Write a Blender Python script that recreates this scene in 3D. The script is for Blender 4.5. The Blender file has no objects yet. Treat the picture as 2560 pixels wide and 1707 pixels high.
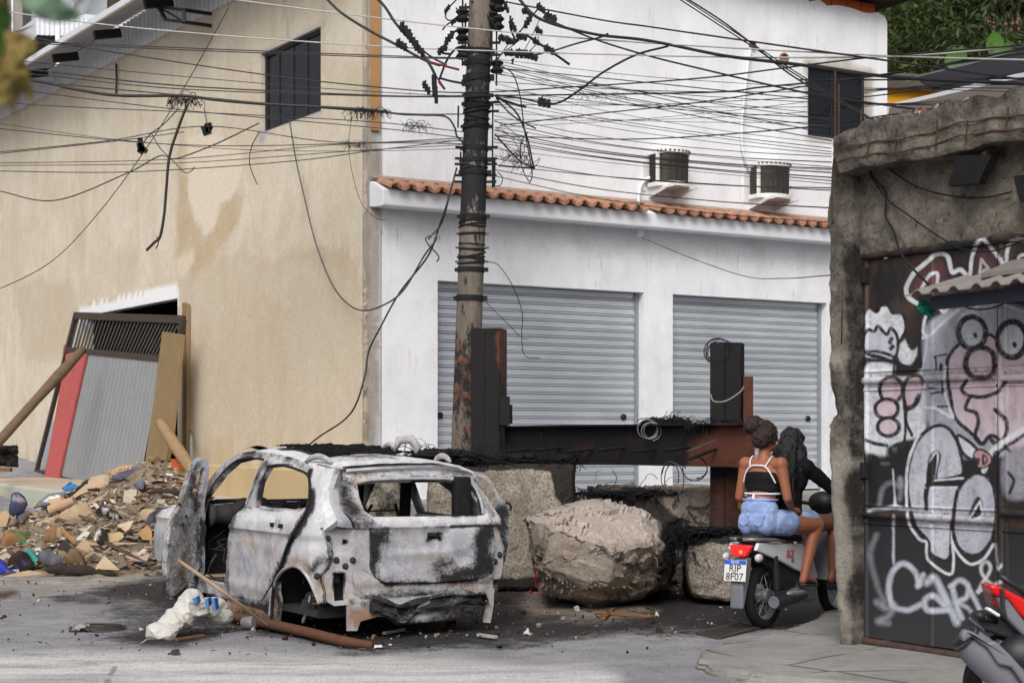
import bpy,bmesh,math,random
import numpy as np
from mathutils import Vector,Matrix,noise as mnoise
from mathutils.geometry import delaunay_2d_cdt
# --- camera
F,CX,HY,H=4244.0,1280.0,1100.0,1.65
scene=bpy.context.scene
cam_d=bpy.data.cameras.new("camera")
cam_d.sensor_width=36.0
cam_d.lens=F/2560*36.0
cam_d.shift_y=(HY-853.5)/2560.0
cam_d.clip_start,cam_d.clip_end=0.1,600
cam_d.dof.use_dof=True
cam_d.dof.focus_distance=16.0
cam_d.dof.aperture_fstop=4.0
cam=bpy.data.objects.new("camera",cam_d)
cam.location=(0,0,H)
cam.rotation_euler=(math.pi/2,0,0)
scene.collection.objects.link(cam)
scene.camera=cam
# --- sky and sun (overcast)
SUN_EL,SUN_ROT=math.radians(42),math.radians(190)
world=bpy.data.worlds.new("World")
scene.world=world
world.use_nodes=True
wn=world.node_tree
sky=wn.nodes.new("ShaderNodeTexSky")
sky.sky_type='NISHITA'
sky.sun_disc=False
sky.sun_elevation=SUN_EL
sky.sun_rotation=SUN_ROT
sky.dust_density=6.0
sky.air_density=1.0
sky.ozone_density=0.6
hs=wn.nodes.new("ShaderNodeHueSaturation")
hs.inputs['Saturation'].default_value=0.18
wn.links.new(sky.outputs[0],hs.inputs['Color'])
wn.links.new(hs.outputs[0],wn.nodes['Background'].inputs['Color'])
wn.nodes['Background'].inputs['Strength'].default_value=0.15
sun_d=bpy.data.lights.new("sun",'SUN')
sun_d.energy=1.5
sun_d.angle=math.radians(30)
sun_d.color=(1.0,0.97,0.93)
sun=bpy.data.objects.new("sun",sun_d)
_d=Vector((math.sin(SUN_ROT)*math.cos(SUN_EL),math.cos(SUN_ROT)*math.cos(SUN_EL),math.sin(SUN_EL)))
sun.rotation_euler=_d.to_track_quat('Z','Y').to_euler()
sun.location=_d*60
scene.collection.objects.link(sun)
scene.view_settings.view_transform='Standard'
scene.view_settings.look='None'
scene.view_settings.gamma=1
scene.view_settings.exposure=-0.12
scene.cycles.max_bounces=6
scene.cycles.transparent_max_bounces=12
scene.cycles.use_denoising=True
rng=random.Random(7)
nrng=np.random.default_rng(7)
V=Vector
# --- geometry of the photograph
def P(px,py,Y):
 return Vector(((px-CX)*Y/F,Y,H-(py-HY)*Y/F))
def gp(px,py,z=0.0):
 return P(px,py,F*(H-z)/(py-HY))
def on_plane(px,py,p0,n):
 d=Vector(((px-CX)/F,1.0,-(py-HY)/F))
 o=Vector((0,0,H))
 return o+d*((Vector(p0)-o).dot(n)/d.dot(n))
def proj(v):
 v=np.asarray(v,float)
 return np.stack([CX+F*v[:,0]/v[:,1],HY-F*(v[:,2]-H)/v[:,1]],1)
def vnoise(p,seed=0):
 p=np.asarray(p,float)
 i=np.floor(p).astype(np.int64);f=p-i
 u=f*f*(3-2*f)
 D=p.shape[1]
 out=np.zeros(len(p))
 for c in range(2**D):
  h=np.full(len(p),seed*1274126177+668265263,dtype=np.int64);w=np.ones(len(p))
  for k in range(D):
   b=(c>>k)&1
   h=(h^((i[:,k]+b)*(374761393+83492791*k)))&0x7fffffff
   h=(h*1103515245+12345)&0x7fffffff
   w=w*(u[:,k]if b else 1-u[:,k])
  h=(h^(h>>13))*1274126177&0x7fffffff
  out+=w*(h/0x7fffffff)
 return out
def fbm(p,octv=4,seed=0,gain=0.5):
 p=np.asarray(p,float);a,s,t=1.0,0.0,0.0
 for o in range(octv):
  s=s+a*vnoise(p*2**o+17.3*o,seed+o);t+=a;a*=gain
 return s/t
def spline(pts,n=8,closed=False):
 pts=[np.array(p,float)for p in pts]
 m=len(pts);out=[]
 if m<3 and not closed:
  return np.array([pts[0]+(pts[-1]-pts[0])*k/n for k in range(n+1)])
 for i in range(m if closed else m-1):
  if closed:
   a,b,c,d=pts[(i-1)%m],pts[i],pts[(i+1)%m],pts[(i+2)%m]
  else:
   a=pts[i-1]if i else 2*pts[0]-pts[1]
   b,c=pts[i],pts[i+1]
   d=pts[i+2]if i+2<m else 2*pts[-1]-pts[-2]
  for k in range(n):
   t=k/n
   out.append(0.5*(2*b+(c-a)*t+(2*a-5*b+4*c-d)*t*t+(3*b-a-3*c+d)*t**3))
 if not closed:out.append(pts[-1])
 return np.array(out)
def line_dist(q,pts):
 pts=np.asarray(pts,float);d=np.full(len(q),1e9)
 for a,b in zip(pts[:-1],pts[1:]):
  ab=b-a;L=(ab**2).sum()+1e-12
  t=np.clip(((q-a)@ab)/L,0,1)
  d=np.minimum(d,np.hypot(q[:,0]-a[0]-t*ab[0],q[:,1]-a[1]-t*ab[1]))
 return d
def inside(q,poly):
 poly=np.asarray(poly,float);r=np.zeros(len(q),bool)
 x,y=q[:,0],q[:,1]
 for(x0,y0),(x1,y1)in zip(poly,np.roll(poly,-1,0)):
  if y0==y1:continue
  c=(y0>y)!=(y1>y)
  r^=c&(x<(x1-x0)*(y-y0)/(y1-y0)+x0)
 return r
def sd_poly(q,poly):
 poly=np.asarray(poly,float)
 d=line_dist(q,np.vstack([poly,poly[:1]]))
 return np.where(inside(q,poly),-d,d)
def soft(d,w):
 return np.clip(0.5-d/(2*w),0,1)
WM={}
def tag(o,label=None,cat=None,group=None,kind=None):
 if label:o['label']=label
 if cat:o['category']=cat
 if group:o['group']=group
 if kind:o['kind']=kind
 return o
def thing(name,label,cat,loc=(0,0,0),rot=None,group=None):
 o=bpy.data.objects.new(name,None)
 o.empty_display_size=0.2
 scene.collection.objects.link(o)
 m=Matrix.Translation(Vector(loc))@(rot.to_4x4()if rot is not None else Matrix.Identity(4))
 o.matrix_world=m
 WM[o.name]=m
 return tag(o,label,cat,group)
def link(name,me,mat,parent=None,M=None):
 o=bpy.data.objects.new(name,me)
 scene.collection.objects.link(o)
 for mm in(mat if isinstance(mat,(list,tuple))else[mat]):
  me.materials.append(mm)
 if parent is not None:
  o.parent=parent
 WM[o.name]=M if M is not None else Matrix.Identity(4)
 return o
class MB:
 """collects vertices and faces (world coordinates unless local=True at build)"""
 def __init__(s):
  s.v,s.f,s.mi,s.cm=[],[],[],0
 def add(s,vs,fs):
  b=len(s.v)
  s.v.extend([tuple(x)for x in vs])
  s.f.extend([tuple(i+b for i in f)for f in fs])
  s.mi.extend([s.cm]*len(fs))
  return s
 def box(s,c,size,R=None):
  hx,hy,hz=size[0]/2,size[1]/2,size[2]/2
  vs=[V((x,y,z))for x in(-hx,hx)for y in(-hy,hy)for z in(-hz,hz)]
  if R is not None:vs=[R@v for v in vs]
  c=V(c)
  return s.add([c+v for v in vs],[(0,1,3,2),(4,6,7,5),(0,4,5,1),(2,3,7,6),(0,2,6,4),(1,5,7,3)])
 def bar(s,a,b,w,h,up=(0,0,1)):
  a,b=V(a),V(b);x=(b-a).normalized();up=V(up)
  y=up.cross(x)
  if y.length<1e-4:y=V((1,0,0)).cross(x)
  y.normalize();z=x.cross(y)
  R=Matrix((x,y,z)).transposed()
  return s.box((a+b)/2,((b-a).length,w,h),R)
 def prism(s,poly,off,both=True):
  poly=[V(p)for p in poly];off=V(off);n=len(poly)
  s.add(poly+[p+off for p in poly],[tuple(range(n)),tuple(range(2*n-1,n-1,-1))]+[(i,i+n,(i+1)%n+n,(i+1)%n)for i in range(n)])
  return s
 def tube(s,pts,r,n=8,caps=True,flat=None):
  pts=[V(p)for p in pts];m=len(pts)
  rs=[r]*m if not hasattr(r,'__len__')else list(r)
  if len(rs)!=m:rs=list(np.interp(np.linspace(0,1,m),np.linspace(0,1,len(rs)),rs))
  vs,fs=[],[]
  t0=(pts[1]-pts[0]).normalized()
  ref=V((0,0,1))if abs(t0.z)<.9 else V((1,0,0))
  u=t0.cross(ref).normalized()
  for i,p in enumerate(pts):
   t=(pts[min(i+1,m-1)]-pts[max(i-1,0)])
   if t.length<1e-9:t=t0
   t=t.normalized()
   u=(u-t*u.dot(t))
   if u.length<1e-6:u=t.orthogonal()
   u.normalize();w=t.cross(u)
   for k in range(n):
    a=2*math.pi*k/n
    vs.append(p+(u*math.cos(a)+w*math.sin(a)*(flat or 1))*rs[i])
  for i in range(m-1):
   for k in range(n):
    k2=(k+1)%n
    fs.append((i*n+k,i*n+k2,(i+1)*n+k2,(i+1)*n+k))
  if caps:
   fs.append(tuple(range(n-1,-1,-1)));fs.append(tuple((m-1)*n+k for k in range(n)))
  return s.add(vs,fs)
 def lathe(s,prof,c=(0,0,0),axis=(0,0,1),n=16,arc=2*math.pi):
  ax=V(axis).normalized();u=ax.orthogonal().normalized();w=ax.cross(u);c=V(c)
  vs,fs=[],[]
  m=len(prof)
  for(r,h)in prof:
   for k in range(n):
    a=arc*k/n
    vs.append(c+ax*h+(u*math.cos(a)+w*math.sin(a))*max(r,1e-5))
  for i in range(m-1):
   for k in range(n):
    k2=(k+1)%n
    fs.append((i*n+k,i*n+k2,(i+1)*n+k2,(i+1)*n+k))
  return s.add(vs,fs)
 def ball(s,c,r,n=10,m=7,R=None):
  rr=(r,r,r)if not hasattr(r,'__len__')else r
  c=V(c);vs,fs=[],[]
  for i in range(m+1):
   th=math.pi*i/m
   for k in range(n):
    a=2*math.pi*k/n
    v=V((rr[0]*math.sin(th)*math.cos(a),rr[1]*math.sin(th)*math.sin(a),rr[2]*math.cos(th)))
    vs.append(c+(R@v if R is not None else v))
  for i in range(m):
   for k in range(n):
    k2=(k+1)%n
    fs.append((i*n+k,(i+1)*n+k,(i+1)*n+k2,i*n+k2))
  return s.add(vs,fs)
 def cone(s,a,b,ra,rb,n=12):
  s.tube([a,b],[ra,rb],n);s.ball(a,ra,n,8);s.ball(b,rb,n,8)
  return s
 def build(s,name,mat,parent=None,smooth=False,label=None,cat=None,group=None,kind=None,bevel=0,loc=None,local=False,auto=None):
  me=bpy.data.meshes.new(name)
  vs=np.array(s.v,float).reshape(-1,3)
  if parent is not None:
   M=WM[parent.name].copy()
   if not local:
    Mi=np.array(M.inverted())
    vs=vs@Mi[:3,:3].T+Mi[:3,3]
  else:
   if loc is None:
    lo,hi=vs.min(0),vs.max(0)
    loc=((lo[0]+hi[0])/2,(lo[1]+hi[1])/2,lo[2])
   M=Matrix.Translation(V(loc))
   vs=vs-np.array(loc)
  me.from_pydata(vs.tolist(),[],s.f)
  if any(s.mi):me.polygons.foreach_set('material_index',s.mi)
  if smooth:
   me.polygons.foreach_set('use_smooth',[True]*len(me.polygons))
   if auto is not None and hasattr(me,'set_sharp_from_angle'):
    me.set_sharp_from_angle(angle=math.radians(auto))
  me.update()
  o=link(name,me,mat,parent,M if parent is not None else M)
  if parent is None:o.location=loc
  if bevel:
   b=o.modifiers.new('bevel','BEVEL');b.width=bevel;b.segments=2;b.limit_method='ANGLE'
  fix_normals(me)
  return tag(o,label,cat,group,kind)
def fix_normals(me):
 bm=bmesh.new();bm.from_mesh(me)
 bmesh.ops.recalc_face_normals(bm,faces=bm.faces[:])
 bm.to_mesh(me);bm.free()
def nmesh(name,v,f,mat,parent=None,smooth=True,attrs=None,local=False,auto=None,recalc=True,**tags):
 """numpy arrays -> one mesh object; attrs: name -> per-vertex float (n,) or colour (n,3/4)"""
 mb=MB();mb.v=[tuple(x)for x in np.asarray(v).tolist()];mb.f=[tuple(x)for x in np.asarray(f).tolist()]if not isinstance(f,list)else f
 mb.mi=[0]*len(mb.f)
 o=MB.build(mb,name,mat,parent,smooth=smooth,local=local,auto=auto,**tags)
 set_attrs(o.data,attrs)
 return o
def set_attrs(me,attrs):
 for k,a in(attrs or{}).items():
  a=np.asarray(a,np.float32)
  if a.ndim==1:
   me.attributes.new(k,'FLOAT','POINT').data.foreach_set('value',a)
  else:
   if a.shape[1]==3:a=np.hstack([a,np.ones((len(a),1),np.float32)])
   me.attributes.new(k,'FLOAT_COLOR','POINT').data.foreach_set('color',a.ravel())
def cdt(outline,holes=(),res=0.1,edge_res=None):
 """triangulated plate with exact edges; returns verts (n,2), tris (m,3)"""
 er=edge_res or res
 vs,es=[],[]
 def ring(poly):
  poly=[np.array(p,float)for p in poly]
  b=len(vs)
  for a,c in zip(poly,poly[1:]+poly[:1]):
   n=max(1,int(np.ceil(np.linalg.norm(c-a)/er)))
   for k in range(n):vs.append(a+(c-a)*k/n)
  m=len(vs)-b
  es.extend((b+i,b+(i+1)%m)for i in range(m))
 ring(outline)
 for h in holes:ring(h)
 o=np.asarray(outline,float)
 xs=np.arange(o[:,0].min()+res/2,o[:,0].max(),res)
 ys=np.arange(o[:,1].min()+res/2,o[:,1].max(),res)
 if len(xs)and len(ys):
  g=np.stack(np.meshgrid(xs,ys),-1).reshape(-1,2)
  ok=sd_poly(g,outline)<-res*.35
  for h in holes:ok&=sd_poly(g,h)>res*.35
  vs.extend(list(g[ok]))
 r=delaunay_2d_cdt([Vector((p[0],p[1]))for p in vs],es,[],0,1e-6)
 v=np.array([tuple(p)for p in r[0]]);t=np.array([f for f in r[2]if len(f)==3])
 c=v[t].mean(1)
 ok=inside(c,outline)
 for h in holes:ok&=~inside(c,h)
 return v,t[ok]
def shell(v3,tris,thick,direction=None):
 """give a triangulated sheet a thickness (away from `direction`, or along its own normals)"""
 v3=np.asarray(v3,float);n=len(v3)
 a,b,c=v3[tris[:,0]],v3[tris[:,1]],v3[tris[:,2]]
 fn=np.cross(b-a,c-a)
 if direction is None:
  vn=np.zeros_like(v3)
  for k in range(3):np.add.at(vn,tris[:,k],fn)
  vn/=np.linalg.norm(vn,axis=1,keepdims=True)+1e-12
 else:
  vn=np.tile(np.asarray(direction,float)/np.linalg.norm(direction),(n,1))
 back=v3-vn*thick
 e=np.vstack([tris[:,[0,1]],tris[:,[1,2]],tris[:,[2,0]]])
 key=np.sort(e,1);k=key[:,0]*(n+1)+key[:,1]
 u,idx,cnt=np.unique(k,return_index=True,return_counts=True)
 be=e[idx[cnt==1]]
 f=[tuple(t)for t in tris.tolist()]+[(t[2]+n,t[1]+n,t[0]+n)for t in tris.tolist()]
 f+=[(int(y),int(x),int(x)+n,int(y)+n)for x,y in be]
 return np.vstack([v3,back]),f
def grid_faces(nu,nv):
 i=np.arange(nu-1)[:,None]*nv+np.arange(nv-1)[None,:]
 i=i.ravel()
 return np.stack([i,i+nv,i+nv+1,i+1],1)
def copy_tree(o,M=None,label=None):
 c=o.copy();scene.collection.objects.link(c)
 if label:c['label']=label
 if M is not None:c.matrix_world=M
 for ch in list(o.children):
  d=copy_tree(ch);d.parent=c
 return c
class Mat:
 def __init__(s,name):
  s.m=bpy.data.materials.new(name);s.m.use_nodes=True
  s.nt=s.m.node_tree;s.b=s.nt.nodes['Principled BSDF']
  s._co=None
 def node(s,t,**kw):
  n=s.nt.nodes.new(t)
  for k,v in kw.items():setattr(n,k,v)
  return n
 def put(s,sock,v):
  if isinstance(v,bpy.types.NodeSocket):s.nt.links.new(v,sock)
  elif v is not None:
   if hasattr(v,'__len__')and len(v)==3 and sock.type=='RGBA':v=(*v,1)
   sock.default_value=v
 @property
 def co(s):
  if s._co is None:s._co=s.node('ShaderNodeTexCoord').outputs['Object']
  return s._co
 def scale(s,sc,vec=None,rot=(0,0,0)):
  n=s.node('ShaderNodeMapping');s.put(n.inputs['Vector'],vec or s.co)
  n.inputs['Scale'].default_value=sc;n.inputs['Rotation'].default_value=rot
  return n.outputs[0]
 def noise(s,sc,det=4,rough=.55,vec=None,dist=0):
  n=s.node('ShaderNodeTexNoise');s.put(n.inputs['Vector'],vec or s.co)
  n.inputs['Scale'].default_value=sc;n.inputs['Detail'].default_value=det
  n.inputs['Roughness'].default_value=rough;n.inputs['Distortion'].default_value=dist
  return n.outputs['Fac']
 def voro(s,sc,feat='F1',vec=None,out='Distance',rnd=1):
  n=s.node('ShaderNodeTexVoronoi',feature=feat);s.put(n.inputs['Vector'],vec or s.co)
  n.inputs['Scale'].default_value=sc;n.inputs['Randomness'].default_value=rnd
  return n.outputs[out]
 def attr(s,name,out='Fac'):
  return s.node('ShaderNodeAttribute',attribute_name=name).outputs[out]
 def ramp(s,fac,stops,mode='LINEAR'):
  n=s.node('ShaderNodeValToRGB');n.color_ramp.interpolation=mode
  el=n.color_ramp.elements
  while len(el)<len(stops):el.new(.5)
  for e,(p,c)in zip(el,stops):
   e.position=p;e.color=(*c,1)if hasattr(c,'__len__')else(c,c,c,1)
  s.put(n.inputs[0],fac)
  return n.outputs[0]
 def mix(s,fac,a,b,mode='MIX'):
  n=s.node('ShaderNodeMixRGB',blend_type=mode)
  s.put(n.inputs[0],fac);s.put(n.inputs[1],a);s.put(n.inputs[2],b)
  return n.outputs[0]
 def math(s,op,a,b=0.5,c=None,clamp=False):
  n=s.node('ShaderNodeMath',operation=op,use_clamp=clamp)
  s.put(n.inputs[0],a);s.put(n.inputs[1],b)
  if c is not None:s.put(n.inputs[2],c)
  return n.outputs[0]
 def bump(s,h,strength=.5,dist=.01,normal=None):
  n=s.node('ShaderNodeBump');s.put(n.inputs['Height'],h)
  n.inputs['Strength'].default_value=strength;n.inputs['Distance'].default_value=dist
  if normal is not None:s.put(n.inputs['Normal'],normal)
  return n.outputs[0]
 def sep(s,vec=None):
  n=s.node('ShaderNodeSeparateXYZ');s.put(n.inputs[0],vec or s.co)
  return n.outputs
 def out(s,color=None,rough=.8,metal=0,normal=None,spec=None,**kw):
  s.put(s.b.inputs['Base Color'],color);s.put(s.b.inputs['Roughness'],rough);s.put(s.b.inputs['Metallic'],metal)
  if normal is not None:s.put(s.b.inputs['Normal'],normal)
  if spec is None and(not isinstance(rough,float)or rough>.62):spec=.12
  if spec is not None:s.put(s.b.inputs['Specular IOR Level'],spec)
  for k,v in kw.items():s.put(s.b.inputs[k.replace('_',' ')],v)
  return s.m
def simple(name,col,rough=.8,metal=0,var=.25,sc=8,bump=.15,bd=.004,**kw):
 m=Mat(name)
 n=m.noise(sc,5)
 c=m.mix(n,[x*(1-var)for x in col],[min(1,x*(1+var))for x in col])
 return m.out(c,rough,metal,m.bump(m.noise(sc*6,4),bump,bd),**kw)
def S(r,g,b):
 f=lambda c:c/255/12.92 if c<=10 else((c/255+.055)/1.055)**2.4
 return(f(r),f(g),f(b))
def road_z(x,y):
 x,y=np.asarray(x,float),np.asarray(y,float)
 k=1-np.clip((x-.3)/2.5,0,1)
 r=.6*np.log1p(np.exp((y-22.3)/.6))
 return np.minimum(.1*r,1.25+.01*y)*k*k*(3-2*k)
def m_ground():
 m=Mat('asphalt')
 soot,dirt,dust=m.attr('soot'),m.attr('dirt'),m.attr('dust')
 big,mid,fine=m.noise(.55,5,.6),m.noise(3.2,6,.65),m.noise(48,3,.7)
 c=m.mix(m.ramp(big,[(.35,0),(.65,1)]),S(134,133,137),S(152,151,153))
 c=m.mix(m.ramp(mid,[(.42,0),(.6,.75)]),c,S(124,123,128))
 st=m.scale((.5,1.6,1))
 c=m.mix(m.math('MULTIPLY',m.ramp(m.noise(1.6,7,.7,st),[(.34,.25),(.56,1)]),dust),c,S(200,198,196))
 c=m.mix(m.math('MULTIPLY',m.ramp(mid,[(.3,.35),(.6,1)]),dirt),c,S(116,104,90))
 speck=m.ramp(m.voro(26,out='Distance'),[(.12,1),(.2,0)])
 keep=m.ramp(m.noise(14,2),[(.5,0),(.6,1)])
 c=m.mix(m.math('MULTIPLY',speck,keep),c,S(48,46,46))
 cr=m.math('MULTIPLY',m.ramp(m.voro(.9,'DISTANCE_TO_EDGE',m.mix(.12,m.co,m.node('ShaderNodeTexNoise').outputs['Color'])),[(.003,1),(.008,0)]),m.ramp(m.noise(.9,3),[(.54,0),(.64,.6)]))
 c=m.mix(cr,c,S(62,60,60))
 agg=m.ramp(fine,[(.3,.6),(.7,1.28)])
 c=m.mix(1,c,agg,'MULTIPLY')
 sm=m.math('ADD',soot,m.math('MULTIPLY',m.math('SUBTRACT',m.noise(4.5,8,.78),.5),1.9))
 sm=m.math('ADD',sm,m.math('MULTIPLY',m.math('SUBTRACT',m.noise(26,5,.8),.5),1.3))
 sm=m.math('MULTIPLY',m.ramp(sm,[(.06,0),(.3,.55),(.62,1)]),m.ramp(soot,[(.02,0),(.22,1)]))
 ashfleck=m.ramp(m.noise(60,3,.8),[(.6,0),(.7,.7)])
 black=m.mix(ashfleck,m.mix(m.ramp(m.noise(17,6,.8),[(.4,0),(.68,1)]),S(14,13,15),S(50,48,50)),S(160,157,154))
 c=m.mix(m.math('MULTIPLY',sm,.94),c,black)
 h=m.math('ADD',m.math('MULTIPLY',fine,.5),m.math('MULTIPLY',m.noise(9,5),.8))
 return m.out(c,m.mix(sm,(.9,.9,.9),(.75,.75,.75)),0,m.bump(h,.55,.02))
def ground():
 xs=np.unique(np.concatenate([np.linspace(-90,-9,40),np.arange(-9,6,.09),np.linspace(6,90,40)]))
 ys=np.unique(np.concatenate([np.linspace(-4,10.5,20),np.arange(10.5,20,.09),np.linspace(20,34,60),np.linspace(34,160,40)]))
 g=np.stack(np.meshgrid(xs,ys,indexing='ij'),-1).reshape(-1,2)
 z=road_z(g[:,0],g[:,1])+(fbm(g*.8,4,3)-.5)*.035
 v=np.column_stack([g,z])
 ok=v[:,1]>5
 q=np.full((len(v),2),-9999.0);q[ok]=proj(v[ok])
 w=q+np.stack([(fbm(g*2.2,4,5)-.5)*70,(fbm(g*2.2,4,8)-.5)*26],1)
 soot=np.zeros(len(v))
 for poly,s,a in[([(400,1500),(480,1440),(900,1480),(1250,1450),(1262,1500),(1300,1545),(1480,1558),(1600,1545),(1690,1500),(1720,1480),(1880,1470),(1880,1560),(1700,1572),(1560,1574),(1350,1602),(1100,1612),(900,1622),(720,1590),(560,1566),(430,1560)],24,1.0),([(215,1478),(330,1452),(430,1446),(440,1530),(340,1502),(270,1500)],14,.7),([(290,1592),(400,1560),(520,1560),(560,1590),(430,1612),(350,1606)],12,.85),([(110,1492),(170,1488),(245,1494),(240,1502),(130,1502)],8,.7),([(250,1500),(420,1470),(560,1540),(430,1606),(300,1590)],40,.42),([(1560,1470),(1700,1486),(1850,1476),(1930,1480),(2120,1450),(2110,1525),(1960,1564),(1810,1580),(1700,1572)],16,1.0),([(420,1400),(800,1400),(1300,1450),(1300,1560),(800,1560),(420,1510)],30,.9),([(180,1570),(420,1545),(430,1600),(250,1600)],20,.25)]:
  soot=np.maximum(soot,a*soft(sd_poly(w,poly),s))
 dirt=np.maximum(soft(sd_poly(w,[(1240,1470),(1700,1480),(1720,1560),(1450,1572),(1240,1560)]),30),soft(sd_poly(w,[(-50,1380),(420,1420),(420,1480),(-50,1480)]),40)*.9)
 dust=np.clip(soft(line_dist(w,[(-100,1672),(700,1680),(1500,1712)])-42,22)+soft(sd_poly(w,[(-60,1425),(420,1430),(330,1465),(-60,1470)]),20),0,1)
 nmesh('ground',v,grid_faces(len(xs),len(ys)),m_ground(),attrs={'soot':soot,'dirt':dirt,'dust':dust},kind='structure',loc=(0,15,0))
ground()
# --- walls of the two buildings
CORNER=V((-1.845,22.0,0))
WD,BD=V((.845,.534,0)).normalized(),V((-.534,.845,0)).normalized()
NW,NB=V((.534,-.845,0)).normalized(),V((-.845,-.534,0)).normalized()
class Frame:
 def __init__(s,o,xd,n):
  s.o,s.x,s.n=V(o),xd,n
  z=V((0,0,1));y=z.cross(xd)
  s.M=Matrix((xd,y,z)).transposed().to_4x4();s.M.translation=s.o
  s.sy=1 if y.dot(n)>0 else-1
 def __call__(s,px,py,off=0.0):
  q=on_plane(px,py,s.o+s.n*off,s.n)-s.o
  return(q.dot(s.x),q.z)
 def w(s,x,z,off=0.0):
  return s.o+s.x*x+s.n*off+V((0,0,z))
 def ws(s,a,off=0.0):
  a=np.asarray(a,float)
  off=np.broadcast_to(np.asarray(off,float),(len(a),))
  return np.array(s.o)[None]+a[:,:1]*np.array(s.x)+off[:,None]*np.array(s.n)+np.column_stack([np.zeros((len(a),2)),a[:,1]])
 def px(s,*pts,off=0.0):
  return[s(*p,off=off)for p in pts]
WF,BF=Frame(CORNER,WD,NW),Frame(CORNER,BD,NB)
def m_beige():
 m=Mat('beige_render')
 sx=m.scale((1.0,1,.6));st=m.scale((3.2,1,.7))
 stain,wet,pat,wht=m.attr('stain'),m.attr('wet'),m.attr('patch'),m.attr('white')
 c=m.mix(m.ramp(m.noise(.5,5,.6),[(.35,0),(.65,1)]),S(205,193,174),S(216,206,190))
 c=m.mix(m.ramp(m.noise(1,9,.74,sx,.6),[(.44,0),(.66,.75)]),c,S(194,178,154))
 c=m.mix(m.ramp(m.noise(1,8,.75,st,.4),[(.54,0),(.7,.6)]),c,S(184,162,130))
 c=m.mix(m.ramp(m.noise(3.2,6,.7),[(.5,0),(.7,.55)]),c,S(224,213,196))
 c=m.mix(m.math('MULTIPLY',wet,m.ramp(m.noise(2,5),[(.2,.35),(.7,1)])),c,S(186,171,148))
 c=m.mix(m.math('MULTIPLY',stain,m.ramp(m.noise(3,5),[(.25,.5),(.65,1)])),c,S(184,160,126))
 c=m.mix(m.attr('light'),c,S(220,208,188))
 c=m.mix(m.ramp(m.noise(16,6,.8),[(.5,0),(.68,.4)]),c,S(170,148,116))
 c=m.mix(m.ramp(m.noise(9,7,.8,dist=1),[(.54,0),(.7,.5)]),c,S(226,216,200))
 z=m.sep()[2]
 low=m.math('MULTIPLY',m.ramp(z,[(.0,1),(.19,0)]),1)
 c=m.mix(m.math('MULTIPLY',m.ramp(m.noise(1,6,.7,m.scale((3,1,.7))),[(.45,0),(.62,.6)]),m.ramp(m.math('MULTIPLY',z,.1),[(.11,1),(.19,0)])),c,S(150,132,104))
 c=m.mix(pat,c,m.mix(m.noise(5,5),S(150,150,150),S(188,188,190)))
 c=m.mix(wht,c,S(236,236,238))
 h=m.math('ADD',m.noise(7,6,.7),m.math('MULTIPLY',m.noise(60,3),.25))
 return m.out(c,.92,0,m.bump(h,.7,.014),spec=.2)
def m_white():
 m=Mat('white_paint_render')
 grime,pat=m.attr('grime'),m.attr('patch')
 c=m.mix(m.ramp(m.noise(.8,6,.65),[(.35,0),(.65,1)]),S(224,224,228),S(238,238,241))
 c=m.mix(m.ramp(m.noise(1,6,.7,m.scale((2.2,1,.5))),[(.52,0),(.72,.6)]),c,S(203,204,209))
 sp=m.ramp(m.noise(1,6,.75,m.scale((14,1,2.0))),[(.6,0),(.67,1)])
 c=m.mix(m.math('MULTIPLY',sp,grime),c,S(160,150,132))
 c=m.mix(m.math('MULTIPLY',grime,m.ramp(m.noise(2.5,6,.7),[(.45,0),(.75,.5)])),c,S(188,184,176))
 c=m.mix(pat,c,m.mix(m.noise(6,5),S(158,150,138),S(196,190,180)))
 h=m.math('ADD',m.noise(5,5),m.math('MULTIPLY',m.noise(50,3),.25))
 return m.out(c,.85,0,m.bump(h,.22,.012),spec=.25)
M_BEIGE,M_WHITE=m_beige(),m_white()
M_WHITE_TRIM=simple('white_paint',S(226,227,232),.7,var=.06,sc=3)
M_STEEL_W=simple('white_coated_steel',S(222,224,230),.45,.1,var=.07,sc=2)
M_BLACKSTEEL=simple('black_steel',S(26,26,28),.5,.2)
M_FRAME=simple('dark_window_frame',S(50,52,58),.4,.3,var=.1)
def m_glass(tint=(.012,.014,.02)):
 m=Mat('dark_glass')
 n=m.bump(m.noise(2.6,2,.5),.25,.03)
 return m.out(tint,.08,0,n,spec=.22)
M_GLASS=m_glass()
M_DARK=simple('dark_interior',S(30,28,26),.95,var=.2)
M_CONC=simple('grey_concrete',S(150,146,140),.93,var=.2,sc=2.5,bump=.4,bd=.01)
def rag(poly,amp=.03,n=9,seed=1):
 r=random.Random(seed);out=[]
 for a,b in zip(poly,poly[1:]+poly[:1]):
  for k in range(n):
   t=k/n
   out.append((a[0]+(b[0]-a[0])*t+r.uniform(-amp,amp),a[1]+(b[1]-a[1])*t+r.uniform(-amp,amp)))
 return out
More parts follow.
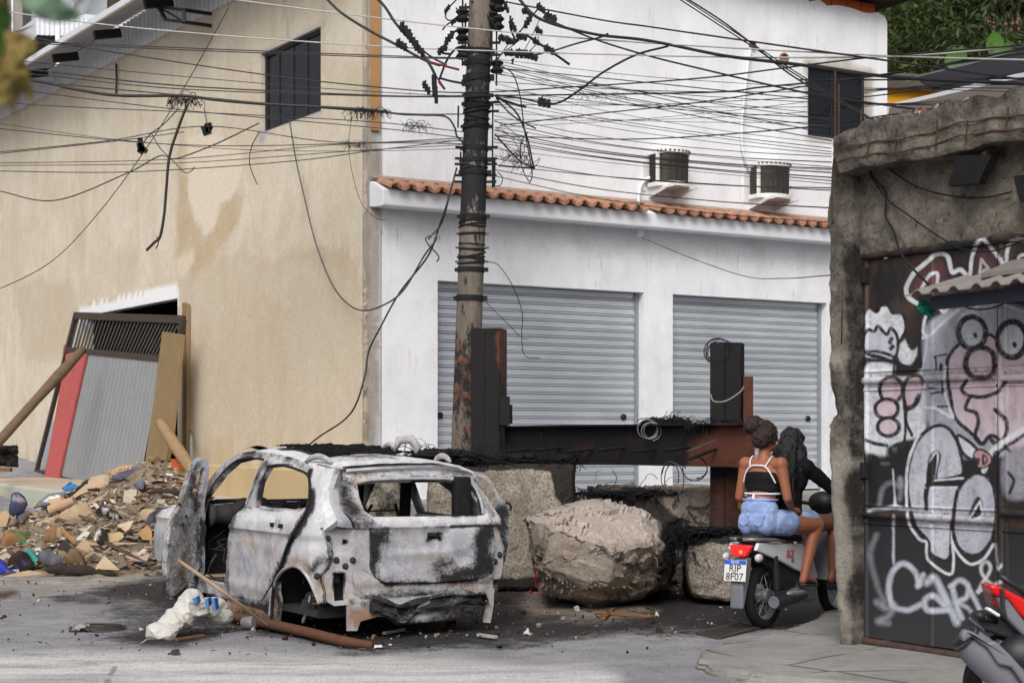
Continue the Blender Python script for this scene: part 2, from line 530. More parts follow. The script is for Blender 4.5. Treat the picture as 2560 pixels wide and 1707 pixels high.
def window(parent,fr,quad,split,depth,name='window',bars=0,label=None):
 """frame, mullions and panes set in a wall opening; quad = TL, TR, BR, BL in wall coordinates"""
 x0,x1=sorted((quad[0][0],quad[1][0]));z0,z1=quad[3][1],quad[0][1]
 b=MB();t=.05;mu=.022
 R=fr.M.to_3x3()
 def bx(cx,cz,w,h,d=.06,off=-depth):b.box(fr.w(cx,cz,off),(w,d,h),R)
 bx((x0+x1)/2,z1-t/2,x1-x0,t);bx((x0+x1)/2,z0+t/2,x1-x0,t)
 bx(x0+t/2,(z0+z1)/2,t,z1-z0-2*t);bx(x1-t/2,(z0+z1)/2,t,z1-z0-2*t)
 for s in split:bx(x0+(x1-x0)*s,(z0+z1)/2,.018,z1-z0-2*t,.03)
 w=b.build(name,M_FRAME,parent,label=label)
 p=MB()
 ss=[0]+list(split)+[1]
 for i,(a,c)in enumerate(zip(ss[:-1],ss[1:])):
  p.box(fr.w(x0+(x1-x0)*(a+c)/2,(z0+z1)/2,-depth-.005),((x1-x0)*(c-a)-.02,.008,z1-z0-.06),R)
 g=p.build('pane',M_GLASS,w_parent(w,parent))
 return w
def w_parent(w,parent):
 WM[w.name]=WM[parent.name]
 return w
bb=thing('beige_building','tall beige rendered building with blotchy plaster wall and corrugated metal eaves','building',CORNER,BF.M.to_3x3())
door_px=[(205,793),(232,786),(444,733),(446,1215),(150,1215)]
win_px=[(653,138),(802,64),(804,276),(653,334)]
bx_out=[(0,.3),(0,8.25),(22,8.68),(22,.3)]
dq=[BF(*p)for p in door_px];dq=[(dq[1][0]+.5,dq[1][1]),(dq[2][0],dq[1][1]),(dq[2][0],.75),(dq[1][0]+.5,.75)]
wq=[BF(*p)for p in win_px]
wx0,wx1,wz0,wz1=wq[1][0],wq[0][0],(wq[2][1]+wq[3][1])/2,(wq[0][1]+wq[1][1])/2
wh=[(wx0,wz0),(wx0,wz1),(wx1,wz1),(wx1,wz0)]
v2,tr=cdt(bx_out,[dq,wh],.085)
v3=BF.ws(v2,-0.0)
q=proj(v3)
wn2=np.stack([(fbm(v2*1.7,4,21)-.5),(fbm(v2*1.7,4,22)-.5)],1)
qw=q+wn2*np.array([16,20])+np.stack([fbm(v2*7,4,23)-.5,fbm(v2*7,4,24)-.5],1)*16
stain=np.zeros(len(q));wet=np.zeros(len(q));light=np.zeros(len(q))
for pl,s,a in[([(446,290),(458,440),(470,440),(478,530),(500,566),(515,602),(535,560),(552,512),(602,478),(608,540),(560,606),(520,668),(480,690),(446,690)],4,.8),([(700,652),(742,628),(800,614),(860,622),(892,652),(905,720),(918,820),(924,980),(930,640),(925,560),(860,580),(780,596)],10,.0),([(535,1100),(560,1085),(580,1090),(575,1180),(535,1180)],8,.5)]:
 stain=np.maximum(stain,a*soft(sd_poly(qw,pl),s))
for pl,s,a in[([(446,700),(520,662),(600,628),(660,650),(740,628),(800,614),(880,640),(905,760),(924,900),(924,1200),(446,1200)],5,.6),([(700,652),(742,628),(800,614),(860,622),(892,652),(905,720),(900,760),(870,700),(820,660),(760,660)],3,1.0),([(40,720),(110,690),(130,710),(180,700),(200,790),(150,900),(60,900)],5,.7),([(280,640),(300,615),(340,640),(345,700),(300,740),(280,700)],8,.55),([(800,160),(850,150),(923,160),(923,260),(830,230)],12,.5)]:
 wet=np.maximum(wet,a*soft(sd_poly(qw,pl),s))
light=np.maximum(light,soft(sd_poly(qw,[(462,340),(470,440),(478,520),(500,560),(515,600),(530,566),(548,508),(575,500),(602,474),(606,380),(540,330)]),2.5))
light=np.maximum(light,.8*soft(sd_poly(qw,[(446,640),(480,616),(486,650),(462,690),(446,690)]),3))
for xs_ in(43,206,450):
 wet=np.maximum(wet,.7*soft(np.abs(qw[:,0]-xs_+12*(fbm(v2*.8,3,44)-.5))-4,10)*(q[:,1]<760))
qs=q+wn2*12
patch=np.clip(soft(sd_poly(qs,[(650,134),(720,98),(812,46),(812,70),(802,64),(653,140)]),3)+soft(sd_poly(qs,[(646,330),(700,318),(806,272),(806,282),(760,306),(700,322),(672,336),(656,366),(648,358)]),3)+soft(line_dist(qs,[(725,52),(722,95)])-2,2)+soft(sd_poly(qs,[(820,1135),(826,1100),(832,1100),(832,1180),(822,1180)]),4)*.8,0,1)
jag=10*vnoise(np.stack([q[:,0]*.22,q[:,0]*0],1),5)+8*vnoise(np.stack([q[:,0]*.08,q[:,0]*0],1),9)
lint=786-.25*(q[:,0]-232)
whitep=((q[:,0]>196)&(q[:,0]<445)&(q[:,1]>lint-14-jag)&(q[:,1]<lint+30)).astype(float)
sv,sf=shell(v3,tr,.18,NB)
dup=lambda a:np.concatenate([a,a])
nmesh('wall',sv,sf,M_BEIGE,bb,smooth=False,attrs=dict(stain=dup(stain),wet=dup(wet),light=dup(light),patch=dup(patch),white=dup(whitep)))
window(bb,BF,[(wx0,wz1),(wx1,wz1),(wx1,wz0),(wx0,wz0)],(.30,.53,.77),.09)
dm,dw=(dq[0][0]+dq[1][0])/2,abs(dq[0][0]-dq[1][0])
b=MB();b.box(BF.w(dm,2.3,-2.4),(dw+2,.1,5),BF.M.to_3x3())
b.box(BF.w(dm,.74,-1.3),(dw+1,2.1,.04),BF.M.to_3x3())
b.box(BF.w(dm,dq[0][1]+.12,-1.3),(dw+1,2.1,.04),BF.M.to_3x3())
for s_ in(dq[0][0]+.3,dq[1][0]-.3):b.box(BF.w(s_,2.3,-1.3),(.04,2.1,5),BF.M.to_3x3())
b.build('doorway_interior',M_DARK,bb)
def corr(name,fr,x0,x1,zb,zt,off,per,dep,mat,parent,nz=2,offt=None):
 prof=[]
 x=x0
 while x<x1:
  prof+=[(x,0),(x+per*.55,0),(x+per*.62,dep),(x+per*.93,dep)]
  x+=per
 prof=np.array(prof);n=len(prof)
 vs=[]
 for k in range(nz):
  f=k/(nz-1)
  zz=np.array([zb(a)*(1-f)+zt(a)*f for a in prof[:,0]])
  o=off+((offt if offt is not None else off)-off)*f
  vs.append(fr.ws(np.column_stack([prof[:,0],zz]),o+prof[:,1]))
 v=np.vstack(vs);f=[]
 for k in range(nz-1):
  for i in range(n-1):f.append((k*n+i,k*n+i+1,(k+1)*n+i+1,(k+1)*n+i))
 return nmesh(name,v,f,mat,parent,smooth=False)
zc=lambda x:8.20+.0175*x+.02
corr('eaves_cladding',BF,-.5,21,zc,lambda x:8.93,.03,.19,.05,M_STEEL_W,bb)
corr('roof_sheet',BF,-.5,21,lambda x:8.63+.01*x,lambda x:9.0,.86,.19,.03,simple('roof_underside',S(168,168,172),.5,.2,var=.1),bb,offt=.0)
b=MB();b.bar(BF.w(-.5,8.61,.88),BF.w(21,8.82,.88),.05,.1)
b.build('fascia',M_STEEL_W,bb)
b=MB()
for px_,py_ in[(90,181),(165,140),(270,82),(398,4),(560,-60)]:
 x,z=BF(px_,py_,.5)
 b=MB();b.bar(BF.w(x,z+.02,.28),BF.w(x,z-.08,.74),.09,.15);b.build('purlin',M_BLACKSTEEL,bb)
b=MB()
pts=[BF(p[0],p[1],.5)for p in[(396,17),(460,26),(460,56),(414,50)]]
W4=[BF.w(*p,.5)for p in pts]
for a,c in zip(W4,W4[1:]+W4[:1]):b.bar(a,c,.05,.05)
b.bar(W4[0],W4[2],.025,.025);b.bar(W4[1],BF.w(pts[1][0],pts[1][1],.05),.05,.05);b.bar(W4[2],BF.w(pts[2][0],pts[2][1],.05),.05,.05)
b.build('steel_bracket',M_BLACKSTEEL,bb)
b=MB();x,z=BF(297,160);x2,z2=BF(297,235)
b.tube([BF.w(x,z,.05),BF.w(x,(z+z2)/2,.04),BF.w(x,z2,.05)],.02,6)
b.build('drain_pipe',M_BLACKSTEEL,bb)
b=MB();x,z=BF(466,757);b.bar(BF.w(x,.8,.03),BF.w(x,z,.03),.1,.05,NB);x,z=BF(474,760);b.bar(BF.w(x-.05,.8,.05),BF.w(x-.05,z,.05),.035,.06,NB)
b.build('door_post',simple('dusty_wood',S(140,118,92),.9,var=.2,sc=5),bb)
b=MB();b.box(BF.w(10.9,4.4,-6),(20.4,.3,8.0),BF.M.to_3x3());b.build('rear_wall',M_BEIGE,bb)
# ---- low beige plinth in front of the beige wall, kerbed pavement, step of the shop
b=MB()
pl=[BF.w(.15,0,.0),BF.w(6.4,0,.0),BF.w(6.4,0,.75),BF.w(.15,0,.55)]
top=[1.24,1.30,1.31,1.25]
b.add([V((p.x,p.y,-.2))for p in pl]+[V((p.x,p.y,t))for p,t in zip(pl,top)],[(0,1,2,3),(4,5,6,7),(0,1,5,4),(1,2,6,5),(2,3,7,6),(3,0,4,7)])
b.build('plinth',simple('beige_plinth',S(190,168,130),.9,var=.12,sc=2.5,bump=.3,bd=.01),bb,bevel=.015)
def m_pave():
 m=Mat('pavement_concrete')
 c=m.mix(m.ramp(m.noise(1.2,6,.65),[(.35,0),(.65,1)]),S(176,160,138),S(190,178,160))
 c=m.mix(m.ramp(m.noise(7,6,.7),[(.52,0),(.7,.6)]),c,S(140,128,112))
 g=m.attr('kerb')
 c=m.mix(m.math('MULTIPLY',g,m.ramp(m.noise(3,5,.7),[(.35,.2),(.6,.9)])),c,S(160,172,162))
 return m.out(c,.92,0,m.bump(m.noise(14,6,.7),.4,.01))
ts=np.linspace(2.5,24,60);us=np.array([-.05,.6,1.3,1.88,1.97,2.0,2.02,2.04])
vs,kb=[],[]
for t in ts:
 for j,u in enumerate(us):
  p=BF.w(t,0,u);z=.84+.012*(t-4)+.012*(2-u)
  if j==4:z-=.012
  if j==5:z-=.05
  if j==6:z-=.2
  if j==7:z=-.3
  vs.append((p.x,p.y,z));kb.append(1.0 if j>=4 else 0)
nmesh('pavement',vs,grid_faces(len(ts),len(us)),m_pave(),smooth=False,attrs={'kerb':kb},kind='structure')
b=MB();b.box(WF.w(5.6,.335,.45),(13,1.0,1.07),WF.M.to_3x3())
b.build('shop_step',M_CONC,kind='structure',bevel=.02)
# ---- white building
wb=thing('white_building','white rendered two storey building with steel roller shutters below and tiled awning','building',CORNER,WF.M.to_3x3())
d1=[WF(1094,702),WF(1610,730)];d2=[WF(1682,735)]
zd=(d1[0][1]+d1[1][1])/2
D1=[(d1[0][0],.87),(d1[0][0],zd),(d1[1][0],zd),(d1[1][0],.87)]
D2=[(d2[0][0],.87),(d2[0][0],zd),(d2[0][0]+3.0,zd),(d2[0][0]+3.0,.87)]
w_px=[WF(2020,158),WF(2168,180),WF(2168,352),WF(2020,345)]
U=[(w_px[0][0],(w_px[2][1]+w_px[3][1])/2),(w_px[0][0],w_px[0][1]),(w_px[1][0],w_px[0][1]),(w_px[1][0],(w_px[2][1]+w_px[3][1])/2)]
XE=WF(2218,60)[0];ZT=8.40
top_r=[(XE-.09,ZT-.03),(XE-.2,ZT)]+[(x+rng.uniform(-.03,.03),ZT+rng.uniform(-.05,.05))for x in np.arange(XE-.35,.2,-.18)]
v2,tr=cdt([(0,.3),(XE,.3),(XE,ZT-.14),(XE-.03,ZT-.07)]+top_r+[(0,ZT)],[D1,D2,U],.09)
v3=WF.ws(v2,0.0);q=proj(v3)
qs=q+np.stack([(fbm(v2*5,3,31)-.5),(fbm(v2*5,3,32)-.5)],1)*14
patch=soft(sd_poly(qs,[(2014,146),(2100,150),(2186,176),(2182,362),(2100,358),(2014,356)]),3)
patch=np.maximum(patch,.7*soft(sd_poly(qs,[(925,420),(940,372),(948,372),(950,440),(1300,474),(1700,512),(2080,552),(2080,566),(930,446)]),3))
patch=np.maximum(patch,.8*soft(np.abs(qs[:,0]-925)-1.5,2))
grime=soft(sd_poly(qs,[(928,520),(2080,610),(2080,700),(1700,690),(1300,650),(928,640)]),40)
grime=np.maximum(grime,.55)
sv,sf=shell(v3,tr,.2,NW)
nmesh('wall',sv,sf,M_WHITE,wb,smooth=False,attrs=dict(patch=dup(patch),grime=dup(grime)))
b=MB();b.box(WF.w(XE-.12,4.3,-3.3),(.2,6.0,8.1),WF.M.to_3x3());b.build('side_wall',M_WHITE_TRIM,wb)
M_BRICK=simple('orange_hollow_brick',S(176,88,52),.9,var=.25,sc=6)
b=MB()
x=0.3
while x<XE-.25:
 b.box(WF.w(x+.15,ZT+.03,-.08),(.29,.14,.19+rng.uniform(-.01,.01)),WF.M.to_3x3());x+=.31
b.build('brick_course',M_BRICK,wb)
b=MB();b.box(WF.w(XE/2,ZT+.18,-.6),(XE+.3,1.9,.05),WF.M.to_3x3());b.build('roof',simple('dark_roof',S(40,40,44),.8),wb)
b=MB();x0,z0=WF(925,326);x1,_=WF(946,326);b.box(WF.w((x0+x1)/2,(z0+8.6)/2,.02),(x1-x0,.04,8.6-z0),WF.M.to_3x3())
b.build('corner_board',simple('raw_timber',S(172,132,90),.8,var=.2,sc=6),wb)
window(wb,WF,[U[1],U[2],U[3],U[0]],(.46,),.1)
def m_galv():
 m=Mat('galvanised_slats')
 c=m.mix(m.ramp(m.noise(1,4,.6,m.scale((.6,1,1.5))),[(.35,0),(.65,1)]),S(188,193,200),S(212,216,221))
 c=m.mix(m.ramp(m.noise(24,4,.7),[(.6,0),(.75,.35)]),c,S(150,156,162))
 return m.out(c,.45,.45,m.bump(m.noise(30,3),.05,.002))
M_GALV=m_galv()
def shutter(x0,x1,z0,z1,off):
 per=.113
 prof=[(0,.006),(.004,.013),(.012,.010),(.066,.010),(.073,.016),(.075,-.03),(.085,-.03),(.086,.010),(.101,.014),(.103,-.03),(.1125,-.03)]
 P2=[]
 z=z1
 while z>z0+per:
  P2+=[(z-a,o)for a,o in prof];z-=per
 P2=np.array(P2);n=len(P2);vs=[]
 for x in(x0,x1):vs.append(WF.ws(np.column_stack([np.full(n,x),P2[:,0]]),off+P2[:,1]))
 f=[(i,i+1,n+i+1,n+i)for i in range(n-1)]
 o=nmesh('roller_shutter',np.vstack(vs),f,M_GALV,wb,smooth=False)
 WM[o.name]=WM[wb.name]
 for s in(0.012,-.012):
  pass
 b=MB();b.box(WF.w((x0+x1)/2,z0+.06,off+.01),(x1-x0,.03,.12),WF.M.to_3x3());b.build('bottom_rail',M_GALV,o)
 b=MB()
 for k in(.03,x1-x0-.03):b.box(WF.w(x0+k,(z0+z1)/2,off+.03),(.05,.03,z1-z0),WF.M.to_3x3())
 b.build('guide_rail',simple('guide_steel',S(150,154,160),.5,.5),o)
 for k in(.12,x1-x0-.25):
  b=MB();b.lathe([(0.001,.03),(.035,.03),(.045,.02),(.05,0)],WF.w(x0+k,1.98,off+.012),NW,14)
  b.build('lock',M_BLACKSTEEL,o)
 return o
shutter(D1[0][0]+.002,D1[2][0]-.002,.9,zd+.1,-.17)
shutter(D2[0][0]+.002,D2[2][0]-.002,.9,zd+.1,-.17)
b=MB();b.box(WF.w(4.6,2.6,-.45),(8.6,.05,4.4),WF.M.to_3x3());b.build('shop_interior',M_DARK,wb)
ca,cb_=WF(930,514,.3),WF(2068,598,.3)
zb_=ca[1]+.0
zt_=zb_+.235
b=MB()
prof=[(-.02,zb_+.03),(.12,zb_+.01),(.34,zb_+.0),(.36,zb_+.02),(.36,zt_-.02),(.05,zt_+.12),(-.02,zt_+.12)]
xe=9.0
b.prism([WF.w(.0,z,o)for o,z in prof],WD*xe)
b.build('awning_cornice',M_WHITE_TRIM,wb,bevel=.012)
def m_tile():
 m=Mat('clay_tile')
 c=m.mix(m.ramp(m.noise(5,5,.65),[(.3,0),(.7,1)]),S(142,98,78),S(178,134,112))
 c=m.mix(m.ramp(m.noise(16,5,.75),[(.55,0),(.72,.7)]),c,S(214,176,156))
 c=m.mix(m.ramp(m.noise(3,5,.75),[(.58,0),(.75,.6)]),c,S(112,70,52))
 return m.out(c,.85,0,m.bump(m.noise(30,4),.4,.006))
M_TILE=m_tile()
b=MB();nt=int(xe/.225)
for i in range(nt):
 x=.14+i*.225;j=rng.uniform(-.012,.012);w=.086
 if abs(x-4.25)<.09:continue
 for kind,(rr,dz)in(('cap',(w,0)),('pan',(w,-.035))):
  vs=[];rings=[(.48+j,zt_-.01),(.05,zt_+.12)]
  for(o,z)in rings:
   for rad in(rr,rr-.016):
    for k in range(9):
     a=math.pi*k/8
     up=math.sin(a)*rad*.8
     xx=x+math.cos(a)*rad+(0 if kind=='cap' else .112)
     vs.append(WF.w(xx,z+(up if kind=='cap' else .045-up)+dz*0,o))
  f=[]
  for k in range(8):
   f+=[(k,k+1,18+k+1,18+k),(9+k,27+k,27+k+1,9+k+1),(k,9+k,9+k+1,k+1),(18+k,18+k+1,27+k+1,27+k)]
  b.add(vs,f)
b.build('roof_tiles',M_TILE,wb,smooth=True,auto=40)
b=MB();b.prism([WF.w(.0,zt_+.12,.01),WF.w(0,zt_+.21,.01),WF.w(0,zt_+.16,.10)],WD*xe)
b.build('flashing_mortar',simple('mortar',S(150,138,126),.95,var=.2,sc=6),wb)
b=MB();x,z=WF(1602,575,.15);b.tube([WF.w(x,z+.12,.15),WF.w(x,z-.05,.15),WF.w(x-.02,z-.08,.12)],.045,10)
b.build('spout',M_WHITE_TRIM,wb)
for px_,py_,r in((1879,114,.055),(1957,147,.075)):
 x,z=WF(px_,py_)
 b=MB();b.lathe([(r,.0),(r*1.1,.05),(r*.8,.055),(r*.75,-.0)],WF.w(x,z,0),NW+V((-.25,0,0)),14)
 b.lathe([(0.001,.012),(r*.75,.012)],WF.w(x,z,0),NW,14)
 b.build('pipe_stub',simple('clay_stub',S(150,116,92),.9,var=.5,sc=20),wb)
M_AC=simple('ac_white_plastic',S(222,222,218),.5,var=.05)
def m_grille():
 m=Mat('ac_mesh_grille')
 c=m.mix(m.ramp(m.noise(5,3),[(.35,0),(.65,1)]),S(58,56,50),S(76,73,66))
 hole=m.ramp(m.voro(42,'F1',rnd=0),[(.25,0),(.4,1)])
 return m.out(m.mix(hole,S(26,24,20),c),.7,.1,m.bump(hole,.6,.006))
M_GRILLE=m_grille()
def aircon(px0,py0,px1,py1,label):
 off=.12
 xa,zt=WF(px0,py0,.35);xb,zb=WF(px1,py1,.35)
 xm,w=(xa+xb)/2,(xb-xa);R=WF.M.to_3x3()
 t=thing('air_conditioner',label,'air conditioner',WF.w(xm,zb-.1,0),R,'air conditioning units on the white wall')
 def dsec(scale=1.0,back=.05,depth=.4):
  pts=[(-.5*w*scale,back)]+[(-math.cos(a)*.5*w*scale,back+depth*.45+math.sin(a)*depth*.55*scale)for a in np.linspace(.0,math.pi,13)]+[(.5*w*scale,back)]
  return pts
 def slab(z0,z1,sc,mat,name,back=.05):
  b=MB();b.prism([WF.w(xm+p[0],z0,p[1])for p in dsec(sc,back)],V((0,0,z1-z0)))
  return b.build(name,mat,t,bevel=.008)
 h=zt-zb
 slab(zb+.05,zt-.075,.93,M_GRILLE,'grille')
 slab(zt-.075,zt,1.02,M_AC,'top_cover')
 slab(zb-.005,zb+.06,1.04,M_AC,'base_tray')
 b=MB()
 for s in(-.48,.48):
  b=MB();b.box(WF.w(xm+s*w,(zb+zt)/2,.26 if abs(s)>.4 else .40),(.03,.05,h-.1),R);b.build('frame_strip',M_AC,t)
 for k in range(12):
  a=math.pi*(k+1)/13
  b=MB();b.box(WF.w(xm-math.cos(a)*.512*w,zt-.035,.23+math.sin(a)*.226),(.03,.012,.022),R);b.build('vent_slot',M_BLACKSTEEL,t)
 b=MB()
 for s in(-.4,.4):
  b.bar(WF.w(xm+s*w,zb-.02,0),WF.w(xm+s*w,zb-.02,.55),.035,.04)
  b.prism([WF.w(xm+s*w-.012,zb-.03,.0),WF.w(xm+s*w-.012,zb-.14,.0),WF.w(xm+s*w-.012,zb-.03,.5)],WD*.024)
 b.box(WF.w(xm-.58*w,(zb+zt)/2-.1,.012),(.05,.02,h*.8),R)
 b.build('bracket',M_AC,t)
aircon(1652,368,1730,470,'left air conditioner on the white wall, above the gap in the clay tiles')
aircon(1905,400,1982,500,'right air conditioner on the white wall, lower and nearer the concrete post')
def wpipe(pts,r,label,cat='pipe',mat=None,off=.05):
 b=MB();b.tube([WF.w(*WF(p[0],p[1],off),off)for p in spline(pts,6)],r,10)
 b.build('conduit_pipe',mat or M_WHITE_TRIM,smooth=True,label=label,cat=cat)
wpipe([(1876,122),(1868,170),(1860,250),(1854,330),(1860,385),(1878,428),(1904,455)],.028,'long white conduit running down the white wall to the right air conditioner')
wpipe([(1648,436),(1622,446),(1604,460),(1597,485),(1596,514)],.026,'short bent white pipe from the left air conditioner down through the tile gap')
# --- stones of the road block
def m_granite(name='granite',warm=0.0,sootc=True):
 m=Mat(name)
 a,b_=S(166,157,145),S(124,115,104)
 c=m.mix(m.ramp(m.noise(1.6,6,.65),[(.35,0),(.65,1)]),a,b_)
 c=m.mix(m.ramp(m.noise(5,6,.7),[(.5,0),(.68,.8)]),c,S(176,164,146))
 c=m.mix(m.ramp(m.noise(38,4,.75),[(.42,0),(.6,.75)]),c,S(84,75,66))
 c=m.mix(m.ramp(m.noise(52,3,.8),[(.6,0),(.7,.6)]),c,S(206,198,186))
 so=m.attr('soot')
 k=m.ramp(m.math('ADD',so,m.math('MULTIPLY',m.math('SUBTRACT',m.noise(6,7,.75),.5),1.1)),[(.38,0),(.62,1)])
 k=m.math('MULTIPLY',k,m.ramp(so,[(.03,0),(.25,1)]))
 c=m.mix(m.math('MULTIPLY',k,.93),c,S(26,24,24))
 c=m.mix(m.attr('paint'),c,S(150,40,34))
 h=m.math('ADD',m.noise(11,8,.75),m.math('MULTIPLY',m.noise(60,3),.3))
 return m.out(c,.88,0,m.bump(h,.75,.035),spec=.2)
M_GRANITE=m_granite()
def m_boulder():
 m=Mat('split_boulder')
 g=m.node('ShaderNodeNewGeometry')
 c=m.mix(m.ramp(m.noise(2.2,7,.7,dist=.6),[(.32,0),(.66,1)]),S(162,151,139),S(114,105,96))
 c=m.mix(m.ramp(m.noise(1.4,5,.7),[(.5,0),(.66,.6)]),c,S(128,104,84))
 c=m.mix(m.attr('fresh'),c,m.mix(m.noise(4,6,.7),S(186,176,168),S(158,144,134)))
 c=m.mix(m.ramp(m.noise(34,4,.8),[(.5,0),(.66,.55)]),c,S(78,68,58))
 c=m.mix(m.ramp(m.noise(26,4,.8),[(.6,0),(.72,.5)]),c,S(208,200,190))
 so=m.attr('soot')
 k=m.ramp(m.math('ADD',so,m.math('MULTIPLY',m.math('SUBTRACT',m.noise(5,7,.75),.5),.9)),[(.35,0),(.65,1)])
 k=m.math('MULTIPLY',k,m.ramp(so,[(.03,0),(.25,1)]))
 c=m.mix(m.math('MULTIPLY',k,.93),c,S(26,24,25))
 c=m.mix(m.attr('paint'),c,S(146,40,34))
 h=m.math('ADD',m.noise(7,9,.72,dist=.4),m.math('MULTIPLY',m.noise(40,4),.3))
 return m.out(c,.85,0,m.bump(h,.8,.035),spec=.25)
M_BOULDER=m_boulder()
def rock(name,pts,label,cat,mat,levels=4,amp=.04,fr=2.2,soots=(),paints=(),smooth_it=0.0,fresh=None,detail=.5,group=None,terr=.012,bev=.03):
 """convex hull of control points, subdivided and roughened; soot and paint are marks on the stone"""
 bm=bmesh.new()
 for p in pts:bm.verts.new(p)
 r=bmesh.ops.convex_hull(bm,input=bm.verts[:])
 bmesh.ops.delete(bm,geom=[e for e in r['geom_interior']if isinstance(e,bmesh.types.BMVert)],context='VERTS')
 bmesh.ops.bevel(bm,geom=bm.edges[:],offset=bev,segments=1,affect='EDGES')
 bmesh.ops.triangulate(bm,faces=bm.faces[:])
 for _ in range(8):
  L=[e for e in bm.edges if e.calc_length()>.045]
  if not L or len(bm.faces)>60000:break
  bmesh.ops.subdivide_edges(bm,edges=L,cuts=1,use_grid_fill=False)
  bmesh.ops.triangulate(bm,faces=[f for f in bm.faces if len(f.verts)>3])
 bmesh.ops.recalc_face_normals(bm,faces=bm.faces[:])
 bm.normal_update()
 v=np.array([x.co[:]for x in bm.verts]);n=np.array([x.normal[:]for x in bm.verts])
 fcs=[tuple(x.index for x in f.verts)for f in bm.faces]
 bm.verts.ensure_lookup_table();bm.free()
 tn=fbm(v@np.array([[.9,.3,.4],[-.3,.9,.1],[-.5,.2,1.6]])*1.7,4,33)*9;tf=tn-np.floor(tn)
 v=v-n*(terr*(np.floor(tn)%3)/2*np.clip(tf*5,0,1)+terr*.5*(vnoise(v*5,3)>.62))[:,None]
 r1=fbm(v*fr+3,5,11,.55)-.5
 ridge=np.abs(fbm(v*fr*1.7+9,4,15)-.5)
 v=v+n*(amp*2*r1-amp*detail*ridge*3+amp*.5*(fbm(v*14,3,19)-.5))[:,None]
 q=proj(v);w=q+np.stack([fbm(v*3,4,51)-.5,fbm(v*3,4,52)-.5],1)*40
 soot=np.zeros(len(v));paint=np.zeros(len(v));fr_=np.zeros(len(v))
 for pl,s,a in soots:soot=np.maximum(soot,a*soft(sd_poly(w,pl),s))
 for pl,s,a in paints:paint=np.maximum(paint,a*soft(sd_poly(q+(w-q)*.3,pl),s))
 if fresh:fr_=soft(sd_poly(w,fresh),20)
 return nmesh(name,v,fcs,mat,smooth=True,auto=24,attrs=dict(soot=soot,paint=paint,fresh=fr_),label=label,cat=cat,group=group)
def bk(pxs,y0,y1):
 f=[P(a,b,y0)for a,b in pxs]
 return f+[V((p.x+.08*(p.y-y0)+.02,y1,p.z))for p in f]
rock('granite_block',[P(1075,1172,18.5),P(1436,1158,18.5),P(1442,1470,18.4),P(1060,1482,18.4),P(1068,1164,19.0),P(1440,1150,19.6)]+[V((-.95,20.5,1.4)),V((.75,20.6,1.42)),V((-.95,20.5,0)),V((.75,20.6,0))],'tall squared granite block behind the burnt car, its top smothered in black ash','stone block',M_GRANITE,amp=.028,fr=2.5,soots=[([(1040,1140),(1450,1140),(1446,1270),(1410,1280),(1380,1240),(1385,1180),(1300,1176),(1180,1182),(1060,1182)],10,1.0),([(1230,1440),(1450,1440),(1450,1500),(1230,1500)],12,.8)])
rock('burnt_stone',[P(x_,y_,Y_)for x_,y_,Y_ in((872,1200,19.4),(930,1188,19.4),(1000,1194,19.4),(1020,1330,19.3),(866,1330,19.3),(880,1196,20.2),(1000,1190,20.2),(1010,1330,20.2),(870,1330,20.2))],'pale stone blotched with soot glimpsed through the rear window of the car','stone',M_GRANITE,amp=.04,soots=[([(860,1180),(1030,1180),(1030,1340),(860,1340)],20,.52)])
rock('boulder',[P(1312,1293,16.9),P(1330,1284,17.0),P(1450,1250,17.3),P(1530,1239,17.5),P(1600,1262,17.4),P(1650,1300,17.3),P(1688,1350,17.3),P(1692,1420,17.2),P(1660,1476,17.0),P(1345,1496,16.65),P(1420,1514,16.7),P(1492,1520,16.75),P(1590,1498,16.8),P(1375,1318,16.3),P(1445,1338,16.15),P(1545,1376,16.05),P(1632,1362,16.35),P(1352,1420,16.3),P(1520,1470,16.15),P(1325,1300,18.2),P(1520,1262,18.4),P(1680,1340,18.3),P(1340,1470,18.0),P(1660,1470,18.2)],'large pale split boulder with a smooth upper face and red paint on its left flank','boulder',M_BOULDER,amp=.02,fr=3.2,detail=.25,terr=.05,bev=.010,soots=[([(1655,1290),(1720,1300),(1720,1520),(1590,1520),(1640,1450),(1650,1380)],34,1.0),([(1580,1240),(1700,1250),(1700,1350),(1630,1310)],24,.6),([(1340,1470),(1480,1500),(1640,1470),(1640,1540),(1340,1540)],14,.55)],paints=[([(1312,1370),(1330,1400),(1345,1440),(1352,1500),(1330,1500),(1310,1420)],6,.9)],fresh=[(1310,1290),(1450,1245),(1540,1236),(1620,1270),(1650,1350),(1545,1378),(1440,1340),(1375,1318)])
rock('stone_slab',[P(1470,1240,18.3),P(1560,1226,18.3),P(1800,1220,18.0),P(1800,1335,17.9),P(1640,1335,18.0),P(1500,1300,18.2)]+[V((.85,19.6,1.15)),V((2.4,19.4,1.15)),V((.85,19.6,.6)),V((2.4,19.4,.6)),V((1.0,18.4,.0)),V((2.3,18.2,0)),V((2.3,19.3,0))],'long rough stone slab lying behind the boulder, scorched along its upper left edge','stone slab',M_BOULDER,amp=.035,fr=2.4,terr=.05,bev=.014,soots=[([(1450,1220),(1560,1222),(1640,1240),(1700,1300),(1720,1350),(1480,1350)],16,.95),([(1560,1215),(1700,1226),(1700,1240),(1560,1238)],5,.9),([(1640,1310),(1840,1318),(1840,1380),(1640,1380)],10,.9)])
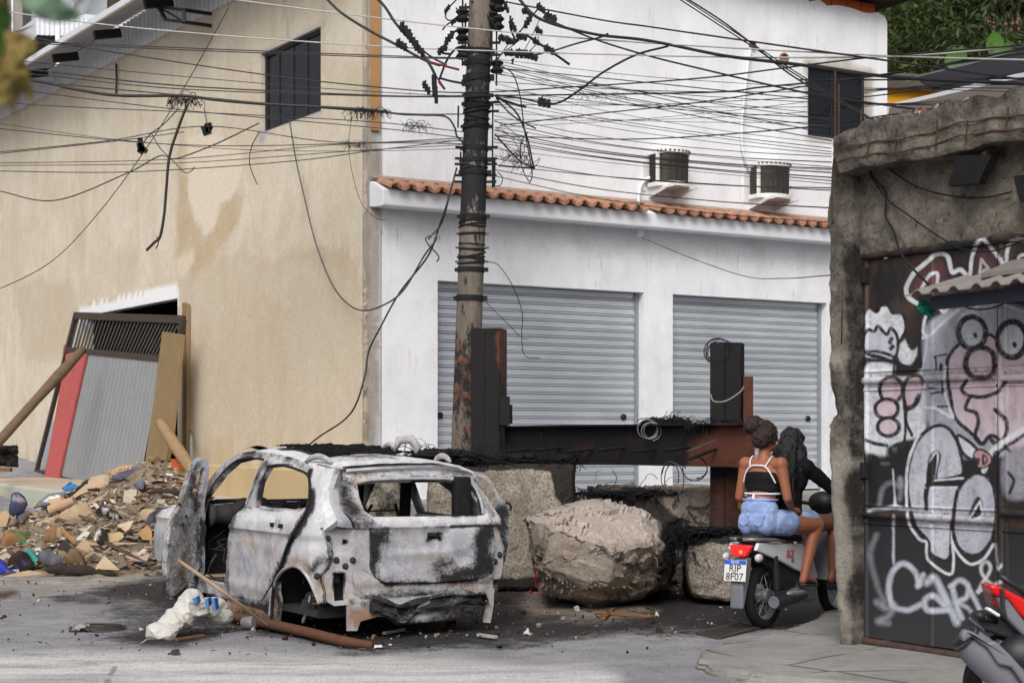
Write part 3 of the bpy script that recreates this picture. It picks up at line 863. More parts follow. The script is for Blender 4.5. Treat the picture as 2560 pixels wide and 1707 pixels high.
rock('stone_block',[P(1712,1352,17.1),P(1760,1340,16.9),P(1850,1338,16.9),P(1930,1345,16.9),P(1930,1490,16.8),P(1800,1502,16.85),P(1735,1490,17.0),P(1716,1440,17.1)]+[V((1.8,18.0,.7)),V((2.7,18.0,.7)),V((1.8,18.0,0)),V((2.7,18.0,0))],'grey squared stone block beside the motor scooter rear wheel, faintly marked with spray paint','stone block',m_granite('grey_block_stone'),amp=.03,fr=2.6,soots=[([(1690,1320),(1960,1320),(1960,1352),(1700,1362)],6,1.0),([(1690,1320),(1722,1340),(1716,1440),(1740,1500),(1690,1500)],8,1),([(1730,1375),(1745,1370),(1748,1400),(1770,1420),(1768,1395),(1776,1395),(1778,1425),(1740,1420)],3,.6)])
# --- charred steel frame
def m_rust(name,base=.35):
 m=Mat(name)
 n1=m.math('ADD',m.noise(1.7,6,.7),m.math('MULTIPLY',m.attr('rust'),.62))
 c=m.mix(m.ramp(n1,[(.68,0),(.92,1)]),S(24,22,23),S(92,54,42))
 c=m.mix(m.ramp(m.noise(9,6,.75),[(.5,0),(.72,.5)]),c,S(40,34,33))
 c=m.mix(m.ramp(m.noise(30,5,.8),[(.64,0),(.75,.4)]),c,S(104,68,52))
 return m.out(c,.72,.15,m.bump(m.noise(30,6,.75),.35,.006),spec=.3)
M_RUST=m_rust('scorched_steel')
sf_=thing('steel_frame','charred steel H frame of two upright posts and a wide crossbeam behind the boulder','steel frame',(1.1,18.5,0))
BX=(P(1885,1100,16.7)-P(1262,1100,20.3));BX.z=0;BX.normalize()
BN=V((BX.y,-BX.x,0));
if BN.y>0:BN=-BN
def beam_part(name,segs,rusts,res=.06,parent=sf_):
 """segs: list of plates (corner, edge u, edge v, thickness) meshed finely so that rust can be painted per vertex"""
 vs,fs=[],[]
 for o,u,w,t in segs:
  o,u,w=V(o),V(u),V(w);n=u.cross(w).normalized()
  nu,nv=max(2,int(u.length/res)),max(2,int(w.length/res))
  g=np.array([(i/(nu-1),j/(nv-1))for i in range(nu)for j in range(nv)])
  v=np.array(o)[None]+g[:,:1]*np.array(u)+g[:,1:]*np.array(w)
  q4=grid_faces(nu,nv)
  tr=np.vstack([q4[:,[0,1,2]],q4[:,[0,2,3]]])
  sv,f=shell(v,tr,t,n)
  b=len(vs)and sum(len(x)for x in vs)or 0
  vs.append(sv);fs+=[tuple(i+b for i in k)for k in f]
 v=np.vstack(vs);q=proj(v);q=q+np.stack([fbm(v*3,3,61)-.5,fbm(v*3,3,62)-.5],1)*40
 ru=np.zeros(len(v))
 for pl,s,a in rusts:ru=np.maximum(ru,a*soft(sd_poly(q,pl),s))
 return nmesh(name,v,fs,M_RUST,parent,smooth=False,attrs={'rust':ru})
bL=P(1262,1142,20.2);bLt=P(1262,1068,20.2);bR=P(1884,1163,16.75);bRt=P(1884,1057,16.75)
zb2,zt2=bR.z,bRt.z
A0,A1=V((bL.x,bL.y,zb2)),V((bR.x,bR.y,zb2));U_=A1-A0;up=V((0,0,zt2-zb2))
beam_part('crossbeam',[(A0,U_,up,.014),(A0+BN*.11+V((0,0,-.0)),U_,-BN*.22,.018),(A0+up+BN*.11,U_,-BN*.22,.018)],[([(1420,1075),(1600,1080),(1640,1110),(1580,1160),(1420,1155)],26,.28),([(1740,1065),(1890,1060),(1890,1170),(1700,1160)],24,.85)])
lp=P(1236,1100,20.3);S1=BX*.30
def ipost(c,wx,wn,z0,z1,name,rusts):
 c=V((c.x,c.y,z0));up=V((0,0,z1-z0))
 ux=V((1,-.25,0)).normalized()*wx;un=V((.25,1,0)).normalized()*wn
 return beam_part(name,[(c-ux*.5-un*.5,ux,up,.02),(c-ux*.5+un*.5,ux,up,.02),(c-un*.5,un,up,.014),(c+ux*.5-un*.5,un*.98,up,.016)],rusts)
lz0,lz1=1.36,P(1220,821,20.2).z
ipost(P(1222,1100,20.3),.36,.30,lz0,lz1,'post',[([(1236,815),(1275,815),(1275,1000),(1262,985),(1238,900)],10,1.0)])
b=MB();b.box(P(1262,1027,20.0),(.12,.22,.34));b.box(P(1276,1035,20.05),(.05,.16,.22))
b.build('splice_plate',M_RUST,sf_,bevel=.006)
rp=P(1818,1100,17.6)
ipost(rp,.32,.28,.72,P(1818,857,17.5).z,'post',[([(1838,1140),(1870,1140),(1870,1340),(1838,1340)],8,.5),([(1775,1200),(1880,1200),(1880,1340),(1775,1340)],20,.45)])
beam_part('side_plate',[(P(1858,1052,17.5),P(1883,1052,17.5)-P(1858,1052,17.5),V((0,0,.46)),.05)],[([(1850,930),(1890,930),(1890,1060),(1850,1060)],10,1.0)])
b=MB();b.box(P(1853,1215,17.42),(.07,.02,.46));b.build('yellow_stripe',simple('chipped_yellow_paint',S(150,112,40),.8,var=.4,sc=14),sf_)
b=MB()
for k,px in enumerate((1320,1400,1480,1560,1640,1725,1790)):
 t=(px-1262)/(1884-1262);Yk=20.2*16.75/(16.75+(20.2-16.75)*(1-t))if False else 20.2+(16.75-20.2)*(t*20.2/(t*20.2+(1-t)*16.75))*1.0
 a=P(px,1122-(4 if k%2 else 0),Yk-.02)
 b=MB();b.tube([a,a+BN*.30+V((-.04,0,-.03 if k!=6 else-.1))],.017,8)
 b.build('steel_peg',M_RUST,sf_)
b=MB();b.tube([P(1788,1100,16.95),P(1748,1116,16.8),P(1718,1128,16.7)],.03,4,flat=.35)
b.build('bent_strap',simple('bare_strap',S(74,72,74),.6,.5),sf_)
M_ASHWIRE=simple('burnt_cable',S(30,30,33),.75,var=.5,sc=25)
M_GREYWIRE=simple('bare_aluminium_wire',S(128,128,132),.55,.3,var=.3)
def tangle(c,size,n,r,label,mat=M_ASHWIRE,seed=1,droop=0.1,name='burnt_cable_tangle',mound=None,cat='burnt cable'):
 rr=random.Random(seed);b=MB();c=V(c)
 for i in range(int(n*2.2)):
  p=c+V((rr.uniform(-1,1)*size[0],rr.uniform(-1,1)*size[1],rr.uniform(0,1)*size[2]))
  d=V((rr.uniform(-1,1),rr.uniform(-.5,.5),rr.uniform(-.3,.5))).normalized()
  pts=[p];L=rr.uniform(.12,.5)*max(size[0],.22)
  for k in range(7):
   d=(d+V((rr.uniform(-.6,.6),rr.uniform(-.4,.4),rr.uniform(-.7,.06)))).normalized()
   pp=pts[-1]+d*L/4
   pp.z=max(pp.z,c.z-droop*rr.random())
   pts.append(pp)
  b.tube([V(x)for x in spline(pts,3)],r*rr.uniform(.25,.75),4,caps=False)
 if mound:
  bm=bmesh.new();bmesh.ops.create_icosphere(bm,subdivisions=5,radius=1)
  v=np.array([x.co[:]for x in bm.verts]);f=[tuple(x.index for x in k.verts)for k in bm.faces];bm.free()
  k=1+.9*(fbm(v*3.2+seed,4,seed)-.5)+.7*(fbm(v*9+seed,3,seed)-.5)
  v=v*k[:,None]*np.array(mound)+np.array(c)+np.array([0,0,mound[2]*.35])
  b.add(v.tolist(),f)
 return b.build(name,mat,label=label,cat=cat,smooth=True)
tangle(P(1110,1152,19.0),(.45,.3,.12),110,.007,'left heap of burnt cable on the granite block behind the car roof',seed=3,mound=(.42,.3,.10))
tangle(P(1262,1156,19.2),(.55,.35,.10),150,.006,'wide heap of burnt wire on the granite block at the foot of the left post',seed=4,mound=(.55,.3,.07))
tangle(P(1398,1160,18.8),(.22,.25,.12),110,.006,'burnt cable tangle drooping over the right corner of the granite block',seed=5,droop=.4,mound=(.2,.2,.08))
tangle(P(1635,1062,18.2),(.12,.12,.08),55,.007,'left knot of burnt cable on top of the crossbeam',seed=6,mound=(.11,.11,.05),droop=.12)
tangle(P(1690,1062,17.9),(.14,.12,.08),60,.007,'middle knot of burnt cable on top of the crossbeam',seed=7,mound=(.13,.11,.05),droop=.25)
tangle(P(1775,1062,17.35),(.26,.1,.05),60,.006,'thin spread of burnt cable on the crossbeam against the right post',seed=8,droop=.35)
tangle(P(1560,1236,18.3),(.5,.2,.05),90,.006,'flat burnt cable layer on the left end of the stone slab',seed=9,mound=(.45,.18,.035))
tangle(P(1690,1400,16.95),(.10,.1,.42),90,.006,'burnt cable hanging down between the boulder and the grey block',seed=10,droop=.5)
tangle(P(1760,1330,17.1),(.38,.2,.06),110,.006,'burnt cable spread over the grey stone block',seed=11,mound=(.35,.2,.04))
def coil(c,r,n,label,wr=.006,seed=0,mat=M_GREYWIRE,tilt=(0,1,.2),name='wire_coil',ar=1.0):
 rr=random.Random(seed);b=MB();ax=V(tilt).normalized();u=ax.orthogonal().normalized();w=ax.cross(u)
 for i in range(n):
  k=r*rr.uniform(.82,1.08);o=V(c)+V((rr.uniform(-.03,.03),rr.uniform(-.03,.03),rr.uniform(-.02,.02)))
  pts=[o+(u*math.cos(a)+w*math.sin(a)*ar)*k for a in np.linspace(rr.random()*6,rr.random()*6+5.9,26)]
  b.tube(pts,wr,5,caps=False)
 return b.build(name,mat,label=label,cat='wire coil',smooth=True)
coil(P(1625,1074,17.9),.10,5,'pale loop of bare wire hanging in front of the crossbeam',seed=1)
coil(P(1678,1195,17.3),.16,3,'tall grey wire loop hanging below the crossbeam',seed=2,ar=1.0,tilt=(.9,.5,0),mat=simple('grey_cable',S(70,70,74),.7))
coil(P(1738,1168,17.2),.12,3,'dark wire loop under the crossbeam near the right post',seed=3,mat=M_ASHWIRE)
coil(P(1800,880,17.0),.13,5,'thin black wire hoop hooked over the top of the right post',seed=4,mat=M_ASHWIRE,wr=.004)
b=MB();b.tube([V(x)for x in spline([P(1776,985,17.0),P(1785,1003,16.95),P(1815,1002,16.93),P(1850,980,16.95),P(1860,966,17.0)],6)],.008,6)
b.build('tie_wire',M_GREYWIRE,smooth=True,label='bare wire tied slantwise round the right post',cat='wire')
# --- utility pole
def m_pole():
 m=Mat('sooty_pole')
 z=m.attr('char')
 c=m.mix(m.ramp(m.noise(1,6,.7,m.scale((5,5,.8))),[(.35,0),(.65,1)]),S(92,85,79),S(122,112,102))
 c=m.mix(m.ramp(m.noise(1,6,.75,m.scale((7,7,2.5))),[(.56,0),(.66,.8)]),c,S(74,66,60))
 k=m.math('ADD',z,m.math('MULTIPLY',m.math('SUBTRACT',m.noise(1,7,.78,m.scale((11,11,4))),.5),2.4))
 k=m.ramp(k,[(.46,0),(.58,1)])
 c=m.mix(k,c,m.mix(m.noise(20,4),S(22,22,25),S(46,45,48)))
 c=m.mix(m.math('MULTIPLY',m.attr('rust'),m.ramp(m.noise(7,6,.7),[(.5,0),(.62,.8)])),c,S(118,78,58))
 return m.out(c,.82,0,m.bump(m.noise(25,6,.75),.5,.01),spec=.3)
def m_char():
 m=Mat('char_black')
 c=m.mix(m.noise(22,4),S(22,22,25),S(52,51,55))
 return m.out(c,.75,.1,m.bump(m.noise(40,4),.4,.006))
M_CHAR=m_char()
up_=thing('utility_pole','thick soot blackened utility pole crowded with insulators, clamps and wires','utility pole',(P(1160,1100,20.6).x,20.6,0))
PY=20.6
def pole_c(py):return np.interp(py,[-250,0,540,1130,1450],[1211,1202,1182,1161,1150])
def pole_r(py):return np.interp(py,[-250,0,540,1130,1450],[27,29,32,33.5,36])*PY/F
rows=np.arange(1440,-260,-9);vs,ch,rs=[],[],[]
for py in rows:
 c,r=P(pole_c(py),py,PY),pole_r(py)
 for k in range(26):
  a=2*math.pi*k/26
  vs.append((c.x+r*math.cos(a),c.y+r*math.sin(a),c.z))
  x=np.interp(py,[-250,100,135,150,480,530,580,700,800,870,905,1020,1060,1130],[.3,.32,.55,.7,.95,.66,.4,.3,.34,.6,.72,.66,.36,.36])
  if 150<=py<470:x=.62+.4*((py*7)%60>24)
  ch.append(x);rs.append(1.0 if py>850 else .0)
vs=np.array(vs);n=26;nr=len(rows)
fc=[(i*n+k,i*n+(k+1)%n,(i+1)*n+(k+1)%n,(i+1)*n+k)for i in range(nr-1)for k in range(n)]+[tuple((nr-1)*n+k for k in range(n))]
nmesh('shaft',vs,fc,m_pole(),up_,attrs=dict(char=ch,rust=rs))
def ring(py,h,name='clamp_band',bulge=1.06,mat=M_CHAR):
 c=P(pole_c(py),py,PY);r=pole_r(py);b=MB()
 b.lathe([(r*.98,-h/2),(r*bulge,-h/2),(r*bulge,h/2),(r*.98,h/2)],c,(0.02,0,1),26)
 b.box(c+V((r*1.06,-.03,0)),(.09,.05,h*.8));b.box(c+V((-r*1.06,-.03,0)),(.06,.05,h*.7))
 b.build(name,mat,up_)
for py,h in((132,.07),(160,.06),(196,.09),(240,.05),(262,.06),(318,.05),(372,.06),(402,.05),(432,.06),(542,.05),(675,.06),(746,.07)):
 ring(py,h)
for py,h in((585,.03),(620,.03),(655,.03)):ring(py,h,'strap_band',1.02,simple('grey_strap',S(96,92,88),.6,.4))
rw=random.Random(3)
for k in range(30):
 py=rw.choice((rw.uniform(135,480),rw.uniform(240,330),rw.uniform(540,660)));c=P(pole_c(py),py,PY);r=pole_r(py)*rw.uniform(1.03,1.10);tx,ty=rw.uniform(-.22,.22),rw.uniform(-.2,.2);b=MB()
 b.tube([c+V((r*math.cos(a),r*math.sin(a),r*(tx*math.cos(a)+ty*math.sin(a))))for a in np.linspace(0,6.1,22)],rw.uniform(.005,.013),5);b.build('wire_wrap',M_CHAR,up_,smooth=True)
def spool(px,py,r=.085,dy=-.02):
 c=P(px,py,PY+dy);b=MB()
 pf=[(.02,-.075),(r*.8,-.07),(r,-.045),(r*.75,-.022),(r*.55,0),(r*.75,.022),(r,.045),(r*.8,.07),(.02,.075)]
 b.lathe([(a,h)for a,h in pf],c,(0,0,1),16)
 b.build('spool_insulator',M_CHAR,up_,smooth=True,auto=40)
for py in(40,87,133):spool(1156,py)
for px,py in((1246,14),(1229,46),(1244,58),(1228,8),(1242,168)):spool(px,py)
b=MB()
for px,y0,y1,w in((1157,-40,165,.02),(1164,10,165,.022),(1242,-40,215,.02),(1230,-40,165,.022),(1232,260,470,.018),(1146,265,320,.02),(1236,400,468,.03),(1152,380,432,.02),(1154,410,432,.02)):
 b.tube([P(px,y0,PY-.04),P(px-1,y1,PY-.04)],w*.6,6)
b.build('insulator_rack',M_CHAR,up_)
b=MB()
for py in(22,42,76,110,140):
 c=P(pole_c(py),py,PY);b=MB();b.bar(c+V((-.26,-.05,0)),c+V((.26,-.05,0)),.02,.03);b.build('cross_arm',M_CHAR,up_)
for py in(258,280,370,398,412,440,456):
 c=P(pole_c(py),py,PY);b=MB();b.bar(c,c+V((.27,-.05,0)),.016,.03)
 if py>300:b.bar(c,c+V((-.24,-.05,0)),.016,.03)
 b.build('cross_arm',M_CHAR,up_)
def clampet(px,py,a,s=1.0,dy=-.12):
 """burnt piercing connector: a ribbed lump"""
 rr=random.Random(px*7+py);c=P(px,py,PY+dy);d=V((math.cos(a),0,-math.sin(a)))
 b=MB();s*=.72;b.bar(c-d*.09*s,c+d*.09*s,.05*s,.05*s)
 for k in(-1,0,1):b.bar(c+d*.055*k*s+V((0,0,-.055*s)),c+d*.055*k*s+V((0,0,.06*s)),.026*s,.05*s)
 b.tube([c-d*.05*s+V((0,-.02,-.05)),c-d*.05*s+V((.02,-.04,.07*s))],.012,5)
 b.build('wire_connector',M_CHAR,up_,bevel=.006)
for px,py,a,s in((1118,24,-.9,.8),(1123,96,-.9,1.2),(1106,125,-.6,1.1),(1134,56,-.5,.6),(1314,30,.3,.8),(1352,22,.6,1.0),(1376,46,.3,1.3),(1320,54,-1,1.2),(1347,78,.4,.8),(1282,66,1.0,1.1),(1266,20,1.1,.9),(1304,92,.2,1.1),(1340,105,.5,.8),(1373,126,.4,1.1),(1304,136,.05,1.3),(1331,142,.3,1.1),(1282,134,.2,.9),(1270,134,.2,.8),(1258,97,.1,1.0),(1276,104,.1,1.0),(1164,210,.3,.9),(1361,258,.2,1.3),(1281,155,1.2,.4)):
 clampet(px,py,a,s)
def pwire(name,pts,r,label=None,parent=None,mat=M_CHAR,cat='cable',group=None,nn=6,dy=-.1):
 """pts: (px, py) or (px, py, Y)"""
 q=[P(p[0],p[1],p[2]if len(p)>2 else PY+dy)for p in pts]
 b=MB();b.tube([V(x)for x in spline(q,nn)]if len(q)>2 else q,r,6,caps=True)
 return b.build(name,mat,parent,smooth=True,label=label,cat=cat if parent is None else None,group=group)
for pts,r in(([(1127,136),(1104,130),(1123,96),(1140,78),(1168,72)],.014),([(1162,116),(1140,122),(1118,150),(1098,200)],.014),([(1100,196),(1130,204),(1164,210)],.014),([(1146,-6),(1120,24),(1114,44),(1128,52),(1148,36),(1140,20)],.009),([(1140,50),(1118,62),(1106,76)],.010),([(1178,4),(1210,30),(1232,60),(1246,80)],.014),([(1250,90),(1280,108),(1310,88),(1340,105),(1376,128),(1424,162)],.016),([(1300,80),(1320,54),(1346,22),(1352,20)],.010),([(1276,40),(1276,70),(1288,100)],.014),([(1268,130),(1304,136),(1330,142),(1346,136),(1372,128)],.013),([(1346,92),(1342,110),(1322,130)],.006),([(1352,44),(1320,110),(1300,140)],.005),([(1280,100),(1250,140),(1236,176)],.006),([(1300,100),(1262,130),(1240,150)],.006),([(1254,166),(1282,186),(1300,240),(1312,330),(1330,430),(1324,458)],.008),([(1236,238),(1270,262),(1296,290),(1318,345),(1330,400),(1336,424)],.012),([(1240,246),(1282,290),(1340,322)],.010),([(1240,244),(1290,262),(1316,268)],.016),([(1320,330),(1302,360),(1306,420),(1322,454)],.007),([(1238,336),(1280,384),(1310,410),(1334,418),(1334,424)],.010),([(1246,414),(1290,418),(1336,420)],.011),([(1244,430),(1256,444),(1252,462),(1240,466)],.006),([(1240,320),(1262,330),(1290,360),(1306,400)],.004),([(1250,400),(1290,380),(1310,350)],.004),([(1246,416),(1276,390),(1300,376),(1310,372)],.004),([(1226,244),(1206,262),(1200,300)],.012),([(1206,264),(1178,280),(1172,312)],.012),([(1216,262),(1196,330)],.01)):
 pwire('burnt_lead',pts,r,parent=up_)
for k,(x0,x1)in enumerate(((1236,1252),(1238,1262),(1234,1246),(1240,1270),(1236,1290))):
 pwire('burnt_lead',[(x0,300+22*k),(x1+30,330+20*k),(x1+60,372+6*k),(x1+30,420+6*k)],.004,parent=up_)
# --- burnt-out car
PHI=math.radians(31)
CF,CRt=V((-math.sin(PHI),math.cos(PHI),0)),V((math.cos(PHI),math.sin(PHI),0))
CO=V((-1.535,13.87,0))+CRt*.86
CM=Matrix((CF,-CRt,V((0,0,1)))).transposed().to_4x4();CM.translation=CO
CMi=CM.inverted();CMn=np.array(CM)
car=thing('burnt_car','burnt-out ash grey compact car with gaping windows, open doors and no wheels','car',CO,CM.to_3x3())
def cw(v):
 return np.asarray(v,float)@CMn[:3,:3].T+CMn[:3,3]
def yprof(z,x):
 yb=.865+.012*np.sin(np.clip((z-.2)/.75,0,1)*math.pi)
 y=np.where(z<.93,yb,yb-(z-.93)*.47)
 y=y-np.clip(.35-x,0,.35)**2*.55-np.clip(x-3.5,0,1.3)**2*.14
 return y
def side_hit(px,py,y0=None,s=1):
 """pixel -> (x, z) on the left (s=1) flank"""
 d=CMi.to_3x3()@V(((px-CX)/F,1.0,-(py-HY)/F));o=CMi@V((0,0,H))
 y=.86
 for _ in range(30):
  t=(s*y-o.y)/d.y;q=o+d*t
  y=float(yprof(np.array([q.z]),np.array([q.x]))[0])if y0 is None else y0
 return(q.x,q.z)
def rear_x(z,y):
 x=np.where(z<.98,.03+.03*np.clip(z-.55,-1,.43),.043+(z-.98)*.86)
 return x+(.045+.115*np.clip((z-.98)/.15,0,1))*np.abs(y/.86)**2.6
def rear_hit(px,py,off=0.0):
 d=CMi.to_3x3()@V(((px-CX)/F,1.0,-(py-HY)/F));o=CMi@V((0,0,H))
 x=.05
 for _ in range(30):
  t=(x-o.x)/d.x;q=o+d*t
  x=float(rear_x(np.array([q.z]),np.array([q.y]))[0])+off
 return(q.y,q.z)
SH=lambda*p:[side_hit(a,b)for a,b in p]
RH=lambda*p:[rear_hit(a,b)for a,b in p]
def m_burnt(name='burnt_bodywork'):
 m=Mat(name)
 ch,ru,ash=m.attr('char'),m.attr('rust'),m.attr('ash')
 c=m.mix(m.ramp(m.noise(2.4,6,.7),[(.35,0),(.65,1)]),S(150,150,155),S(180,180,184))
 c=m.mix(m.ramp(m.noise(6,7,.75,dist=.5),[(.5,0),(.66,.75)]),c,S(128,130,140))
 c=m.mix(m.ramp(m.noise(3.4,7,.75,dist=.8),[(.5,0),(.64,.85)]),c,S(158,138,120))
 c=m.mix(m.ramp(m.noise(18,5,.8),[(.58,0),(.68,.8)]),c,S(210,210,214))
 c=m.mix(ash,c,m.mix(m.ramp(m.noise(9,6,.8),[(.4,0),(.62,1)]),S(232,232,234),S(192,192,198)))
 k2=m.math('MULTIPLY',m.ramp(m.noise(26,5,.8),[(.58,0),(.68,1)]),.4)
 c=m.mix(k2,c,S(96,96,104))
 r2=m.math('ADD',ru,m.math('MULTIPLY',m.math('SUBTRACT',m.noise(7,7,.75),.5),1.1))
 c=m.mix(m.math('MULTIPLY',m.ramp(r2,[(.38,0),(.7,.85)]),m.ramp(ru,[(0.02,.12),(.3,1)])),c,m.mix(m.noise(16,5),S(150,116,88),S(122,86,62)))
 k=m.math('ADD',ch,m.math('MULTIPLY',m.math('SUBTRACT',m.noise(7,9,.8,dist=.5),.5),1.5))
 k=m.math('ADD',k,m.math('MULTIPLY',m.math('SUBTRACT',m.noise(40,5,.85),.5),1.0))
 k=m.math('MULTIPLY',m.ramp(k,[(.3,0),(.45,.45),(.72,1)]),m.ramp(ch,[(.0,.2),(.3,1)]))
 c=m.mix(k,c,m.mix(m.noise(20,5,.7),S(20,20,22),S(52,51,54)))
 h=m.math('ADD',m.noise(16,7,.75),m.math('MULTIPLY',m.noise(3,4),.8))
 return m.out(c,.82,.05,m.bump(h,.35,.008),spec=.2)
M_BURNT=m_burnt()
M_SOOT=simple('sooty_metal',S(36,35,37),.85,.1,var=.6,sc=9,bump=.4,bd=.01)
M_INT=simple('scorched_interior',S(58,56,56),.9,.1,var=.65,sc=7,bump=.5,bd=.012)
def paint(v3,spec):
 """spec: name -> [(pixel polygon or polyline, softness, amount, width or None)]"""
 q=proj(v3);w=q+np.stack([fbm(v3*4,4,71)-.5,fbm(v3*4,4,72)-.5],1)*34
 out={}
 for k in('char','rust','ash'):
  a=np.zeros(len(q))
  for it in spec.get(k,()):
   pl,s,am=it[:3]
   d=line_dist(w,pl)-it[3]if len(it)>3 else sd_poly(w,pl)
   a=np.maximum(a,am*soft(d,s*2.2+3))
  out[k]=a
 return out
def carpart(name,v,f,spec=None,mat=None,parent=None,smooth=True,auto=35,world=False,edge=None):
 v=v if world else cw(v)
 par=parent or car
 if par is not car:WM[par.name]=WM[car.name]
 at=paint(np.asarray(v,float),spec or{})
 if edge is not None:at['char']=np.maximum(at['char'],np.tile(edge,2));at['rust']=np.maximum(at['rust'],np.tile(edge,2)*.5)
 return nmesh(name,v,f,mat or M_BURNT,par,smooth=smooth,auto=auto,attrs=at)
def burn_edge(v2,rings,w=.03):
 d=np.minimum.reduce([np.abs(line_dist(v2,np.array(list(r)+[r[0]],float)))for r in rings]);return np.clip(1-d/w,0,1)*.85*np.clip(2.6*(fbm(v2*4,3,55)-.3),0,1)
def side_panel(name,outline,holes,spec,thick=.03,res=.035,s=1,off=0.0,dents=0.0,parent=None,crease=True):
 v2,tr=cdt(outline,holes,res)
 x,z=v2[:,0],v2[:,1]
 y=yprof(z,x)+off
 if crease:
  y=y+.016*np.exp(-((z-.86)/.02)**2)-.012*np.exp(-((z-.80)/.05)**2)+.014*np.exp(-((z-.34)/.05)**2)
 if dents:y=y+dents*(fbm(np.column_stack([x*3.2,z*3.2]),4,91)-.5)
 v=np.column_stack([x,y*s,z])
 if s<0:tr=tr[:,::-1]
 sv,f=shell(v,tr[:,::-1],thick)
 return carpart(name,sv,f,spec,parent=parent,edge=burn_edge(v2,[outline]+list(holes)))
out_side=SH((815,1280),(806,1340),(800,1400),(806,1442),(776,1496))
arch_c=side_hit(733,1500);ARR=.335
ax_,az_=arch_c
arch=[tuple(p)for p in spline(SH((676,1540),(680,1500),(688,1460),(704,1430),(727,1415),(748,1417),(766,1434),(779,1456),(790,1482),(800,1508)),4)]
roof_line=SH((838,1168),(800,1160),(740,1146),(690,1133),(640,1127),(600,1132),(560,1156),(530,1190),(500,1232))
tail=SH((838,1172),(828,1230),(842,1292),(850,1318),(806,1318),(800,1330))
outline_q=roof_line+SH((478,1262),(474,1300),(470,1420),(470,1475))+[(2.62,.20),(1.3,.16)]+arch+SH((814,1508),(808,1440),(822,1392),(806,1330))+SH((842,1300),(826,1262),(820,1220))
win_f=SH((514,1240),(560,1180),(592,1152),(630,1142),(655,1146),(646,1168),(612,1262))
fd_open=SH((512,1250),(500,1300),(494,1400),(492,1458),(564,1470),(566,1400),(578,1300),(612,1262))
front_open=SH((514,1240),(560,1180),(592,1152),(630,1142),(656,1146),(646,1168),(610,1266),(584,1296),(570,1330),(566,1400),(568,1462))+SH((500,1450),(500,1400),(502,1300))
rear_win=SH((640,1262),(652,1200),(672,1164),(700,1160),(745,1172),(770,1186),(772,1230),(768,1266),(740,1273))
spec_side=dict(char=[([(512,1240),(560,1176),(600,1146),(660,1140),(720,1150),(776,1176)],5,.8,6),([(650,1150),(616,1256)],5,.75,10),([(776,1180),(776,1260),(760,1300),(722,1360),(700,1420),(690,1500)],3,1.3,7),([(640,1262),(652,1200),(672,1164)],3,1.0,6),([(470,1260),(512,1260),(512,1480),(470,1480)],8,.8),([(690,1400),(676,1560),(720,1560),(706,1420)],8,1.1),([(560,1480),(700,1500),(690,1580),(560,1560)],8,.8),([(480,1470),(700,1520),(700,1580),(480,1510)],8,.75),([(800,1400),(830,1400),(780,1440),(760,1430)],6,.9)],rust=[([(690,1400),(730,1380),(790,1400),(800,1440),(770,1430),(720,1420)],8,.6),([(600,1500),(700,1500),(680,1570),(600,1560)],8,.6)],ash=[([(640,1120),(840,1150),(850,1310),(780,1310),(786,1190),(700,1150)],12,.85),([(760,1300),(850,1300),(815,1380),(740,1390)],16,.7)])
side_panel('body_side',outline_q,[front_open,rear_win],spec_side,thick=.05,res=.03)
RX=[(.10,.55),(.16,.9),(.42,1.28),(.62,1.39),(1.6,1.44),(2.2,1.38),(2.95,.98),(2.98,.25),(1.12,.22)]+[(ax_+ARR*math.cos(a),.30+ARR*math.sin(a))for a in np.linspace(math.pi,0,16)]+[(.12,.32)]
side_panel('body_side',RX,[[(.62,.96),(.72,1.2),(.92,1.30),(1.38,1.34),(1.44,.98)],[(1.56,.98),(1.54,1.34),(2.1,1.31),(2.7,.99),(2.72,.34),(1.62,.3)]],dict(char=[([(900,1150),(1300,1150),(1300,1500),(900,1500)],10,.45)],rust=[([(1240,1300),(1270,1300),(1262,1460),(1230,1460)],6,.5)]),s=-1,res=.05)
rd=SH((612,1266),(640,1268),(700,1276),(745,1276),(768,1270),(758,1298),(722,1358),(702,1410),(694,1440),(672,1480),(655,1500),(610,1494),(576,1486),(567,1460),(566,1400),(572,1330),(590,1290))
door=side_panel('rear_door',rd,[],dict(char=[([(568,1300),(562,1400),(568,1490)],4,1.0,5),([(612,1266),(586,1296),(570,1330)],4,.9,5),([(768,1272),(756,1300),(722,1360),(700,1420),(660,1520)],3,1.2,6),([(566,1480),(700,1500),(690,1580),(580,1540)],10,.6),([(600,1376),(614,1380),(612,1388),(602,1386)],2,.5)],rust=[([(566,1484),(660,1498),(650,1560),(570,1530)],10,.75),([(690,1300),(720,1310),(716,1330),(700,1325)],8,.4),([(560,1400),(670,1410),(650,1500),(560,1480)],24,.42)],ash=[([(600,1266),(768,1270),(740,1310),(600,1302)],10,.7)]),thick=.02,off=.012,dents=.05,res=.022)
b=MB()
for px,py in((686,1311),(707,1314)):
 x,z=side_hit(px,py);y=float(yprof(np.array([z]),np.array([x]))[0])+.022
 b.box(V((x,y,z)),(.03,.03,.035))
b.v=[tuple(r)for r in cw(b.v)];b.build('handle_hole',M_SOOT,w_parent(door,car)and door)
x,z=side_hit(697,1306);y=float(yprof(np.array([z]),np.array([x]))[0])+.018
b=MB();b.lathe([(.001,.006),(.03,.005),(.045,-.004)],CM@V((x,y,z)),-CRt,16);b.build('handle_plate',M_BURNT,door,smooth=True)
lower=SH((566,1487),(610,1496),(655,1502),(672,1482),(690,1452),(694,1500),(688,1552),(640,1556),(590,1540),(562,1520))
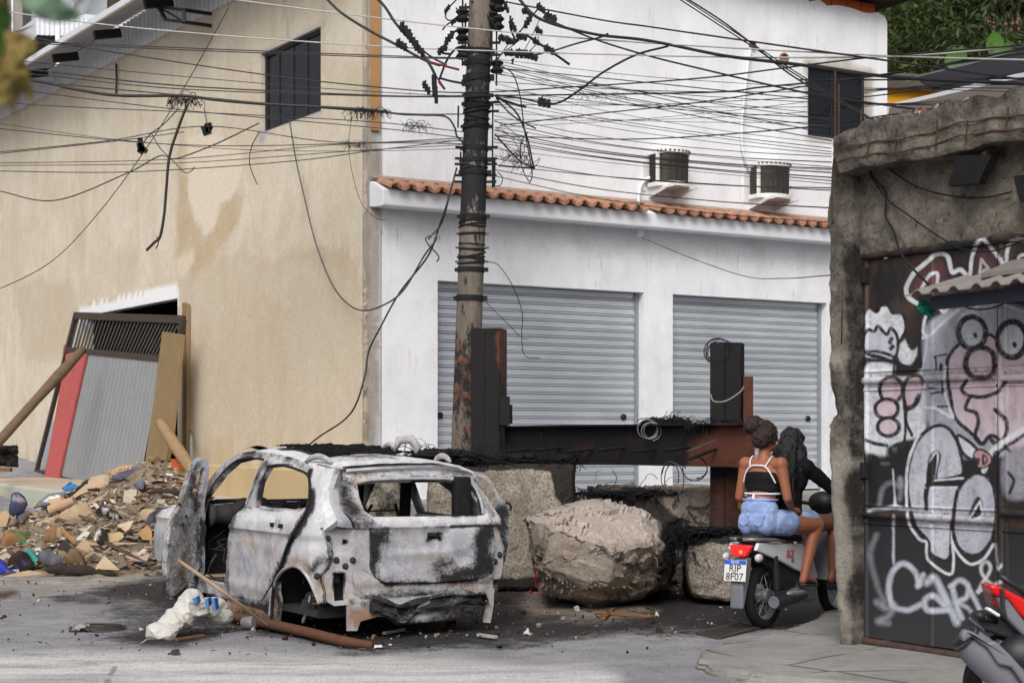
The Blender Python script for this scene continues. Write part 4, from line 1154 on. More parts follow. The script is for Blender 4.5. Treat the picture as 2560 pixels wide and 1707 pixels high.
side_panel('sill_cover',lower,[],dict(char=[([(590,1510),(690,1540),(690,1580),(590,1560)],10,.8),([(680,1460),(700,1440),(700,1560),(680,1560)],6,1.0)],rust=[([(560,1480),(700,1480),(690,1560),(560,1540)],10,.8)]),thick=.04,off=-.012)
def polytube(pts,r,hit,off,name,mat,n=7,conv=None,parent=None):
 q=[]
 for px,py in pts:
  a,z=hit(px,py)
  q.append((a,float(yprof(np.array([z]),np.array([a]))[0])+off,z)if hit is side_hit else(float(rear_x(np.array([z]),np.array([a]))[0])-off,a,z))
 b=MB();b.tube([V(x)for x in cw(spline(q,5))],r,n);return b.build(name,mat,parent or car,smooth=True)
polytube([(672,1166),(705,1162),(748,1174),(774,1190),(777,1235),(770,1272),(752,1308),(722,1362),(706,1412),(690,1450),(683,1500),(682,1548)],.012,side_hit,.012,'door_seal',M_CHAR)
polytube([(512,1250),(545,1196),(585,1156),(620,1145),(660,1148)],.010,side_hit,.004,'door_seal',M_CHAR)
polytube([(657,1150),(640,1185),(613,1262)],.022,side_hit,-.02,'centre_pillar',M_BURNT)
la=arch
b=MB();b.tube([V(x)for x in cw([(x,float(yprof(np.array([z]),np.array([x]))[0])+.006,z)for x,z in la])],.016,7);o=b.build('arch_lip',M_BURNT,car,smooth=True)
set_attrs(o.data,paint(np.array([WM[car.name]@v.co for v in o.data.vertices]),dict(char=[([(690,1400),(690,1570),(700,1570),(705,1420)],8,.8)],rust=[([(690,1380),(810,1400),(800,1440),(690,1420)],12,.7)])))
vs=[];n=len(la)
for yy in(.845,.5):vs+=[(x,yy,z)for x,z in la]
vs+=[(ax_,.5,.1)]
carpart('wheel_housing',vs,[(i,i+1,n+i+1,n+i)for i in range(n-1)]+[(n+i,n+i+1,2*n)for i in range(n-1)],mat=M_SOOT)
hub=MB();hc=CM@V((ax_+.02,.66,.24))
hub.lathe([(.001,.1),(.06,.1),(.065,.06),(.12,.05),(.125,0),(.06,-.05),(.05,-.2)],hc,-CRt,20)
hub.build('wheel_hub',M_INT,car,smooth=True,auto=40)
b=MB();sc=CM@V((ax_-.16,.70,0));b.tube([sc+V((.055*math.cos(t),.055*math.sin(t),.16+.022*t/2))for t in np.linspace(0,6*2*math.pi,120)if .16+.022*t/2<.42],.011,6)
b.build('coil_spring',simple('rusty_spring',S(96,74,60),.85,var=.3),car,smooth=True)
b=MB();b.tube([CM@V((ax_-.02,.72,.33)),CM@V((ax_-.0,.74,.20)),CM@V((ax_+.05,.75,.11))],[.02,.035,.05],8,flat=.4);b.build('suspension_arm',M_BURNT,car,smooth=True)
b=MB();b.bar(CM@V((ax_,-.7,.22)),CM@V((ax_,.7,.22)),.12,.1);b.build('rear_axle',M_SOOT,car)
def loft(name,a,c,spec,n=14):
 sp_=lambda q:spline(q,6)
 A=[(x,float(yprof(np.array([z]),np.array([x]))[0])-.004,z)for x,z in sp_(SH(*a))];B=[(float(rear_x(np.array([z]),np.array([y]))[0])-.004,y,z)for y,z in sp_(RH(*c))]
 A,B=np.array(A),np.array(B);t=np.linspace(0,1,n);ia=lambda M_:np.column_stack([np.interp(t,np.linspace(0,1,len(M_)),M_[:,k])for k in range(3)])
 A,B=ia(A),ia(B);v=np.vstack([A,(A+B)/2+np.array([-.012,.012,0]),B]);carpart(name,v,grid_faces(3,n),spec)
loft('rear_pillar',[(838,1168),(820,1220),(826,1262),(842,1300),(842,1316)],[(853,1172),(849,1220),(852,1270),(870,1294),(882,1320)],dict(char=[([(842,1200),(858,1200),(860,1270),(846,1270)],4,.5)],ash=[([(815,1160),(850,1160),(850,1300),(815,1300)],8,.8)]))
loft('rear_corner',[(806,1330),(822,1392),(808,1440),(814,1508)],[(808,1318),(826,1388),(804,1440),(814,1502)],dict(char=[([(800,1380),(830,1380),(820,1450),(800,1450)],6,.5)]))
def rear_panel(name,outline,holes,spec,off=0.0,thick=.03,res=.03,fx=None,parent=None,dents=.01):
 v2,tr=cdt(outline,holes,res)
 y,z=v2[:,0],v2[:,1]
 x=rear_x(z,y)-off+dents*(fbm(np.column_stack([y*5,z*5]),4,95)-.5)
 if fx is not None:x=x+fx(y,z)
 sv,f=shell(np.column_stack([x,y,z]),tr,thick,None)
 v=np.column_stack([x,y,z])
 n=np.cross(v[tr[:,1]]-v[tr[:,0]],v[tr[:,2]]-v[tr[:,0]]).mean(0)
 if n[0]>0:sv,f=shell(v,tr[:,::-1],thick)
 return carpart(name,sv,f,spec,parent=parent,edge=burn_edge(v2,[outline]+list(holes)))
win=RH((890,1206),(920,1200),(1000,1197),(1120,1197),(1172,1206),(1196,1240),(1206,1284),(1180,1287),(1060,1290),(930,1291),(908,1276),(895,1240))
upper=RH((852,1172),(950,1164),(1080,1160),(1150,1168),(1180,1190),(1215,1240),(1240,1282),(1250,1310),(1100,1316),(885,1320),(870,1292),(850,1270),(848,1220))
spec_up=dict(char=[([(848,1200),(884,1206),(892,1250),(918,1290),(870,1296),(850,1268)],8,.85),([(870,1180),(1000,1174),(1160,1182),(1170,1200),(1000,1190),(900,1196)],5,.65),([(874,1292),(930,1296),(960,1322),(880,1326)],8,.8),([(1178,1190),(1250,1305),(1210,1310),(1200,1250)],6,.55),([(1070,1296),(1100,1296),(1098,1320),(1074,1320)],6,.5)],ash=[([(850,1165),(1150,1160),(1170,1180),(860,1184)],8,.9),([(930,1290),(1230,1286),(1240,1312),(960,1318)],8,.85)])
gate_=rear_panel('tailgate',upper,[win],spec_up,off=.02,thick=.045)
polytube([(892,1206),(930,1199),(1010,1196),(1120,1197),(1172,1207),(1196,1242),(1206,1284)],.014,rear_hit,.02,'window_flange',M_BURNT,parent=None)
b=MB()
sp=RH((855,1176),(950,1169),(1080,1165),(1160,1176),(1178,1192))
spv=[(float(rear_x(np.array([z]),np.array([y]))[0])-.01,y,z)for y,z in spline(sp,6)]
ring_=[]
for(x,y,z)in spv:ring_+=[(x+.06,y,z+.035),(x-.07,y,z+.012),(x-.075,y,z-.006),(x-.03,y,z-.03)]
fs=[(i*4+k,i*4+k+1,(i+1)*4+k+1,(i+1)*4+k)for i in range(len(spv)-1)for k in range(3)]
carpart('spoiler',ring_,fs,dict(ash=[([(840,1140),(1200,1140),(1200,1178),(840,1180)],6,.9)],char=[([(860,1186),(1000,1178),(1180,1186),(1180,1200),(860,1206)],6,.6)]))
lower_g=RH((922,1318),(1100,1316),(1228,1312),(1231,1360),(1230,1420),(1215,1436),(1180,1446),(1080,1454),(960,1456),(935,1442),(924,1420))
ph=RH((1068,1330),(1106,1331),(1102,1350),(1090,1346),(1066,1352))
def fx_low(y,z):
 r=.028*(soft(np.maximum(np.abs(y+.02)-.30,np.abs(z-.80)-.085),.02))
 return r+.010*np.exp(-((z-.90)/.012)**2)+.014*soft(np.maximum(np.abs(y)-.55,np.abs(z-.63)-.05),.03)
rear_panel('tailgate_skin',lower_g,[ph],dict(char=[([(918,1316),(972,1316),(960,1350),(950,1380),(944,1440),(960,1460),(930,1450),(920,1420)],9,1.05),([(1196,1310),(1234,1310),(1234,1430),(1180,1450),(1080,1458),(1100,1430),(1180,1420),(1190,1360)],10,1.1),([(1110,1390),(1130,1386),(1128,1424),(1090,1440),(1070,1430),(1078,1404)],9,.75),([(930,1424),(1000,1440),(1080,1450),(960,1462)],8,.5)],rust=[([(1000,1324),(1160,1320),(1150,1350),(1000,1352)],16,.35),([(1190,1330),(1210,1340),(1204,1360),(1188,1350)],5,.6),([(960,1370),(1190,1370),(1190,1450),(960,1450)],22,.42)]),off=.035,thick=.02,fx=fx_low,res=.022)
ql=RH((806,1318),(880,1320),(924,1320),(926,1420),(946,1446),(940,1486),(905,1500),(880,1510),(836,1514),(812,1500),(802,1440),(826,1388),(816,1350))
hole1=RH((834,1432),(862,1432),(861,1500),(836,1502))
hole2=RH((859,1349),(868,1349),(868,1359),(859,1359))
def fx_well(y,z):return .03*soft(np.maximum(np.abs(y-.73)-.08,np.abs(z-.86)-.13),.05)
rear_panel('tail_lamp_well',ql,[hole1,hole2],dict(char=[([(806,1340),(822,1340),(836,1400),(820,1440),(806,1440)],5,.5),([(880,1420),(930,1424),(940,1450),(890,1440)],6,.45),([(868,1490),(960,1480),(960,1510),(870,1514)],6,.5)],rust=[([(880,1330),(924,1330),(924,1440),(830,1440),(840,1390)],20,.5),([(830,1430),(940,1430),(940,1510),(830,1510)],20,.45)]),off=.0,fx=fx_well,res=.025)
b=MB()
for px,py in((841,1400),(882,1400),(863,1415),(793,1440),(825,1380),(819,1346)):
 y,z=rear_hit(px,py);x=float(rear_x(np.array([z]),np.array([y]))[0])
 b=MB();b.lathe([(.001,.02),(.012,.02),(.014,.008),(.026,.004),(.03,-.01)],CM@V((x-.005,y,z)),-CF,12)
 b.build('lamp_stud',M_INT,car,smooth=True,auto=30)
rear_panel('tail_lamp_well',RH((1228,1312),(1244,1318),(1262,1372),(1258,1376),(1258,1446),(1232,1448),(1230,1400)),[],dict(rust=[([(1226,1310),(1266,1310),(1266,1450),(1226,1450)],10,.5)],char=[([(1226,1300),(1240,1310),(1236,1340),(1228,1330)],4,.6)]),off=-.0,res=.03)
for px,py in((1249,1386),(1237,1403)):
 y,z=rear_hit(px,py);x=float(rear_x(np.array([z]),np.array([y]))[0])
 b=MB();b.lathe([(.001,.02),(.012,.02),(.014,.008),(.026,.004),(.03,-.01)],CM@V((x-.005,y,z)),-CF,12)
 b.build('lamp_stud',M_INT,car,smooth=True,auto=30)
cross=RH((880,1432),(905,1424),(935,1444),(960,1460),(1080,1458),(1180,1450),(1228,1432),(1232,1470),(1210,1486),(1000,1492),(900,1494),(882,1480))
rear_panel('rear_crossmember',cross,[],dict(rust=[([(880,1430),(1240,1430),(1240,1490),(880,1490)],10,.5)],char=[([(890,1480),(1240,1470),(1240,1500),(890,1500)],6,.8),([(960,1456),(1230,1446),(1230,1458),(960,1464)],4,.7)]),off=.01,fx=lambda y,z:-.02*np.exp(-((z-.47)/.04)**2),res=.03)
side_q=SH((806,1330),(822,1392),(804,1442),(800,1500),(790,1512),(776,1494),(764,1440),(806,1400))
val=RH((935,1492),(1000,1490),(1100,1480),(1224,1474),(1230,1530),(1160,1545),(1080,1552),(1000,1562),(985,1560),(980,1546),(945,1540),(925,1545),(900,1552),(892,1576),(868,1576),(866,1510))
rear_panel('rear_valance',val,[],dict(rust=[([(860,1500),(960,1500),(960,1580),(860,1580)],12,.75),([(980,1500),(1230,1490),(1230,1560),(980,1560)],30,.45)],char=[([(860,1490),(980,1486),(980,1510),(880,1508)],6,.6),([(1060,1530),(1240,1500),(1240,1560),(1060,1560)],16,.8),([(1000,1550),(1200,1536),(1200,1570),(1000,1575)],5,.9)]),off=.015,fx=lambda y,z:.05*np.clip(.25-z,0,.3),res=.03)
rear_panel('hanging_bracket',RH((1208,1474),(1232,1470),(1230,1510),(1222,1556),(1208,1554),(1210,1510)),[],dict(rust=[([(1200,1460),(1240,1460),(1240,1560),(1200,1560)],8,.5)]),off=.03,res=.03)
cent=spline([(921,1508),(960,1518),(1000,1530),(1050,1512),(1100,1500),(1150,1490),(1190,1494),(1216,1500)],6)
vs=[]
for i,(px,py)in enumerate(cent):
 y,z=rear_hit(px,py);x0=float(rear_x(np.array([z]),np.array([y]))[0])-.06-.05*math.sin(i*.25)
 hh=.075*(1-.55*(i/(len(cent)-1))**3)if i<len(cent)-6 else .06-.008*(i-len(cent)+6)
 for k,(dx,dz)in enumerate(((.05,1),(-.02,.95),(-.035,.55),(-.0,.2),(-.0,-.15),(-.04,-.5),(-.025,-.95),(.05,-1))):
  j=.012*math.sin(i*.9+k)
  vs.append((x0+dx+j,y,z+dz*hh+.010*math.sin(i*.5+k)))
n=8
fs=[(i*n+k,i*n+(k+1)%n,(i+1)*n+(k+1)%n,(i+1)*n+k)for i in range(len(cent)-1)for k in range(n)]+[tuple(range(n))]+[tuple((len(cent)-1)*n+k for k in range(n))]
carpart('bumper_beam',vs,fs,dict(char=[([(900,1470),(1240,1460),(1240,1560),(900,1560)],10,.8),([(1160,1470),(1230,1470),(1230,1530),(1160,1530)],8,1.0),([(1020,1500),(1150,1480),(1150,1500),(1020,1520)],8,.9)]),auto=25)
b=MB()
def cbox(c,s):b.box(CM@V(c),s,CM.to_3x3())
cbox((1.9,0,.2),(3.4,1.6,.05));b.build('floor_pan',M_INT,car)
b=MB();cbox((.17,.52,.38),(.04,.62,.4));b.build('inner_tail_panel',M_SOOT,car)
b=MB();cbox((3.12,0,.70),(.06,1.56,.72));b.build('bulkhead',M_SOOT,car)
b=MB();b.tube([CM@V((2.92,y,.95+.03*math.sin(y*7)))for y in np.linspace(-.72,.74,40)],[.10,.13,.09,.12,.08,.14,.11,.09,.13,.07,.12,.10,.13,.09,.11,.08,.12],11);o=b.build('dashboard',M_INT,car,smooth=True)
b=MB();b.tube([CM@V((2.66,.38,.88))+(CM.to_3x3()@V((.06*math.sin(a),.17*math.cos(a),.16*math.sin(a))))for a in np.linspace(0,6.28,24)],.012,6);b.build('steering_wheel',M_SOOT,car)
for xs,ys in((1.55,.36),(1.55,-.36)):
 b=MB()
 for dy in(-.2,.2):b.tube([CM@V((xs+.45,ys+dy,.42)),CM@V((xs+.05,ys+dy,.46)),CM@V((xs-.16,ys+dy*.9,.92)),CM@V((xs-.2,ys+dy*.6,1.06))],.016,6)
 for zz in(.55,.7,.85,1.0):b.tube([CM@V((xs-.03-(zz-.46)*.3,ys-.19,zz)),CM@V((xs-.03-(zz-.46)*.3,ys+.19,zz))],.007,5)
 for kk in range(5):b.tube([CM@V((xs+.08+kk*.09,ys-.2,.43)),CM@V((xs+.08+kk*.09,ys+.2,.43))],.007,5)
 b.build('seat_frame',M_INT,car)
b=MB()
for yy in(-.45,.42):
 b.tube([CM@V((.95,yy-.2,.4)),CM@V((.8,yy-.2,.95)),CM@V((.8,yy+.2,.95)),CM@V((.95,yy+.2,.4))],.014,6)
b.build('rear_seat_frame',M_INT,car)
for yy,z1,w in((-.12,1.32,.05),(-.42,1.38,.07)):
 b=MB();b.bar(CM@V((1.45 if yy>-.3 else 1.1,yy,.45)),CM@V((1.35 if yy>-.3 else 1.0,yy,z1)),w,.09);b.build('inner_pillar',M_SOOT,car)
b=MB();cbox((1.05,-.78,.86),(.9,.05,.2));b.build('inner_door_trim',M_BURNT,car,bevel=.02)
rr=random.Random(4);b=MB()
for k in range(46):
 p=V((rr.uniform(2.6,3.0),rr.uniform(-.7,.75),rr.uniform(.5,1.0)));q=[CM@p]
 for j in range(4):p=p+V((rr.uniform(-.12,.1),rr.uniform(-.1,.1),rr.uniform(-.16,.04)));q.append(CM@p)
 b.tube(q,rr.uniform(.004,.014),5)
b.build('burnt_harness',M_INT,car)
b=MB();cbox((.35,-.62,.98),(.1,.16,.7));b.build('inner_rear_pillar',M_SOOT,car,bevel=.02)
b=MB();cbox((.35,.70,.72),(.5,.05,.5));b.build('inner_quarter',M_SOOT,car)
rl=np.array([(x,z)for x,z in roof_line[:6]])
def roof_zy(x):
 z=np.interp(x,[.30,.45,.8,1.3,1.8,2.2,2.36],[1.355,1.385,1.415,1.43,1.415,1.37,1.31])
 return z
nu,nv=46,34
uu=np.linspace(.36,2.72,nu);ww=np.linspace(-1,1,nv);vs=[]
zl=np.array([side_hit(px,py)for px,py in((838,1168),(800,1160),(740,1146),(690,1133),(640,1127),(600,1132),(560,1156))])
zl=zl[np.argsort(zl[:,0])]
for x in uu:
 ze=np.interp(x,zl[:,0],zl[:,1]);ye=float(yprof(np.array([ze]),np.array([x]))[0])-.005
 for w in ww:vs.append((x+.1*(1-w*w)*(-.6 if x<.8 else(.5 if x>2.3 else 0)),ye*w,ze-.004+.052*(1-abs(w)**2.4)+.012*(mnoise.noise((x*3,w*3,0)))))
fs=[tuple(f)for f in grid_faces(nu,nv)]
vs=np.array(vs);cc=np.array([vs[list(f)].mean(0)for f in fs])
holem=(cc[:,0]>.95)&(cc[:,0]<2.0)&(np.abs(cc[:,1])<.42)
fs_r=[f for f,h in zip(fs,holem)if not h]
tr=np.array([(f[0],f[1],f[2])for f in fs_r]+[(f[0],f[2],f[3])for f in fs_r])
sv,f2=shell(vs,tr,.02,(0,0,1))
carpart('roof',sv,f2,dict(ash=[([(600,1110),(1200,1110),(1200,1200),(600,1200)],10,.85)],char=[([(1160,1140),(1185,1160),(1180,1180),(1150,1170)],6,.6),([(770,1122),(985,1125),(1000,1146),(900,1156),(780,1148)],4,.6)]))
b=MB();rr=random.Random(5)
g=[(x,y)for x in np.linspace(.93,2.03,40)for y in np.linspace(-.44,.44,26)]
zz={k:np.interp(k[0],zl[:,0],zl[:,1])+.062+.03*mnoise.noise((k[0]*9,k[1]*9,3))+.018*mnoise.noise((k[0]*30,k[1]*30,3))for k in g}
v=cw([(x,y,zz[(x,y)])for x,y in g])
nmesh('sunroof_opening',v,grid_faces(40,26),simple('charred_crust',S(20,20,22),.7,var=.6,sc=20,bump=.9,bd=.02),car)
def lump(c,L,h,ang,name='roof_rail_remnant',mat=None):
 b=MB();d=V((math.cos(ang),math.sin(ang),0));pts,rs=[],[]
 for k in range(9):
  t=k/8-.5
  pts.append(CM@(V(c)+d*(t*L)+V((0,0,h*(1-(2*t)**2)))))
  rs.append(.028*(1-.5*abs(2*t)**3))
 b.tube(pts,rs,8);return b.build(name,mat or M_BURNT,car,smooth=True)
lump((.68,.60,1.46),.42,.05,.12);lump((.66,-.60,1.46),.36,.05,-.1);lump((1.5,-.5,1.56),.34,.05,-.05)
b=MB();q=CM@V((1.05,-.42,1.60));b.tube([q+V((-.09,.0,-.05)),q+V((-.05,0,.045)),q+V((.06,.02,.06)),q+V((.12,.02,-.02)),q+V((.1,.0,-.06))],[.02,.05,.055,.05,.02],8,flat=.8)
b.build('roof_slag',M_BURNT,car,smooth=True)
b=MB();q=CM@V((2.25,.5,1.55));b.add([q+V(x)for x in((-.22,0,0),(-.02,0,.05),(.02,.1,.045),(.12,.05,.01),(.0,.2,.0),(-.1,.12,.03))],[(0,1,5),(1,2,5),(1,3,2),(2,4,5),(2,3,4)])
b.build('roof_flap',M_SOOT,car)
hx=2.9;hinge=V((hx,.80,0));th=math.radians(68)
dx,dn=V((-math.cos(th),math.sin(th),0)),V((math.sin(th),math.cos(th),0))
def door_pt(px,py):
 n=CM.to_3x3()@dn;q=CMi@on_plane(px,py,CM@hinge,n);r=q-hinge
 return(r.dot(dx),r.z)
fdo=[door_pt(*p)for p in((404,1460),(400,1400),(408,1330),(420,1290),(440,1262),(462,1200),(486,1150),(496,1144),(508,1150),(511,1164),(508,1200),(500,1260),(496,1330),(494,1400),(484,1430),(446,1470),(424,1486),(404,1490))]
fdh=[[door_pt(*p)for p in((470,1230),(488,1178),(497,1166),(501,1176),(497,1215),(488,1240))]]
print('DOOR',[tuple(round(a,2)for a in p)for p in fdo[:4]])
v2,tr=cdt(fdo,fdh,.03)
base=np.array(hinge)[None]+v2[:,:1]*np.array(dx)+np.column_stack([np.zeros((len(v2),2)),v2[:,1]])
pq=np.column_stack([v2[:,0]*5,v2[:,1]*5])
base=base+np.array(dn)[None]*(.02*np.sin(v2[:,:1]*9)+.03*(fbm(pq,4,97)[:,None]-.5))
sv,f=shell(base,tr,.07,np.array(dn))
carpart('front_door',sv,f,dict(char=[([(380,1130),(520,1130),(520,1500),(380,1500)],8,.42),([(398,1440),(430,1440),(430,1500),(398,1500)],8,1.0),([(446,1262),(470,1262),(470,1480),(446,1480)],14,.42),([(470,1150),(512,1140),(512,1260),(480,1400),(470,1400)],6,.62),([(404,1300),(440,1262),(500,1140)],4,.55,5),([(484,1260),(500,1260),(496,1420),(484,1420)],4,.9)],rust=[([(452,1330),(476,1330),(470,1460),(450,1450)],10,.8)]))
b=MB()
for px,py in((421,1295),(436,1312),(432,1316),(444,1310),(452,1290),(436,1260)):
 a,z=door_pt(px,py);b=MB();b.lathe([(.001,.004),(.014,.003),(.016,0)],CM@(hinge+dx*a+V((0,0,z))+dn*-.075),CM.to_3x3()@-dn,10);b.build('door_hole',M_SOOT,car)
hr=V((2.35,-.80,0));th2=math.radians(62);ex,en=V((-math.cos(th2),-math.sin(th2),0)),V((math.sin(th2),-math.cos(th2),0))
def rdoor_pt(px,py):
 n=CM.to_3x3()@en;q=CMi@on_plane(px,py,CM@hr,n);r=q-hr
 return(r.dot(ex),r.z)
ro=[rdoor_pt(*p)for p in((1160,1174),(1190,1178),(1214,1186),(1232,1206),(1248,1240),(1262,1256),(1275,1290),(1272,1350),(1262,1400),(1250,1440),(1150,1450),(1150,1290),(1210,1288),(1238,1270),(1243,1250),(1232,1216),(1212,1196),(1190,1188),(1164,1184))]
v2,tr=cdt(ro,[],.04)
base=np.array(hr)[None]+v2[:,:1]*np.array(ex)+np.column_stack([np.zeros((len(v2),2)),v2[:,1]])
sv,f=shell(base,tr,.05,np.array(en))
carpart('open_door',sv,f,dict(char=[([(1238,1250),(1280,1260),(1280,1460),(1140,1460),(1140,1280)],8,.85),([(1160,1176),(1214,1188),(1246,1240)],4,.5,5)]))
b=MB();c=P(1270,1262,(CM@hr).y-.6);b.tube([P(1264,1256,14.9),P(1274,1258,14.9),P(1278,1268,14.9),P(1275,1276,14.9)],.012,6);b.build('mirror_stub',M_SOOT,car)
FX=lambda x:2.95+(x-2.95)*1.38 if x>2.95 else x
fw=[(2.95,.25),(2.95,.95),(3.05,.99),(3.35,1.0),(3.75,.97),(4.02,.88),(4.14,.74),(4.16,.55),(4.05,.42),(3.85,.40)]+[(3.42+.33*math.cos(a),.24+.33*math.sin(a))for a in np.linspace(.5,math.pi-.1,14)]+[(3.06,.22)]
fw=[(FX(a),c_)for a,c_ in fw]
side_panel('front_wing',fw,[],dict(ash=[([(360,1230),(500,1230),(500,1300),(360,1330)],10,.6)],rust=[([(380,1250),(430,1250),(420,1300),(390,1310)],20,.25)]),s=1,off=.0)
side_panel('front_wing',fw,[],{},s=-1)
nu,nv=18,16;vs=[]
for x in np.linspace(2.9,4.12,nu):
 z=np.interp(x,[2.9,3.3,3.7,4.0,4.14],[.985,1.0,.965,.88,.74])
 ye=float(yprof(np.array([z]),np.array([x]))[0])
 for w in np.linspace(-1,1,nv):vs.append((FX(x)+.05*(1-w*w),ye*w,z+.05*(1-w**4)))
carpart('bonnet',vs,grid_faces(nu,nv),dict(ash=[([(350,1200),(520,1200),(520,1300),(350,1300)],10,.6)]))
b=MB();hc=CM@V((3.6,.72,.21));b.lathe([(.05,.1),(.12,.1),(.2,.09),(.235,.04),(.235,-.1),(.2,-.14),(.05,-.1)],hc,-CRt+V((0,0,-.12)),24);b.build('burnt_front_wheel',M_SOOT,car,smooth=True,auto=40)
b=MB();b.lathe([(.05,.1),(.12,.1),(.2,.09),(.235,.04),(.235,-.1),(.2,-.14),(.05,-.1)],CM@V((3.6,-.72,.21)),CRt,24);b.build('burnt_front_wheel',M_SOOT,car,smooth=True,auto=40)
# --- scorched concrete wall and painted gate on the right
RFr=Frame(V((2.718,13.05,0)),V((.534,-.845,0)).normalized(),V((-.845,-.534,0)).normalized())
def m_rough():
 m=Mat('roughcast_concrete')
 so=m.attr('soot')
 c=m.mix(m.ramp(m.noise(5,6,.75),[(.35,0),(.65,1)]),S(176,167,154),S(122,115,107))
 c=m.mix(m.ramp(m.noise(26,5,.8),[(.54,0),(.66,.85)]),c,S(48,45,44))
 c=m.mix(m.ramp(m.noise(30,4,.8),[(.6,0),(.7,.7)]),c,S(166,160,150))
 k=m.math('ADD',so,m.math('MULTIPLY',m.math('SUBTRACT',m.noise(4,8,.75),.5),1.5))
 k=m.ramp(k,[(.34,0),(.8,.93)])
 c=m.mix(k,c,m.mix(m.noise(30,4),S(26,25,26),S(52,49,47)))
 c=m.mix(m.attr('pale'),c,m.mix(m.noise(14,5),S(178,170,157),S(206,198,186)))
 h=m.math('ADD',m.noise(22,7,.8),m.noise(7,5,.7))
 return m.out(c,.95,0,m.bump(h,1,.07),spec=.15)
M_ROUGH=m_rough()
cw_=thing('concrete_wall','scorched rough concrete wall with a crumbling corner pillar and heavy beam round the graffiti gate','wall',RFr.w(0,0),RFr.M.to_3x3())
def rough_panel(name,outline,off,thick,spec,amp=.02,res=.03,pale=()):
 v2,tr=cdt(outline,[],res)
 v=RFr.ws(v2,off)
 q=proj(v);q=q+np.stack([fbm(v*4,4,81)-.5,fbm(v*4,4,82)-.5],1)*40
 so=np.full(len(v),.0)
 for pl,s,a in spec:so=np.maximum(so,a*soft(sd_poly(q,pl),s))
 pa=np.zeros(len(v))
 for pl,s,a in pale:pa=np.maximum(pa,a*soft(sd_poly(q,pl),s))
 bd=np.clip(-sd_poly(v2,outline)/.05,0,1)
 d=amp*.6*(fbm(v*12,5,83)-.5)*2+amp*1.3*(fbm(v*30,3,84)-.5)-.02*(1-bd)**2
 v=v+np.array(RFr.n)[None]*d[:,None]
 if RFr.n.dot(V(np.cross(v[tr[0][1]]-v[tr[0][0]],v[tr[0][2]]-v[tr[0][0]])))<0:tr=tr[:,::-1]
 sv,f=shell(v,tr,thick,np.array(RFr.n))
 return nmesh(name,sv,f,M_ROUGH,cw_,smooth=True,auto=50,attrs=dict(soot=dup(so),pale=dup(pa)))
O=.15
pil=[RFr(*p,off=O)for p in((2082,345),(2078,420),(2070,490),(2067,560),(2071,640),(2069,740),(2072,830),(2070,890),(2074,960),(2085,1010),(2086,1040),(2074,1056),(2068,1075),(2072,1160),(2077,1260),(2083,1380),(2088,1480),(2095,1560),(2096,1640))]
pil=rag(pil,.012,3,5)[:-3]+[(-.0,.02),(-.0,pil[0][1])]
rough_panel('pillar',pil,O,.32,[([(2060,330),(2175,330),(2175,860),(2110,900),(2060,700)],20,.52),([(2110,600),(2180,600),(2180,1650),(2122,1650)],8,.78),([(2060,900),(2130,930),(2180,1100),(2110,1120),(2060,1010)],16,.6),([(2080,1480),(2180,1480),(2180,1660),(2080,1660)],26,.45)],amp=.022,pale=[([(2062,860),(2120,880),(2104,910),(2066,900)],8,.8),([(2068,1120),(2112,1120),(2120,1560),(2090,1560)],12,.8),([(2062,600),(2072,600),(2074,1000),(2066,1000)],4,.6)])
xR=3.2
w0=RFr(2126,640,off=.04)
rough_panel('roughcast_panel',[(-.05,3.06),(xR,3.06),(xR,3.82),(-.05,3.86)],.06,.15,[([(2100,400),(2210,430),(2200,640),(2100,640)],30,.55),([(2300,380),(2560,340),(2560,420),(2300,440)],30,.45),([(2100,560),(2600,500),(2600,640),(2100,660)],26,.3)],amp=.03,res=.035)
bt,bb2=RFr(2084,332,off=.30),RFr(2094,434,off=.30)
beam=[(bb2[0],bb2[1])]+[(x,bb2[1]+.02*math.sin(x*5)+rng.uniform(-.015,.015))for x in np.arange(bb2[0]+.1,xR,.12)]+[(xR,bb2[1]+.02)]+[(x,bt[1]+rng.uniform(-.03,.035)+.02)for x in np.arange(xR,bb2[0]+.1,-.07)]+[(bt[0]-.02,bt[1]-.03),(bt[0]-.03,(bt[1]+bb2[1])/2)]
rough_panel('beam',beam,.30,.45,[([(2060,200),(2600,150),(2600,260),(2340,330),(2060,400)],30,.62),([(2060,300),(2600,220),(2600,360),(2060,470)],20,.42)],amp=.02)
M_REBAR=simple('rusty_rebar',S(84,62,50),.85,.2,var=.3,sc=20)
for px,y0,y1 in((2088,178,350),(2097,210,350),(2153,272,345)):
 a=RFr(px,y1,off=.22);c=RFr(px,y0,off=.22);b=MB();b.tube([RFr.w(*a,.22),RFr.w(*c,.22)],.008,6);b.build('rebar',M_REBAR,cw_)
for zz in(bb2[1]+.08,bb2[1]+.17):
 b=MB();b.tube([RFr.w(x,zz+.015*math.sin(x*6)+.008*math.sin(x*17),.312+.008*math.sin(x*11))for x in np.linspace(bb2[0],xR,24)],.006,6);b.build('rebar',M_REBAR,cw_)
b=MB()
for x in(.34,.62,1.02,1.3,1.66):b=MB();b.tube([RFr.w(x,bb2[1]+.03+.1*(x*7%1),.31),RFr.w(x+.02,bt[1]-.06-.12*(x*5%1),.314)],.006,6);b.build('rebar',M_REBAR,cw_)
pwire('rebar',[(2092,340,13.0),(2083,420,13.0),(2080,480,13.0),(2082,560,12.98)],.008,parent=cw_,mat=M_REBAR)
pwire('rebar',[(2106,700,12.85),(2104,860,12.85)],.006,parent=cw_,mat=M_REBAR)
